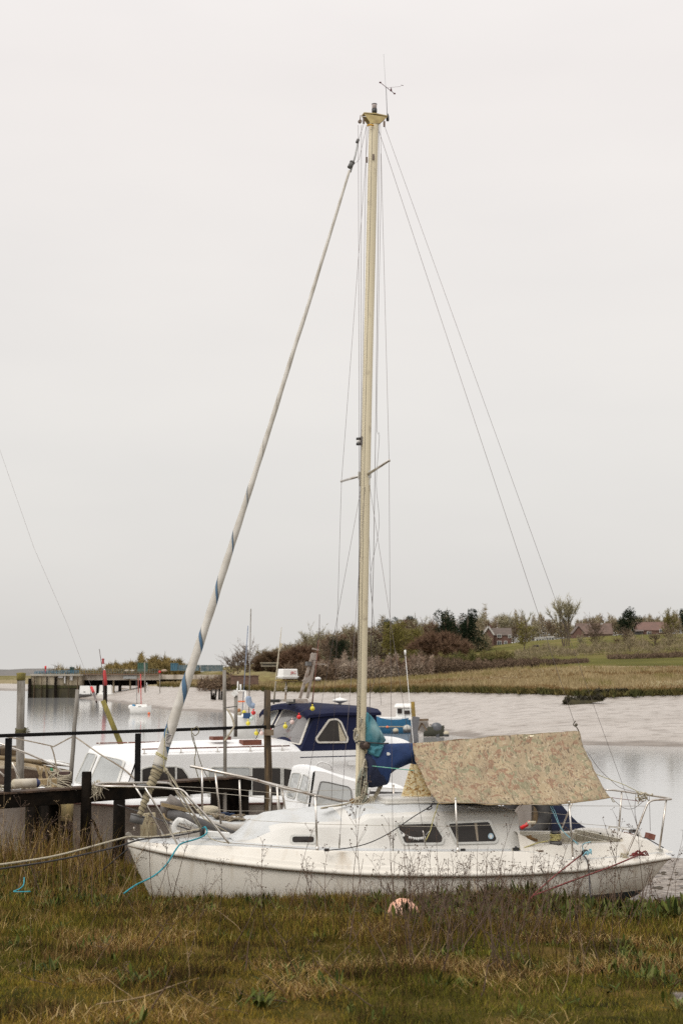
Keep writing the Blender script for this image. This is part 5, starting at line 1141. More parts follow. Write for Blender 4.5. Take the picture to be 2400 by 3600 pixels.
# ================================================================ SMALL WHITE CABIN BOAT BETWEEN YACHT AND PIER
q0 = P(1082, 2848, 21.3); Q = Frame((q0.x, q0.y), R(16))
sb = thing('cabin_boat', 'small white cabin boat wedged between the yacht and the pier', 'motor boat', (Q.o.x, Q.o.y, 0), Q.phi)
QW = 1.5; qb = Q.L(598, 2852, QW / 2).x; qe = Q.L(1600, 2900, 0).x; dkz = lerp_tab([(qb, Q.L(600, 2856, QW / 2).z), (Q.L(830, 2905, .1).x, Q.L(830, 2900, .1).z), (0, Q.L(1040, 2860, .3).z - .12), (qe, Q.L(1040, 2860, .3).z - .15)])
qh = lerp_tab([(qb, .02), (qb + .2, .22), (qb + .6, .48), (qb + 1.2, .70), (qb + 2, .84), (qe, .84)]); qs = [qb + (qe - qb) * i / 30 for i in range(31)]
mb = MB()
for sg in (-1, 1): mb.grid([[(s, QW / 2 + sg * qh(s), dkz(s)), (s, QW / 2 + sg * (qh(s) + .015), dkz(s) - .06), (s, QW / 2 + sg * (qh(s) - .02), dkz(s) - .08), (s, QW / 2 + sg * qh(s) * .8, dkz(s) - .5), (s, QW / 2, dkz(s) - .85)] for s in qs], flip=(sg < 0))
mb.build('hull', m_gelside, sb, Q); mb = MB(); mb.grid([[(s, QW / 2 + f * qh(s), dkz(s) + .03 * (1 - f * f)) for f in (-1, -.5, 0, .5, 1)] for s in qs], flip=True); mb.build('deck', m_deck, sb, Q)
top = lerp_tab([(Q.L(x, y, .12).x, Q.L(x, y, .12).z) for x, y in ((1095, 2713), (1150, 2722), (1246, 2747), (1296, 2762), (1425, 2775), (1500, 2785))])
fN, bN = Q.L(1100, 2712, .12), Q.L(1080, 2860, .02); fC, bC = Q.L(1072, 2704, QW / 2), Q.L(1032, 2855, QW / 2); qe2 = Q.L(1430, 2780, .1).x
def qf(q, t_):
    t2 = abs(q - .5) * 2; a = Vector((fC.x + (fN.x - fC.x) * t2 ** 2, fN.y + (QW - 2 * fN.y) * q, fN.z + .05 * (1 - t2 * t2))); b = Vector((bC.x + (bN.x - bC.x) * t2 ** 2, bN.y + (QW - 2 * bN.y) * q, bN.z)); return b + (a - b) * t_
mb = MB(); mb.grid([[qf(q / 12, t_) for t_ in (-.1, .3, .6, .9, .97)] + [qf(q / 12, 1) + Vector((.03, 0, .01))] for q in range(13)], flip=True)
rows = []
for i in range(11):
    f = i / 10; row = []
    for q in range(13):
        a = qf(q / 12, 1); x = a.x + .03 + (qe2 - a.x - .03) * f; row.append((x, a.y, a.z + .01 + (top(x) + .05 * (1 - abs(q / 6 - 1) ** 2) - a.z - .01) * min(1, f * 4)))
    rows.append(row)
mb.grid(rows)
for sg in (0, 1):
    Y = lambda y: y if sg == 0 else QW - y
    rr = []
    for i in range(11):
        f = i / 10; x = fN.x + .03 + (qe2 - fN.x - .03) * f; xb = bN.x + (qe2 - bN.x) * f; rr.append([(xb, Y(bN.y), dkz(xb) - .02), (x, Y(fN.y - .005), top(x) - .04), (x, Y(fN.y), top(x) if f > .25 else rows[i][0][2])])
    mb.grid(rr, flip=(sg == 0))
mb.face(mb.pts([(qe2, fN.y, top(qe2)), (qe2, QW - fN.y, top(qe2)), (qe2, QW, dkz(qe2)), (qe2, 0, dkz(qe2))])); qc = mb.build('cabin', m_roofw, sb, Q)
def qside(x, y, off): return Q.solve(x, y, lambda a, z: bN.y + (fN.y - bN.y) * max(0, min(1, (z - bN.z) / (top(a) - bN.z))) - off, 6)
for poly, gl in (([(1128, 2749), (1150, 2751), (1224, 2768), (1232, 2778), (1236, 2835), (1105, 2840)], m_palegl), ([(1300, 2784), (1412, 2788), (1412, 2830), (1300, 2830)], m_glass)):
    ou = roundpoly(shrink(poly, -3), 8); inn = roundpoly(poly, 8); mb = MB(); mb.ring([qside(x, y, .003) for x, y in ou], [qside(x, y, .003) for x, y in inn], (0, -.012, 0)); fr = mb.build('window', m_grey, qc, Q); mb = MB(); mb.plate([qside(x, y, .004) for x, y in inn], (0, -.006, 0)); mb.build('pane', gl, fr, Q)
def qscr(q0_, q1_):
    ou = roundpoly([(q0_ * 100, 22), (q1_ * 100, 22), (q1_ * 100 - 1, 82), (q0_ * 100 + 1, 82)], 6); inn = shrink(ou, 2); F_ = lambda a, b, o: qf(a / 100, b / 100) + Vector((-o, 0, o * .2))
    mb = MB(); mb.ring([F_(a, b, .005) for a, b in ou], [F_(a, b, .005) for a, b in inn], (-.012, 0, 0)); fr = mb.build('windscreen', m_alframe, qc, Q); ce = (sum(p[0] for p in inn) / len(inn), 52); mb = MB()
    mb.grid([[F_(ce[0] + (a - ce[0]) * f, ce[1] + (b - ce[1]) * f, .008) for a, b in inn + inn[:1]] for f in (1, .6, .01)], smooth=False); mb.build('pane', m_palegl, fr, Q)
qscr(.06, .46); qscr(.54, .94)
mb = MB(); mb.tube([Q.L(668, 2693, .15), Q.L(900, 2742, .12), Q.L(1000, 2772, .1), Q.L(1275, 2832, .02)], .022, 7); mb.tube([Q.L(850, 2728, .5), Q.L(1000, 2765, .5), Q.L(1200, 2812, .5)], .012, 6); rl = mb.build('side_rail', m_steel, sb, Q)
for x0, y0, x1, y1 in ((711, 2705, 711, 2850), (757, 2716, 777, 2897), (842, 2742, 846, 2872), (951, 2758, 948, 2850), (991, 2772, 1003, 2850), (972, 2768, 984, 2850)): mb = MB(); mb.tube([Q.L(x0, y0, .14), Q.L(x1, y1, .14)], .015, 6); mb.build('stanchion', m_steel, sb, Q)
mb = MB()
for q in range(26):
    x0, y0 = rnd.uniform(745, 850), rnd.uniform(2862, 2885) ; pts = [Q.L(x0 + i * 9 * rnd.uniform(-.4, 1.2), y0 + (x0 - 745) * .10 + rnd.uniform(-7, 7), .35 + .2 * rnd.random()) for i in range(5)]; mb.tube(catmull(pts, 3), .012, 5)
mb.build('mooring_ropes', mat('muddy_mooring_rope', (.30, .25, .17), (.16, .12, .08), rough=.9, scale=40), sb, Q)
mb = MB()
for q in range(8): pts = [Q.L(775 + rnd.uniform(-15, 50), 2862 + rnd.uniform(-5, 8), .6) for i in range(4)]; mb.tube(catmull(pts, 3), .014, 5)
mb.build('blue_ropes', mat('dark_blue_rope', (.02, .04, .09), rough=.9), sb, Q)
mb = MB(); mb.ball(Q.L(733, 2848, .75), .14, 12, sq=(1.3, 1, .5)); mb.build('canvas_bundle', m_ropew, sb, Q, )
# ================================================================ TIMBER PIER
def pier_D(x): return 25000 * 0 + 1.0 / (1 / 22.0 + (1 / 25.0 - 1 / 22.0) * x / 750.0)
def PP(x, y, back=0.0):
    D = pier_D(x); p = P(x, y, D); return p
A0, A1 = PP(-260, 2790), PP(878, 2738); pz = PP(0, 2792).z
pd = Vector((A1.x - A0.x, A1.y - A0.y, 0)).normalized(); pn = Vector((-pd.y, pd.x, 0))      # pn points away from the camera
if pn.y < 0: pn = -pn
A0.z = A1.z = pz
pier = thing('pier', 'dark tarred timber pier with a black handrail left of the yacht', 'pier', (A0.x, A0.y, pz))
mb = MB(); mb.bar(A0 + Vector((0, 0, -.115)), A1 + Vector((0, 0, -.115)), .12, .205); mb.bar(A0 + pn * .26 + Vector((0, 0, -.115)), A1 + pn * .26 + Vector((0, 0, -.115)), .12, .205); mb.build('edge_beam', m_tar, pier, bevel=.012)
mb = MB(); n = 46; ln = (A1 - A0).length
for i in range(n):
    f = (i + .5) / n; c_ = A0 + (A1 - A0) * f + pn * .10 + Vector((0, 0, .008 + .006 * rnd.random())); mb.box(c_, (ln / n - .012, .34 + .04 * rnd.random(), .03), rot=Matrix((pd, pn, Vector((0, 0, 1)))).transposed())
mb.build('deck_planks', mat('rust_brown_planks', (.085, .048, .026), (.045, .028, .018), rough=.85, scale=5, bump=.4), pier)
mb = MB(); r0, r1 = PP(-260, 2592 + 260 * .04), PP(962, 2552); rz = PP(200, 2580).z; r0.z = r1.z = rz; mb.bar(r0, r1, .06, .054); mb.build('handrail', m_blackrail, pier, bevel=.008)
for x in (32, 486): a = PP(x, 2590); mb = MB(); mb.bar((a.x, a.y, rz - .04), (a.x, a.y, pz - .05), .088, .088); mb.build('rail_post', m_blackrail, pier)
for x, yt_, w_, m_ in ((293, 2712, .155, m_woody), (252, 2722, .14, m_tar)):
    a = PP(x, yt_) - pn * (.10 if x > 290 else -.25); mb = MB(); mb.tube([(a.x, a.y, a.z), (a.x, a.y, 2.9), (a.x + .02, a.y, 1.2)], [w_ / 2, w_ / 2 * 1.1, w_ / 2 * 1.3], 10, smooth=True); mb.build('pile', m_tar if x > 290 else m_wood, pier)
for x, dy, w_ in ((232, .35, .22), (243, .5, .30), (285, .5, .34), (262, .6, .3), (272, .3, .2), (250, .7, .3), (218, .8, .24), (855, .4, .2), (900, .5, .2), (60, 1.0, .25), (868, .1, .20), (882, .9, .26), (560, 1.1, .2), (-180, .2, .25)):
    a = PP(x, 2780) + pn * dy; mb = MB(); mb.tube([(a.x, a.y, pz - .10), (a.x, a.y, 1.0)], [w_ / 2, w_ / 2 * 1.15], 10); mb.build('pile', m_tar, pier)
mb = MB(); a = PP(283, 2850) - pn * .05; b = PP(370, 3010) - pn * .05; mb.tube([PP(300, 2800) - pn * .12, a, PP(330, 2890), b], .022, 6); a = PP(840, 2800); b = PP(905, 2900); mb.build('brace', m_tar, pier); mb = MB(); mb.bar(a + pn * .2, b + pn * .2, .08, .12); mb.build('brace', m_tar, pier); mb = MB(); mb.bar(PP(905, 2800) + pn * .5, PP(835, 2900) + pn * .5, .08, .12); mb.build('brace', m_tar, pier)
mb = MB(); mb.tube([PP(222, 2826) - pn * .12, PP(222, 2850) - pn * .12, PP(218, 2885) - pn * .12], [.10, .095, .09], 10); mb.tube([PP(218, 2885) - pn * .12, PP(224, 2925) - pn * .1], [.08, .05], 8, mi=1); mb.build('fender_log', [mat('ochre_rotten_log', (.26, .19, .07), (.17, .13, .06), rough=.9, scale=6, stretch=(3, 3, .3), bump=.5), m_tar], pier)
mb = MB(); mb.box(PP(519, 2908) - pn * .4, (.36, .3, .62)); 
# tall square-cut posts and bare poles round the pier
def post(name, x0, y0, x1, y1, D, r0_, r1_, mt, label, cat, group=None, extra=0.6, n=10, seg=5, wob=.01):
    a, b = P(x0, y0, D), P(x1, y1, D); d = (b - a); b2 = b + d.normalized() * extra; pts = [a + (b2 - a) * (i / seg) + Vector((wob * rnd.uniform(-1, 1), 0, 0)) for i in range(seg + 1)]
    mb = MB(); mb.tube(pts, [r0_ + (r1_ - r0_) * i / seg for i in range(seg + 1)], n); o = mb.build(name, mt, None, base=b2); return tag(o, label, cat, group)
o = post('mooring_post', 938, 2426, 943, 2850, 25.9, .058, .085, m_wood, 'tall rough grey-brown timber post where the black pier rail ends', 'post', extra=1.2)
mb = MB(); a = P(945, 2575, 25.8); mb.box(a, (.17, .16, .10)); mb.build('iron_band', m_grime, o)
post('mooring_post', 519, 2860, 524, 2990, 20.2, .115, .12, mat('pale_sawn_stump', (.36, .31, .20), (.22, .18, .11), rough=.9, scale=5, stretch=(3, 3, .3), bump=.5, dirt=(.12, .09, .05), dscale=6), 'short pale weathered timber stump under the furler drum', 'post', extra=.5)
post('mooring_post', 789, 2356, 791, 2860, 25.2, .030, .034, m_woodp, 'slim grey pole left of the navy wheelhouse, standing on the pier', 'post', extra=1.0)
post('mooring_post', 75, 2370, 72, 2760, 31, .088, .086, m_woodp, 'thick round post with ochre top at the far left', 'post', extra=2.6)
post('mooring_post', 272, 2424, 250, 2712, 24.3, .033, .038, m_woodp, 'narrow flat grey stake leaning right above the lashed pier post', 'post', extra=.2)
post('mooring_post', 363, 2463, 424, 2612, 40, .070, .090, m_woody, 'mossy yellow-green pole leaning left over the water', 'post', extra=3.2)
mb = MB(); mb.lathe(P(75, 2392, 31), [(.093, 0), (.096, .10), (.10, .14), (.10, .16), (.02, .17)], 12); mb.build('post_cap', m_woody, [q for q in bpy.data.objects if q.name.startswith('mooring_post.003')][0]) 
mb = MB(); c_ = P(74, 2562, 31)
for q in range(4): mb.tube([c_ + Vector((.11 * math.cos(a), .11 * math.sin(a), -.03 * q + .02 * math.sin(a + q))) for a in np.linspace(0, 6.28, 13)], .016, 5)
for q in range(4): mb.tube([c_ + Vector((.1, -.05, -.02 * q)), c_ + Vector((.18 + .02 * q, -.08, -.04 * q + .02))], .01, 4)
tag(mb.build('rope_lashing', mat('mossy_rope', (.10, .09, .04), rough=.9), None), 'mossy rope turns round the thick post at the far left', 'rope')
# aluminium pole with a tilted white head
mb = MB(); mb.tube([P(830, 2445, 26.6), P(828, 2590, 26.6)], .034, 8); ap = mb.build('lamp_pole', m_woodp, None); tag(ap, 'brown square pole with a tilted white head beside the slim grey pole', 'pole'); mb = MB(); mb.bar(P(814, 2436, 26.6), P(829, 2446, 26.6), .12, .05, up=(.5, 0, 1)); mb.bar(P(822, 2428, 26.6), P(835, 2441, 26.6), .12, .04, up=(.5, 0, 1)); mb.build('pole_head', m_white, ap)
mb = MB(); mb.tube([P(788, 2489, 25.15), P(833, 2483, 26.55)], .008, 5); tag(mb.build('tie_rope', m_rope_k, None), 'thin black cord tied between the two poles left of the wheelhouse', 'rope')
mb = MB(); mb.tube(catmull([P(798, 2492, 25.1), P(815, 2520, 25.1), P(822, 2545, 25.1), P(822, 2556, 25.1), P(800, 2590, 25.1), P(790, 2605, 25.1)], 5), .018, 6); tag(mb.build('slack_rope', m_ropew, None), 'thick slack pale rope between the poles left of the wheelhouse', 'rope')
# rope lashings on the pier
mb = MB(); c_ = PP(253, 2735) + pn * .2; mb.box(c_ + Vector((0, 0, -.06)), (.16, .14, .30)); lb = mb.build('bollard', mat('dark_red_bollard', (.06, .03, .025), (.10, .06, .045), rough=.7), None); tag(lb, 'rope-wound bollard on the pier near the leaning stake', 'bollard')
mb = MB()
for q in range(13): z_ = c_.z + .06 - q * .024; mb.tube([Vector((c_.x, c_.y, z_)) + Vector((.11 * math.cos(a), .10 * math.sin(a), .03 * math.sin(a + q * .6))) for a in np.linspace(0, 6.28, 13)], .010, 5)
for q in range(8): mb.tube(catmull([c_ + Vector((-.1, -.1, .08)), c_ + Vector((-.18 - .1 * rnd.random(), -.12, rnd.uniform(-.1, .1))), c_ + Vector((rnd.uniform(-.3, .3), -.14, -.2))], 3), .008, 5)
mb.build('rope_turns', m_ropew, lb)
mb = MB(); c_ = PP(318, 2762) - pn * .18
for q in range(46): a = Vector((rnd.gauss(0, .06), rnd.gauss(0, .04), rnd.uniform(-.02, .10))); mb.tube(catmull([c_ + a, c_ + a * .8 + Vector((rnd.gauss(0, .04), -.03, -.08)), c_ + a + Vector((rnd.gauss(0, .05), -.02, -.20 * rnd.random() - .04))], 2), .007, 4)
tag(mb.build('frayed_rope', m_ropew, None), 'bundle of frayed pale rope hanging on the mossy pier pile', 'rope')
mb = MB(); c_ = PP(672, 2560) - pn * .06
mb.tube(catmull([c_ + Vector((-.03, 0, .0)), c_ + Vector((-.02, -.05, -.10)), c_ + Vector((0, -.04, -.2)), PP(676, 2640) - pn * .1, PP(671, 2680) - pn * .1, PP(690, 2750) - pn * .1], 5), .008, 5)
mb.tube(catmull([c_ + Vector((.0, -.04, -.02)), c_ + Vector((.07, -.05, .03)), c_ + Vector((.10, -.05, -.06)), c_ + Vector((.04, -.05, -.12)), c_ + Vector((-.01, -.05, -.08))], 5), .008, 5); mb.tube(catmull([c_ + Vector((0, -.04, -.12)), PP(680, 2640) - pn * .1, PP(700, 2700) - pn * .1, PP(727, 2750) - pn * .1], 5), .007, 5)
tag(mb.build('hanging_rope', mat('olive_rope', (.20, .18, .10), (.12, .10, .05), rough=.9), None), 'looped olive rope hanging from the pier handrail', 'rope')
# mooring warps to the bank
def rope(name, px, r_, mt, label, sm=6):
    mb = MB(); mb.tube(catmull([P(*q) for q in px], sm), r_, 7); o = mb.build(name, mt, None); return tag(o, label, 'rope')
rope('mooring_rope', [(-120, 3052, 12.5), (0, 3040, 13), (200, 3008, 14.2), (400, 2955, 15.6), (455, 2942, 15.9), (500, 2943, 16.1), (560, 2940, 16.3), (640, 2926, 16.4), (708, 2914, 16.45)], .010, m_ropew, 'thick pale mooring rope running left from the bow of the yacht')
rope('mooring_rope', [(-120, 3068, 12.6), (0, 3055, 13.1), (200, 3024, 14.3), (400, 2980, 15.5), (500, 2951, 16.0), (620, 2938, 16.3), (712, 2920, 16.5)], .009, m_rope_k, 'black mooring rope running left from the bow below the pale one')
rope('mooring_rope', [(712, 2912, 16.4), (722, 2908, 16.35), (728, 2925, 16.3), (716, 2938, 16.2), (690, 2950, 16.0), (640, 2965, 15.75), (620, 2985, 15.6), (585, 3040, 15.4), (540, 3080, 15.3), (480, 3110, 15.2), (435, 3142, 15.1)], .009, m_rope_t, 'turquoise mooring rope from the bow down into the grass', 5)
rope('mooring_rope', [(2047, 3002, 16.9), (1960, 3070, 15.8), (1880, 3140, 14.6), (1865, 3160, 14.4)], .0085, m_rope_r, 'upper dark red rope from the quarter cleat to the bank', 3)
rope('mooring_rope', [(2240, 3007, 17.0), (2150, 3045, 16.0), (2000, 3100, 15.0), (1870, 3150, 14.3)], .009, m_rope_r, 'lower dark red rope from the stern to the bank', 3)
rope('mooring_rope', [(2046, 3003, 16.9), (2062, 3025, 16.6), (2068, 3060, 16.4), (2072, 3120, 16.1), (2075, 3190, 15.9)], .009, m_rope_k, 'black rope hanging straight down the hull near the stern', 4)
rope('mooring_rope', [(86, 3085, 14.5), (84, 3110, 14.4), (70, 3125, 14.3), (50, 3135, 14.2), (108, 3134, 14.1)], .006, m_rope_t, 'short loose turquoise rope end lying in the left reeds', 4)
rope('mooring_rope', [(0, 2900, 24.8), (90, 2820, 25.0), (200, 2850, 22)], .006, m_rope_k, 'x') if False else None
rope('mooring_rope', [(400, 2825, 25.5), (480, 2850, 22), (570, 2885, 18.5), (690, 2925, 16.6)], .008, m_rope_k, 'thin black rope crossing from the pier to the foredeck', 3)
rope('mooring_rope', [(450, 2985, 16.1), (420, 3010, 17.0), (360, 3060, 18), (300, 3105, 18.5)], .009, m_rope_k, 'black rope slanting down left from the bow into the reeds', 3)
# tyre, gear behind the stern
mb = MB(); c_ = P(1848, 2868, 23.5); R0, r1 = .30, .10; rows = []
for i in range(25):
    a = 2 * math.pi * i / 24; rows.append([c_ + Vector(((R0 + r1 * math.cos(b)) * math.cos(a), r1 * .9 * math.sin(b), (R0 + r1 * math.cos(b)) * math.sin(a))) for b in np.linspace(0, 2 * math.pi, 11)])
mb.grid(rows); ty = mb.build('tyre', m_rubber, None); tag(ty, 'old black tyre hanging behind the stern of the yacht', 'tyre')
mb = MB()
for i in range(36):
    a = 2 * math.pi * i / 36; u_ = Vector((math.cos(a), 0, math.sin(a))); mb.box(c_ + u_ * (R0 + r1 + .004) + Vector((0, -.03 if i % 2 else .03, 0)), (.035, .07, .02), rot=Matrix.Rotation(-a + math.pi / 2, 3, 'Y'))
mb.build('tread', m_rubber, ty)
post('mooring_post', 1893, 2770, 1898, 2960, 24.2, .14, .15, m_wood, 'dark timber post beside the hanging tyre behind the stern', 'post', extra=1.0)
mb = MB(); mb.tube([P(1829, 2912, 23.0), P(1850, 2900, 23.0), P(1862, 2886, 23.0)], [.03, .03, .02], 8, mi=0); mb.tube([P(1852, 2892, 22.9), P(1882, 2892, 22.9)], .026, 8, mi=1); tag(mb.build('hand_winch', [m_red, m_ropew], None), 'red winch handle with a cream roller below the tyre', 'winch')
mb = MB(); c_ = PZ(1415, 3205, 2.73); c_ = P(1417, 3216, 13.5); mb.lathe(c_, [(.002, -.150), (.06, -.140), (.12, -.09), (.148, 0), (.14, .05), (.11, .10), (.06, .137), (.02, .147), (.02, .165), (.004, .168)], 22, axis=(.45, -.35, -.75)); by = mb.build('mooring_buoy', m_buoy, None); tag(by, 'sun-bleached orange ball buoy lying in the grass in front of the yacht', 'buoy')
mb = MB(); u_ = Vector((.45, -.35, -.75)).normalized(); mb.lathe(c_ + u_ * .15, [(.03, 0), (.026, .03), (.02, .05)], 10, axis=tuple(u_)); mb.tube([c_ + u_ * .2, c_ + u_ * .2 + Vector((.05, -.05, -.02))], .009, 5); mb.build('buoy_eye', m_grime, by)
# old brown wooden boat beyond the cruiser's bow
wb0 = P(60, 2700, 33.0); B = Frame((wb0.x, wb0.y), R(8)); ob = thing('wooden_boat', 'old brown wooden boat lying behind the bow of the cruiser', 'boat', (B.o.x, B.o.y, 0), B.phi)
gw = lerp_tab([(B.L(x, y, 0).x, B.L(x, y, 0).z) for x, y in ((-300, 2665), (0, 2692), (78, 2692), (150, 2706), (245, 2718))]); b1_ = B.L(252, 2716, .9).x; b0_ = B.L(-330, 2690, 0).x
bs_ = [b0_ + (b1_ - b0_) * i / 20 for i in range(21)]; bh = lambda s: 1.0 * (1 - max(0, (s - b1_ + 1.8) / 1.8) ** 2.2) + .02
mb = MB()
for sg in (-1, 1): mb.grid([[(s, .9 + sg * (bh(s) - .05), gw(s) + .0), (s, .9 + sg * bh(s), gw(s)), (s, .9 + sg * bh(s), gw(s) - .06), (s, .9 + sg * bh(s) * .97, gw(s) - .35), (s, .9 + sg * bh(s) * .8, gw(s) - .9), (s, .9, gw(s) - 1.4)] for s in bs_], flip=(sg > 0), mi=lambda i, j: 1 if j < 2 else 0)
mb.build('hull', [mat('brown_planked_hull', (.105, .07, .05), (.15, .105, .075), rough=.85, scale=3, stretch=(.5, 1, 4), bump=.4), mat('grey_capping', (.42, .36, .27), rough=.8)], ob, B)
mb = MB(); mb.grid([[(s, .9 + f * (bh(s) - .05), gw(s) - .04) for f in (-1, 0, 1)] for s in bs_], flip=True); mb.build('deck', m_plank, ob, B)
mb = MB(); a = B.L(-200, 2690, .35); b = B.L(78, 2692, .35); mb.box(((a.x + b.x) / 2, .9, a.z + .10), (b.x - a.x, 1.1, .36), taper=.96); mb.build('cabin', mat('stained_white_planks', (.50, .44, .34), (.38, .31, .22), rough=.8, scale=3, stretch=(.5, 1, 3)), ob, B, bevel=.02)
mb = MB(); a = B.L(-200, 2650, .3); b = B.L(60, 2650, .3); mb.box(((a.x + b.x) / 2, .9, a.z + .04), (b.x - a.x, 1.2, .16)); mb.build('cabin_roof', m_wood, ob, B, bevel=.03)
mb = MB(); mb.tube([B.L(-200, 2652, -.1), B.L(0, 2664, -.1), B.L(150, 2680, -.1), B.L(258, 2692, -.1)], [.05, .055, .05, .035], 8); mb.build('lowered_spar', mat('ochre_spar', (.24, .17, .08), (.15, .11, .06), rough=.7, scale=6), ob, B)
mb = MB(); mb.tube([B.L(145, 2672, -.2), B.L(235, 2690, -.2), B.L(250, 2694, -.2)], .03, 7); mb.tube([B.L(170, 2672, -.1), B.L(228, 2678, -.1), B.L(236, 2690, -.1)], .015, 6); mb.build('lowered_spar', m_white, ob, B)
mb = MB()
for x0, y0, x1, y1 in ((130, 2690, 150, 2745), (158, 2690, 170, 2742), (170, 2700, 190, 2742), (150, 2700, 138, 2745)): mb.bar(B.L(x0, y0, -.25), B.L(x1, y1, -.25), .05, .05)
mb.build('loose_planks', m_plank, ob, B)
mb = MB(); mb.ball(B.L(181, 2707, -.2), .05, 8); mb.build('green_float', mat('green_plastic', (.05, .25, .12), rough=.5), ob, B)
mb = MB(); mb.tube([B.L(-330, 2690, .9), B.L(-330, 1600, .9), B.L(-330, 620, .9)], [.09, .08, .05], 10); mb.build('mast', mat('varnished_mast', (.22, .13, .06), (.15, .09, .04), rough=.5, scale=4), ob, B)
# ================================================================ FAR SHORE: TREES, HEDGES, HOUSES, WHARF, BOATS
def FP(x, D, dz_=0.0):
    """point on the far ground under picture column x at depth D"""
    X = (x - 1200) / FPX * D; return Vector((X, D, far_z(x, D) + dz_))
def D_for(x, y, lo=150, hi=900):
    """depth at which the far ground under column x shows at picture row y"""
    best = None
    for D in np.linspace(lo, hi, 160):
        z = far_z(x, D); yy = HZ - (z - 5) / D * FPX
        if best is None or abs(yy - y) < best[0]: best = (abs(yy - y), D)
    return best[1]
def twigmat(name, c1, c2): return mat(name, c1, c2, rough=.95, scale=.5, spec=.1)
tm = {'brown': twigmat('bare_twigs', (.15, .105, .075), (.21, .155, .11)), 'rust': twigmat('rusty_twigs', (.13, .078, .05), (.18, .115, .075)), 'olive': twigmat('olive_buds', (.17, .15, .045), (.22, .19, .06)),
      'pale': twigmat('pale_green_buds', (.33, .30, .19), (.25, .22, .14)), 'dark': twigmat('dark_evergreen', (.012, .022, .012), (.026, .036, .016)), 'bark': twigmat('bark', (.10, .075, .055), (.15, .12, .09)), 'blossom': twigmat('blossom_twigs', (.40, .34, .28), (.24, .18, .14)), 'mix': twigmat('hedge_twigs', (.10, .065, .04), (.16, .11, .065)), 'teal': twigmat('dull_green_pine', (.04, .055, .03), (.06, .07, .035)) }
def make_tree(kind, seed):
    """returns (limb mesh, crown mesh), about 1 unit tall with its base at the origin"""
    rn = random.Random(seed); nr_ = np.random.RandomState(seed); mb = MB(); tips = []; segs = []
    def grow(p, d, L, r, lev):
        n = 3; pts = [p]; q = p; dd = d
        for i in range(n):
            dd = (dd + Vector((rn.gauss(0, .10), rn.gauss(0, .10), rn.gauss(0, .05) + up_ * .06))).normalized(); q = q + dd * (L / n); pts.append(q)
        mb.tube(pts, [r * (1 - .4 * i / n) for i in range(n + 1)], 5 if lev < 2 else 3, caps=False, smooth=True)
        for a_, b_ in zip(pts[:-1], pts[1:]): segs.append((a_, b_, lev))
        if lev >= maxl: tips.append((q, dd)); return
        for k_ in range(rn.choice(kids)):
            ax = Vector((rn.gauss(0, 1), rn.gauss(0, 1), rn.gauss(0, .5))).normalized(); nd = (dd + ax * spread * rn.uniform(.6, 1.2)).normalized(); nd.z = max(nd.z, -.15); nd.normalize()
            grow(pts[rn.choice((2, 3, 3))], nd, L * rn.uniform(.62, .85), r * .58, lev + 1)
    if kind in ('bare', 'pale'):
        maxl = 2; nst = rn.choice((1, 2, 3)); asym = rn.uniform(-.06, .06)
        for st_ in range(nst):
            q = Vector((0, 0, -.02)); d = Vector((rn.gauss(0, .22) if nst > 1 else 0, rn.gauss(0, .22) if nst > 1 else 0, 1)).normalized(); lead = [q]
            for i in range(8): d = (d + Vector((rn.gauss(0, .07), rn.gauss(0, .07), .12))).normalized(); q = q + d * .115; lead.append(q)
            mb.tube(lead, [.016 * (1 - i / 9) / nst ** .4 + .002 for i in range(9)], 5, caps=False)
            for k_ in range(int(30 / nst) + 6):
                h = rn.uniform(.16, .93); i = min(int(h * 8), 7); b = lead[i].lerp(lead[i + 1], h * 8 - i); env = (.30 if kind == 'bare' else .24) * math.sqrt(max(.02, 1 - ((h - .52) / .50) ** 2)); a = rn.uniform(0, 6.28); el = rn.uniform(.35, 1.15)
                dd = Vector((math.cos(a) * math.cos(el), math.sin(a) * math.cos(el), math.sin(el))); L_ = env * rn.uniform(.75, 1.25) / max(.5, math.cos(el)); p1 = b + dd * L_ * .5; d2 = (dd + Vector((rn.gauss(0, .15), rn.gauss(0, .15), .25))).normalized(); p2 = p1 + d2 * L_ * .5; mb.tube([b, p1, p2], [.0055, .0035, .0015], 3, caps=False); segs.append((b.lerp(p1, .5), p1, 2)); segs.append((p1, p2, 2))
                for j in range(5):
                    c_ = b.lerp(p1, rn.uniform(.4, 1)) if j < 2 else p1.lerp(p2, rn.random()); d3 = (dd + Vector((rn.gauss(0, .55), rn.gauss(0, .55), rn.gauss(.2, .4)))).normalized(); e_ = c_ + d3 * L_ * rn.uniform(.25, .5); mb.tube([c_, e_], [.0025, .001], 3, caps=False); segs.append((c_, e_, 2))
    elif kind == 'poplar':
        up_ = 1.6; maxl = 3; kids = (3, 3, 4); spread = .38
        for q in range(4): grow(Vector((rn.gauss(0, .02), rn.gauss(0, .02), -.02)), Vector((rn.gauss(0, .16), rn.gauss(0, .16), 1)).normalized(), .30, .014, 0)
    elif kind == 'bush':
        up_ = .5; maxl = 3; kids = (3, 4); spread = .9
        for q in range(6): grow(Vector((rn.uniform(-.3, .3), rn.uniform(-.2, .2), -.02)), Vector((rn.gauss(0, .5), rn.gauss(0, .4), 1)).normalized(), .24, .012, 0)
    else:
        up_ = 1.5; maxl = 2; kids = (3, 4); spread = .7; grow(Vector((0, 0, -.02)), Vector((0, 0, 1)), .38, .028, 0)
    limb = mb
    # crown: thin twig slivers round the outer limbs, or dense small leaf faces on lobes
    V = []; F = []
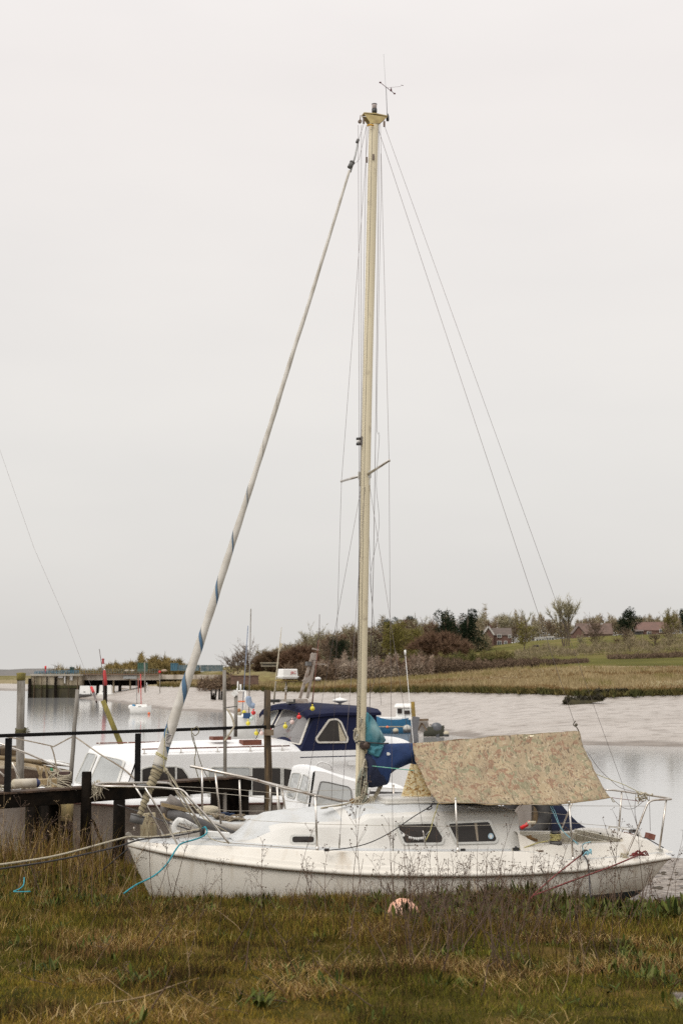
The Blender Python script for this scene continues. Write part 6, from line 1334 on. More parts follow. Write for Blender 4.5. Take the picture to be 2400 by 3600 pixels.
    def sliver(c_, d_, L, w_):
        s_ = d_.cross(Vector((rn.gauss(0, 1), rn.gauss(0, 1), rn.gauss(0, 1)))).normalized() * w_; b = len(V); V.extend([c_ - s_, c_ + s_, c_ + d_ * L]); F.append((b, b + 1, b + 2))
    if kind in ('bare', 'pale', 'poplar', 'bush'):
        cnt = {'bare': 9, 'pale': 8, 'poplar': 2, 'bush': 12}[kind]; ws = {'bare': .0045, 'pale': .0050, 'poplar': .0045, 'bush': .0065}[kind]; ll = {'bare': .075, 'pale': .075, 'poplar': .10, 'bush': .13}[kind]
        for a_, b_, lev in segs:
            if lev < maxl - 1: continue
            for k_ in range(cnt):
                p = a_.lerp(b_, rn.random()); d_ = ((b_ - a_).normalized() + Vector((rn.gauss(0, .6), rn.gauss(0, .6), rn.gauss(.15, .5)))).normalized(); sliver(p, d_, ll * rn.uniform(.5, 1.3), ws)
    else:
        lob = []
        for k_ in range(22):
            if kind == 'conifer': h = rn.uniform(.22, .95); rr = .20 * (1 - abs(h - .45) * 1.1); c_ = Vector((rn.gauss(0, .10), rn.gauss(0, .10), h)); R_ = rr * rn.uniform(.6, 1.1)
            else: a = rn.uniform(0, 6.28); rd_ = rn.uniform(0, .30); h = rn.uniform(.28, .85); c_ = Vector((rd_ * math.cos(a), rd_ * math.sin(a), h)); R_ = rn.uniform(.09, .17)
            lob.append((c_, R_))
        for c_, R_ in lob:
            for k_ in range(210):
                d_ = Vector((rn.gauss(0, 1), rn.gauss(0, 1), rn.gauss(0, 1))).normalized(); p = c_ + d_ * R_ * rn.uniform(.65, 1.08); e_ = Vector((rn.gauss(0, 1), rn.gauss(0, 1), rn.gauss(0, 1))).normalized(); f_ = e_.cross(d_ + e_ * .1).normalized(); s_ = rn.uniform(.008, .022); b = len(V)
                V.extend([p - e_ * s_, p + f_ * s_ * .7, p + e_ * s_, p + d_ * s_]); F.append((b, b + 1, b + 2)); F.append((b, b + 2, b + 3))
    return limb, V, F
protos = {}
def proto(kind, seed, cmat):
    key = (kind, seed, cmat)
    if key in protos: return protos[key]
    limb, V, F = make_tree(kind, seed)
    me = bpy.data.meshes.new('limbs'); me.from_pydata(limb.v, [], limb.f); me.materials.append(tm['bark']); me.polygons.foreach_set('use_smooth', [True] * len(me.polygons))
    mc = bpy.data.meshes.new('crown'); mc.from_pydata([tuple(v) for v in V], [], F); mc.materials.append(tm[cmat]); zm_ = max(v.z for v in V); protos[key] = (me, mc, zm_); return protos[key]
def tree(name, kind, seed, cmat, x, ybase, ytop, label, cat='tree', group=None, wid=1.0, D=None):
    D = D or D_for(x, ybase); p = FP(x, D); h = (5 - (ytop - HZ) / FPX * D) - p.z
    me, mc, zm_ = proto(kind, seed, cmat); r_ = thing(name, label, cat, p, rnd.uniform(0, 6.28), group); sc_ = h / zm_ * .98; r_.scale = (sc_ * wid, sc_ * wid, sc_)
    a = bpy.data.objects.new('trunk' if kind != 'bush' else 'stems', me); b = bpy.data.objects.new('crown', mc)
    for o in (a, b): COL.objects.link(o); o.parent = r_
    return r_
TR = 'trees on the far side of the river'
tree('bare_tree', 'bare', 1, 'brown', 870, 2330, 2232, 'rounded bare tree left of the thin white mast, on the green mound', group=TR, wid=1.25, D=420)
tree('bare_tree', 'bare', 2, 'brown', 815, 2335, 2285, 'low brown bare tree at the left foot of the mound', group=TR, wid=1.5, D=420)
tree('bare_tree', 'bare', 3, 'pale', 922, 2335, 2262, 'thin pale bare tree just right of the rounded tree on the mound', group=TR, D=440)
tree('bushy_tree', 'bush', 4, 'rust', 1050, 2345, 2248, 'reddish brown bushy tree behind the radar box', group=TR, wid=.95, D=330)
tree('bare_tree', 'bare', 5, 'pale', 1112, 2320, 2178, 'tall pale bare tree above the rusty A-frame', group=TR, wid=1.1, D=420)
tree('bare_tree', 'bare', 6, 'brown', 1160, 2325, 2212, 'brown bare tree right of the tall pale one', group=TR, wid=1.1, D=400)
tree('evergreen_tree', 'round', 7, 'dark', 1196, 2330, 2232, 'dark evergreen clump left of the mast behind the shrouds', group=TR, wid=.8, D=390)
tree('bare_tree', 'bare', 8, 'pale', 1236, 2320, 2188, 'pale bare tree directly left of the cream mast', group=TR, wid=1.0, D=420)
tree('evergreen_tree', 'conifer', 9, 'dark', 1362, 2290, 2165, 'thin dark conifer just right of the mast', group=TR, wid=.8, D=480)
tree('bare_tree', 'bare', 10, 'brown', 1322, 2325, 2185, 'brown bare tree immediately right of the mast', group=TR, wid=1.1, D=430)
tree('willow', 'round', 11, 'olive', 1385, 2335, 2175, 'broad olive green willow right of the mast', group=TR, wid=1.05, D=400)
tree('willow', 'round', 12, 'olive', 1447, 2335, 2198, 'smaller yellow-green willow left of the reddish bush', group=TR, wid=.75, D=410)
tree('bushy_tree', 'bush', 13, 'rust', 1447, 2290, 2162, 'reddish brown tree behind the smaller willow', group=TR, wid=.65, D=470)
tree('evergreen_tree', 'conifer', 14, 'dark', 1442, 2260, 2160, 'small dark pine top above the smaller willow', group=TR, wid=.5, D=500)
tree('bare_tree', 'bare', 15, 'rust', 1515, 2290, 2148, 'pointed reddish bare tree left of the two black evergreens', group=TR, wid=.8, D=450)
tree('bushy_tree', 'bush', 16, 'rust', 1540, 2330, 2200, 'broad rust brown bush in front of the black evergreens', group=TR, wid=1.0, D=390)
tree('evergreen_tree', 'round', 17, 'dark', 1567, 2295, 2138, 'left and lower of the two black evergreens', group=TR, wid=.85, D=440)
tree('evergreen_tree', 'conifer', 18, 'dark', 1641, 2300, 2136, 'tall black evergreen left of the gabled brick house', group=TR, wid=1.1, D=430)
tree('bare_tree', 'bare', 19, 'pale', 1668, 2275, 2140, 'pale bare tree behind the tall black evergreen', group=TR, D=520)
tree('bare_tree', 'bare', 20, 'rust', 1722, 2268, 2150, 'reddish bare tree behind the gable of the brick house', group=TR, wid=1.2, D=600)
tree('bare_tree', 'poplar', 21, 'pale', 1773, 2262, 2145, 'slender pale tree behind the right end of the brick house', group=TR, wid=1.3, D=600)
tree('budding_tree', 'pale', 22, 'olive', 1838, 2312, 2136, 'greenish budding tree in front of the brick house garden', group=TR, wid=1.0, D=430)
tree('bare_tree', 'poplar', 23, 'pale', 1985, 2310, 2072, 'tallest tree of the bank, pale and many-stemmed', group=TR, wid=.95, D=440)
tree('bare_tree', 'bare', 24, 'brown', 2090, 2328, 2148, 'brown bare tree in front of the dark roofed house', group=TR, wid=1.05, D=380)
tree('evergreen_tree', 'round', 25, 'dark', 2206, 2262, 2130, 'dark round-topped evergreen standing alone against the sky', group=TR, wid=.95, D=450)
tree('bare_tree', 'bare', 26, 'brown', 2208, 2345, 2195, 'brown bare tree below the lone dark evergreen', group=TR, wid=1.2, D=360)
tree('bare_tree', 'pale', 27, 'olive', 2345, 2300, 2130, 'pale green budding tree right of the red-roofed bungalow', group=TR, wid=.95, D=430)
tree('bare_tree', 'bare', 28, 'brown', 2345, 2342, 2190, 'bushy brown bare tree at the right edge of the field', group=TR, wid=1.3, D=365)
tree('evergreen_tree', 'conifer', 29, 'dark', 2408, 2300, 2110, 'dark evergreen cut by the right edge of the photo', group=TR, wid=.6, D=440)
tree('bare_tree', 'bare', 30, 'rust', 2425, 2345, 2200, 'reddish bare tree at the right edge below the evergreen', group=TR, wid=1.1, D=370)
tree('bare_tree', 'bare', 31, 'brown', 1275, 2330, 2235, 'low brown tree hidden behind the mast', group=TR, wid=1.2, D=400)
tree('bushy_tree', 'bush', 32, 'mix', 960, 2345, 2270, 'low brown scrub tree between the thin mast and the radar box', group=TR, wid=1.0, D=360)
for i, (x, yb, yt_, k_, c_, lb_) in enumerate(((1260, 2330, 2190, 'bare', 'brown', 'bare tree peeping out left of the mast foot of the wood'), (1300, 2320, 2175, 'bare', 'pale', 'pale bare tree hidden partly by the mast'), (1350, 2320, 2180, 'bare', 'rust', 'reddish bare tree between mast and olive willow'), (1410, 2310, 2170, 'bare', 'brown', 'brown bare crown behind the olive willow'), (1480, 2300, 2155, 'bare', 'pale', 'pale bare tree behind the smaller willow'), (1600, 2290, 2150, 'bare', 'brown', 'brown bare tree between the two black evergreens'), (1690, 2275, 2160, 'poplar', 'pale', 'slim pale tree at the left gable of the brick house'), (1800, 2268, 2165, 'bare', 'brown', 'brown bare tree at the right end of the brick house'), (1870, 2275, 2180, 'bare', 'pale', 'light bare tree above the two caravans'), (1935, 2262, 2175, 'bare', 'brown', 'brown bare tree left of the tallest tree'), (2045, 2258, 2170, 'bare', 'rust', 'reddish bare tree at the left end of the long house'), (2140, 2262, 2178, 'bare', 'brown', 'brown bare tree at the right end of the long house'), (2165, 2335, 2225, 'bare', 'rust', 'low reddish bare tree left of the tree below the lone evergreen'), (2255, 2335, 2240, 'bare', 'olive', 'low olive bare tree in front of the bungalow'), (2300, 2340, 2215, 'bare', 'brown', 'brown bare tree below the bungalow'), (2040, 2335, 2215, 'bare', 'pale', 'low pale bare tree right of the tallest tree'), (840, 2325, 2262, 'bare', 'brown', 'small brown bare tree beside the rounded one on the mound'), (1010, 2345, 2255, 'bare', 'brown', 'bare brown tree between the mound and the radar box'), (1090, 2335, 2235, 'bare', 'brown', 'brown bare tree just right of the radar box'), (1225, 2330, 2215, 'bush', 'rust', 'rust brown tree left of the mast'), (980, 2345, 2280, 'bush', 'mix', 'dark scrub tree left of the radar box'))):
    tree('bare_tree' if k_ != 'bush' else 'bushy_tree', k_, 60 + i % 9, c_, x, yb, yt_, lb_, group=TR, wid=1.05 + .2 * (i % 3), D=(630 if 1670 < x < 2150 and yt_ < 2200 else 400 + 14 * (i % 7)) if yt_ < 2210 or x < 1300 else 372)
for i, (x, yb, yt_, nm) in enumerate(((1740, 2262, 2205, 'left'), (1900, 2258, 2190, 'middle'), (2060, 2245, 2185, 'centre'), (2160, 2240, 2180, 'right'), (2290, 2232, 2175, 'far right'))):
    pass
# long low tree belts read as masses
def belt(name, pts, cmat, label, dens, hh, sl=(1.2, .10), D=None, seed=1, clump=None, depth=12):
    """thicket along picture points (x, ybase, ytop)"""
    rn = np.random.RandomState(seed); xs = np.array([p[0] for p in pts]); n = dens; x = rn.uniform(xs.min(), xs.max(), n); V = np.zeros((n * 3, 3)); cols = np.ones((n * 3, 3))
    for i in range(n):
        yb = np.interp(x[i], xs, [p[1] for p in pts]); yt_ = np.interp(x[i], xs, [p[2] for p in pts]); d0 = D(x[i]) if callable(D) else D
        lump = .80 + .55 * mnoise.noise(Vector((x[i] * .045, seed, 0))) + .22 * mnoise.noise(Vector((x[i] * .2, seed, 0)))
        if clump is not None: lump *= min(1.2, max(.12, 1.1 + 2.2 * mnoise.noise(Vector((x[i] * .022, seed + 3, 0)))))
        h = max(.6, (5 - (yt_ - HZ) / FPX * d0) - far_z(x[i], d0)) * min(lump, 1.15); t_ = rn.rand() ** .75; dd = d0 + rn.uniform(-.5, .5) * depth
        c_ = FP(x[i], dd) + Vector((0, 0, h * t_ * math.sqrt(max(0, 1 - ((dd - d0) / depth * 2) ** 2 * .6))))
        d_ = Vector(rn.normal(0, 1, 3)) + Vector((0, 0, .8)); d_.normalize(); s_ = d_.cross(Vector(rn.normal(0, 1, 3))).normalized() * sl[1]; L_ = sl[0] * rn.uniform(.5, 1.2)
        V[i * 3] = c_ - s_; V[i * 3 + 1] = c_ + s_; V[i * 3 + 2] = c_ + d_ * L_; cols[i * 3:i * 3 + 3] = .55 + .75 * rn.rand()
    o = fastmesh(name, V, np.arange(n * 3).reshape(-1, 3), [], tm2[cmat], cols=cols, loc=tuple(V.mean(0))); return tag(o, label, kind='stuff')
tm2 = {q: mat('thicket_' + q, *c_, rough=.95, scale=.25, spec=.1, attr='Col') for q, c_ in {'blossom': ((.40, .33, .26), (.17, .11, .075)), 'mix': ((.17, .12, .08), (.11, .075, .05)), 'green': ((.10, .10, .035), (.16, .13, .05)), 'back': ((.25, .195, .13), (.20, .17, .095)), 'gold': ((.24, .17, .06), (.15, .12, .05)), 'reed': ((.36, .29, .17), (.25, .19, .10)), 'edge': ((.05, .052, .018), (.11, .085, .03))}.items()}
belt('hedge', [(1120, 2378, 2318), (1180, 2375, 2300), (1400, 2368, 2300), (1520, 2362, 2300)], 'blossom', 'whitish blackthorn thicket along the far marsh', 26000, 0, (.8, .07), 285, 3)
belt('hedge', [(1000, 2385, 2330), (1130, 2382, 2325), (1180, 2380, 2345)], 'mix', 'brown scrub behind the radar box', 4000, 0, (1.3, .10), 270, 5)
belt('hedge', [(1440, 2362, 2290), (1520, 2360, 2296), (1650, 2362, 2318), (1860, 2352, 2315), (2060, 2348, 2330)], 'mix', 'brown bramble hedge along the foot of the green field', 30000, 0, (.8, .07), 300, 7)
belt('hedge', [(1540, 2340, 2300), (1700, 2330, 2290), (1800, 2325, 2288)], 'green', 'olive scrub above the brown hedge', 13000, 0, (1.0, .08), 350, 8)
belt('hedge', [(900, 2340, 2318), (960, 2340, 2285), (1000, 2335, 2262), (1100, 2335, 2225), (1200, 2325, 2200), (1400, 2310, 2175), (1560, 2300, 2165), (1660, 2285, 2180), (1720, 2275, 2240)], 'back', 'brown woodland behind the mast', 26000, 0, (2.2, .14), 500, 9, depth=30)
belt('hedge', [(1640, 2275, 2180), (1700, 2266, 2140), (1900, 2255, 2160), (2000, 2250, 2180), (2100, 2244, 2155), (2180, 2240, 2165), (2300, 2236, 2160), (2450, 2236, 2150), (2800, 2225, 2145)], 'back', 'brown tree line behind the houses', 34000, 0, (2.2, .15), 690, 10, depth=30)
belt('hedge', [(2130, 2350, 2328), (2300, 2348, 2305), (2450, 2345, 2290), (2900, 2345, 2290)], 'mix', 'dark bramble at the right end of the field', 12000, 0, (.9, .07), 320, 11)
belt('hedge', [(280, 2378, 2362), (340, 2376, 2352), (420, 2375, 2328), (520, 2374, 2305), (560, 2374, 2292), (600, 2374, 2310), (660, 2374, 2330), (700, 2374, 2350)], 'gold', 'golden brown tree belt behind the wharf', 22000, 0, (2.2, .16), 560, 12, depth=50)
belt('hedge', [(150, 2384, 2370), (200, 2382, 2340), (240, 2382, 2345), (300, 2380, 2360)], 'back', 'dim brown clump left of the wharf trees', 1500, 0, (3.5, .25), 620, 13, depth=40)
belt('reed_bank', [(700, 2400, 2380), (800, 2405, 2372), (900, 2410, 2385)], 'mix', 'brown scrub at the foot of the mound', 2000, 0, (1.2, .1), 280, 14)
belt('scrub', [(1800, 2335, 2290), (1900, 2330, 2262), (2000, 2335, 2285), (2080, 2340, 2240), (2150, 2342, 2265), (2220, 2345, 2225), (2290, 2345, 2270), (2350, 2345, 2220), (2420, 2345, 2215), (2800, 2345, 2250)], 'back', 'thin brown scrub scattered over the green field', 15000, 0, (1.5, .04), 355, 21, clump=1, depth=30)
# rough marsh grass fringe
def fringe(n, seed):
    rn = np.random.RandomState(seed); V = np.zeros((n * 3, 3)); C = np.ones((n * 3, 3)); 
    for i in range(n):
        x = rn.uniform(560, 3000); Dw, Dt, zt, Dm, zm, Dh, zh = far_pts(x); f = rn.rand() ** 1.6; D = Dt * .99 + (Dm * 1.02 - Dt * .99) * f; p = FP(x, D); q = mnoise.noise(Vector((p.x * .06, p.y * .03, 0))) + .4 * mnoise.noise(Vector((p.x * .3, p.y * .1, 0)))
        h = (.25 + .45 * max(0, q + .3)) * rn.uniform(.5, 1.2) * (1 + D / 500); w_ = .05 * D / 180; dx = rn.uniform(-.5, .5) * h
        V[i * 3] = (p.x - w_, p.y, p.z - .1); V[i * 3 + 1] = (p.x + w_, p.y, p.z - .1); V[i * 3 + 2] = (p.x + dx, p.y + rn.uniform(-.3, .3), p.z + h)
        q += .25 * mnoise.noise(Vector((p.x * .9, p.y * .5, 3))); C[i * 3:i * 3 + 3] = (np.array((.42, .40, .26)) if f < .03 else np.array((.58, .46, .36)) if q < -.12 else np.array((1, .98, .95)) if q < .38 else np.array((.66, .70, .48))) * rn.uniform(.75, 1.15)
    return tag(fastmesh('marsh_grass', V, np.arange(n * 3).reshape(-1, 3), [], tm2['reed'], cols=C, loc=tuple(V.mean(0))), 'dry tan marsh grass along the far bank', kind='stuff')
fringe(60000, 5)
# dark weedy lip where the marsh breaks off above the mud
def lip(n, seed):
    rn = np.random.RandomState(seed); V = np.zeros((n * 3, 3)); C = np.ones((n * 3, 3))
    for i in range(n):
        x = rn.uniform(560, 3000); Dw, Dt, zt, *_ = far_pts(x); k_ = mnoise.noise(Vector((x * .025, 1, 0))) + .8 * mnoise.noise(Vector((x * .09, 4, 0)))
        skip = k_ < -.1 and rn.rand() < .8; D = Dt * (1 - .012 * rn.rand() - .02 * max(0, k_) * rn.rand()); p = Vector(((x - 1200) / FPX * D, D, zt - .25 * rn.rand() - .2 * (1 - D / Dt) * 8)); h = 0.02 if skip else rn.uniform(.15, .5) * (1 + max(0, k_)); w_ = .08; a = rn.normal(0, .3, 3)
        V[i * 3] = (p.x - w_, p.y, p.z - .15); V[i * 3 + 1] = (p.x + w_, p.y, p.z - .15); V[i * 3 + 2] = (p.x + a[0], p.y + a[1], p.z + h); C[i * 3:i * 3 + 3] = rn.uniform(.5, 1.5)
    return tag(fastmesh('weed_fringe', V, np.arange(n * 3).reshape(-1, 3), [], tm2['edge'], cols=C, loc=tuple(V.mean(0))), 'dark green weed hanging over the broken marsh edge', kind='stuff')
lip(9000, 6)
# broken-off turf on the mud, right
def turf(pts, D, h, label):
    mb = MB(); rows = []
    n = len(pts)
    for i, (x, y, w_) in enumerate(pts):
        c_ = P(x, y, D); r = []
        for k_ in range(7):
            a = math.pi * k_ / 6; r.append(c_ + Vector((0, -math.cos(a) * w_, math.sin(a) * h * (w_ / 1.5) * (1 + .5 * mnoise.noise(Vector((x * .1, k_, 0)))) - .25)))
        rows.append(r)
    mb.grid(rows, flip=True)
    for q in range(700):
        i = rnd.random() * (n - 1); i0 = int(i); a_, b_ = pts[i0], pts[min(i0 + 1, n - 1)]; f = i - i0; w_ = a_[2] + (b_[2] - a_[2]) * f; c_ = P(a_[0] + (b_[0] - a_[0]) * f, a_[1] + (b_[1] - a_[1]) * f, D + rnd.uniform(-.7, .7) * w_) + Vector((0, 0, rnd.uniform(-.1, .8) * h * w_ / 1.4)); e_ = [Vector((rnd.gauss(0, .16), rnd.gauss(0, .16), rnd.gauss(0, .12))) for _ in range(3)]; mb.face(mb.pts([c_ + v for v in e_]))
    o = mb.build('turf_block', mat('dark_turf', (.022, .018, .009), (.05, .042, .016), rough=1, scale=1.2, bump=.8, bscale=3), None); return tag(o, label, 'turf')
turf([(1984, 2474, .2), (1990, 2470, 1.1), (2000, 2468, 1.4), (2030, 2469, 1.3), (2060, 2464, .9), (2090, 2459, .6), (2118, 2456, .3)], 142, .75, 'dark block of broken turf lying on the mud at the right')
turf([(2060, 2440, .4), (2100, 2436, 1.0), (2140, 2437, 1.0), (2180, 2434, 1.0), (2200, 2432, .4)], 150, .6, 'narrow turf slip just above the block on the right mud')
# green mound with a concrete pillbox and brick wall
mb = MB(); c_ = FP(915, 330); rows = []
for i in range(13):
    row = []
    for j in range(13):
        u, v = i / 6 - 1, j / 6 - 1; h = max(0, 1 - u * u) * max(0, 1 - v * v); x = u * 11; y = v * 14; p = FP(905 + x / 330 * FPX, 330 + y); row.append((c_.x - .6 + x, c_.y + y, p.z - .3 + 2.7 * h ** .7 * (1 + .12 * mnoise.noise(Vector((x * .4, y * .4, 0))))))
    rows.append(row)
mb.grid(rows); mo = mb.build('mound', mat('rough_grass_mound', (.13, .09, .03), (.20, .17, .06), rough=1, scale=.6, bump=.6, bscale=2), None); tag(mo, 'green-brown earth mound on the far bank', kind='structure')
mb = MB(); c_ = P(948, 2338, 312); mb.box(c_, (3.6, 3, .7)); mb.box(c_ + Vector((0, -.1, .45)), (4.0, 3.6, .22)); mb.box(c_ + Vector((0, -1.5, .05)), (3.0, .1, .22), mi=1); tag(mb.build('pillbox', [mat('grey_concrete', (.30, .27, .21), (.22, .20, .15), rough=.9, scale=1), m_black], None), 'low concrete pillbox in the side of the mound', 'bunker')
mb = MB(); a, b = P(812, 2392, 262), P(908, 2390, 262); mb.box((a + b) / 2, ((b - a).length, 1.2, 1.5)); mb.box((a + b) / 2 + Vector((0, 0, .8)), ((b - a).length + .3, 1.4, .15)); tag(mb.build('brick_wall', mat('sooty_brick', (.09, .055, .04), (.14, .085, .06), rough=.9, scale=2), None, base=None), 'dark brick wall below the mound', 'wall')
for i, (x0, yb, yt_) in enumerate(((745, 2455, 2428), (756, 2458, 2424), (771, 2456, 2422), (779, 2458, 2430), (749, 2456, 2436))):
    D = 235; a, b = P(x0, yb + 4, D), P(x0 + rnd.uniform(-2, 6), yt_, D); mb = MB(); mb.tube([a, b], [.18, .13], 7); tag(mb.build('mooring_stump', m_tar, None), 'black rotten stump in the cluster on the far mud', 'post', 'black rotten stumps on the far mud')
# ---- houses on the hill
m_brick = mat('red_brick', (.145, .08, .062), (.11, .062, .05), rough=.9, scale=1.5); m_tile = mat('dark_roof_tile', (.10, .08, .068), (.13, .10, .085), rough=.9, scale=1); m_rtile = mat('red_roof_tile', (.165, .095, .075), (.13, .08, .065), rough=.9, scale=1)
m_wpaint = mat('white_joinery', (.52, .50, .47), rough=.7); m_dgl = mat('dark_house_glass', (.03, .035, .04), rough=.1)
def house_box(c, w_, d_, h, rh, wall, roof, root, gable='x', over=.35, name='wall'):
    """walls and pitched roof, ridge along gable axis; c = base centre"""
    mb = MB(); mb.box(c + Vector((0, 0, h / 2 - 1)), (w_, d_, h + 2)); 
    if gable == 'x':
        for sx in (-1, 1): mb.plate([c + Vector((sx * w_ / 2, -d_ / 2, h)), c + Vector((sx * w_ / 2, d_ / 2, h)), c + Vector((sx * w_ / 2, 0, h + rh))], (-sx * .2, 0, 0))
    else:
        for sy in (-1, 1): mb.plate([c + Vector((-w_ / 2, sy * d_ / 2, h)), c + Vector((w_ / 2, sy * d_ / 2, h)), c + Vector((0, sy * d_ / 2, h + rh))], (0, -sy * .2, 0))
    mb.build(name, wall, root)
    mb = MB()
    if gable == 'x':
        for sy in (-1, 1): mb.plate([c + Vector((-w_ / 2 - over, sy * (d_ / 2 + over), h - .15)), c + Vector((w_ / 2 + over, sy * (d_ / 2 + over), h - .15)), c + Vector((w_ / 2 + over, 0, h + rh + .05)), c + Vector((-w_ / 2 - over, 0, h + rh + .05))], (0, 0, .2))
    else:
        for sx in (-1, 1): mb.plate([c + Vector((sx * (w_ / 2 + over), -d_ / 2 - over, h - .15)), c + Vector((sx * (w_ / 2 + over), d_ / 2 + over, h - .15)), c + Vector((0, d_ / 2 + over, h + rh + .05)), c + Vector((0, -d_ / 2 - over, h + rh + .05))], (0, 0, .2))
    return mb.build('roof', roof, root)
def hwin(root, c, w_, h, bars=1):
    mb = MB(); mb.box(c, (w_ + .3, .12, h + .3)); f = mb.build('window', m_wpaint, root); mb = MB()
    n = bars + 1
    for q in range(n): mb.box(c + Vector((-w_ / 2 + w_ * (q + .5) / n, -.08, 0)), (w_ / n - .14, .05, h - .05))
    mb.build('pane', m_dgl, f); return f
DH = 560
hb_ = P(1735, 2268, DH); hr_ = thing('brick_house', 'gabled red brick house with white bargeboards on the hill', 'house', hb_)
g = P(1713, 2268, DH); pxm = DH / FPX
house_box(g + Vector((0, 0, 0)), 36 * pxm, 6, 37 * pxm, 27 * pxm, m_brick, m_tile, hr_, 'y')
g2 = P(1762, 2268, DH + 2); house_box(g2, 62 * pxm, 6, 34 * pxm, 24 * pxm, m_brick, m_tile, hr_, 'x', name='side_wing')
mb = MB()
for sx in (-1, 1): mb.bar(g + Vector((sx * 20 * pxm, -3.5, 35 * pxm)), g + Vector((0, -3.5, 65 * pxm)), .15, .55)
mb.build('bargeboard', m_wpaint, hr_)
hwin(hr_, P(1718, 2261, DH - 3.2), 1.0, 1.6); hwin(hr_, P(1754, 2261, DH - 1.4), 1.5, 1.5); hwin(hr_, P(1776, 2261, DH - 1.4), 1.0, 1.5); hwin(hr_, P(1754, 2236, DH - 1.4), 1.4, 1.1); hwin(hr_, P(1790, 2237, DH - 1.4), .9, 1.0)
mb = MB(); mb.box(P(1722, 2206, DH + 2), (.9, .9, 2.0)); mb.build('chimney', m_brick, hr_)
mb = MB(); a, b = P(1665, 2278, DH - 12), P(1800, 2272, DH - 12); mb.bar(a + Vector((0, 0, -.5)), b + Vector((0, 0, -.5)), .3, 2.0); tag(mb.build('garden_fence', mat('reddish_fence', (.13, .06, .045), rough=.9), None), 'low reddish fence in front of the brick house', 'fence')
h2 = thing('long_house', 'long dark-roofed house behind the tallest bare tree', 'house', P(2080, 2252, 600)); pm = 600 / FPX
house_box(P(2085, 2252, 600), 120 * pm, 8, 22 * pm, 36 * pm, mat('dim_brown_wall', (.11, .07, .055), (.16, .11, .09), rough=.9, scale=1), mat('brown_roof_tile', (.11, .075, .06), (.15, .10, .08), rough=.9, scale=.8), h2)
house_box(P(2028, 2254, 592), 36 * pm, 7, 26 * pm, 24 * pm, m_brick, m_tile, h2, 'y', name='wing')
for x in (2024, 2034, 2070, 2110): hwin(h2, P(x, 2244, 594), .9, 1.2)
mb = MB(); mb.box(P(2112, 2200, 600), (1, 1, 2.2)); mb.box(P(2066, 2200, 600), (1, 1, 1.8)); mb.build('chimney', m_wpaint, h2)
h3 = thing('bungalow', 'red-roofed bungalow on the hill at the right', 'house', P(2290, 2236, 600))
house_box(P(2288, 2237, 600), 104 * pm, 9, 20 * pm, 28 * pm, m_brick, m_rtile, h3); house_box(P(2242, 2238, 596), 24 * pm, 6, 18 * pm, 4 * pm, mat('dark_shed', (.03, .03, .032), rough=.8), m_tile, h3, name='lean_to')
hwin(h3, P(2327, 2218, 595), 2.4, 1.2, 2); hwin(h3, P(2280, 2226, 595), 1.6, 1.0); hwin(h3, P(2310, 2234, 595), 1.0, 1.0)
# caravans / glasshouse roofs
for i, (x, y, w_) in enumerate(((1895, 2248, 32), (1930, 2244, 30))):
    c_ = P(x, y, 560); mb = MB(); mb.box(c_ + Vector((0, 0, -.4)), (w_ * .11, 3, 1.9)); mb.box(c_ + Vector((0, 0, .6)), (w_ * .118, 3.3, .25)); t_ = mb.build('caravan', m_wpaint, None, bevel=.15); tag(t_, ('left' if i == 0 else 'right') + ' of two white caravans left of the tallest tree', 'caravan')
    mb = MB()
    for q in (-1, 0, 1): mb.box(c_ + Vector((q * w_ * .034, -1.53, -.2)), (w_ * .022, .05, .6))
    mb.build('window', m_dgl, t_)
# dark horse grazing on the field
Dh_ = 430; hp = P(1886, 2284, Dh_); mb = MB(); c_ = Vector((hp.x, hp.y, hp.z + 1.15))
mb.tube([c_ + Vector((-.75, 0, .05)), c_ + Vector((-.4, 0, .02)), c_ + Vector((.1, 0, -.03)), c_ + Vector((.55, 0, .04)), c_ + Vector((.75, 0, .08))], [.16, .32, .33, .33, .15], 10, squash=((0, 1, 0), .75)); mb.tube([c_ + Vector((-.65, 0, .10)), c_ + Vector((-.98, 0, -.15)), c_ + Vector((-1.15, 0, -.55))], [.20, .14, .09], 8); mb.tube([c_ + Vector((-1.10, 0, -.50)), c_ + Vector((-1.28, 0, -.80)), c_ + Vector((-1.34, 0, -.95))], [.11, .08, .05], 8)
for sx, kx in ((-.50, -.06), (-.38, .04), (.50, .0), (.62, .10)): yy = .12 if kx > 0 else -.12; mb.tube([c_ + Vector((sx, yy, -.15)), c_ + Vector((sx + (.06 if sx > 0 else 0), yy, -.6)), c_ + Vector((sx + kx * .3, yy, -.75)), c_ + Vector((sx, yy, -1.2))], [.12, .06, .05, .05], 7)
mb.tube([c_ + Vector((.8, 0, .12)), c_ + Vector((.92, 0, -.15)), c_ + Vector((.90, 0, -.6))], [.03, .06, .03], 6); tag(mb.build('horse', mat('dark_horse_coat', (.03, .025, .022), rough=.8), None), 'small dark horse grazing on the green field', 'horse')
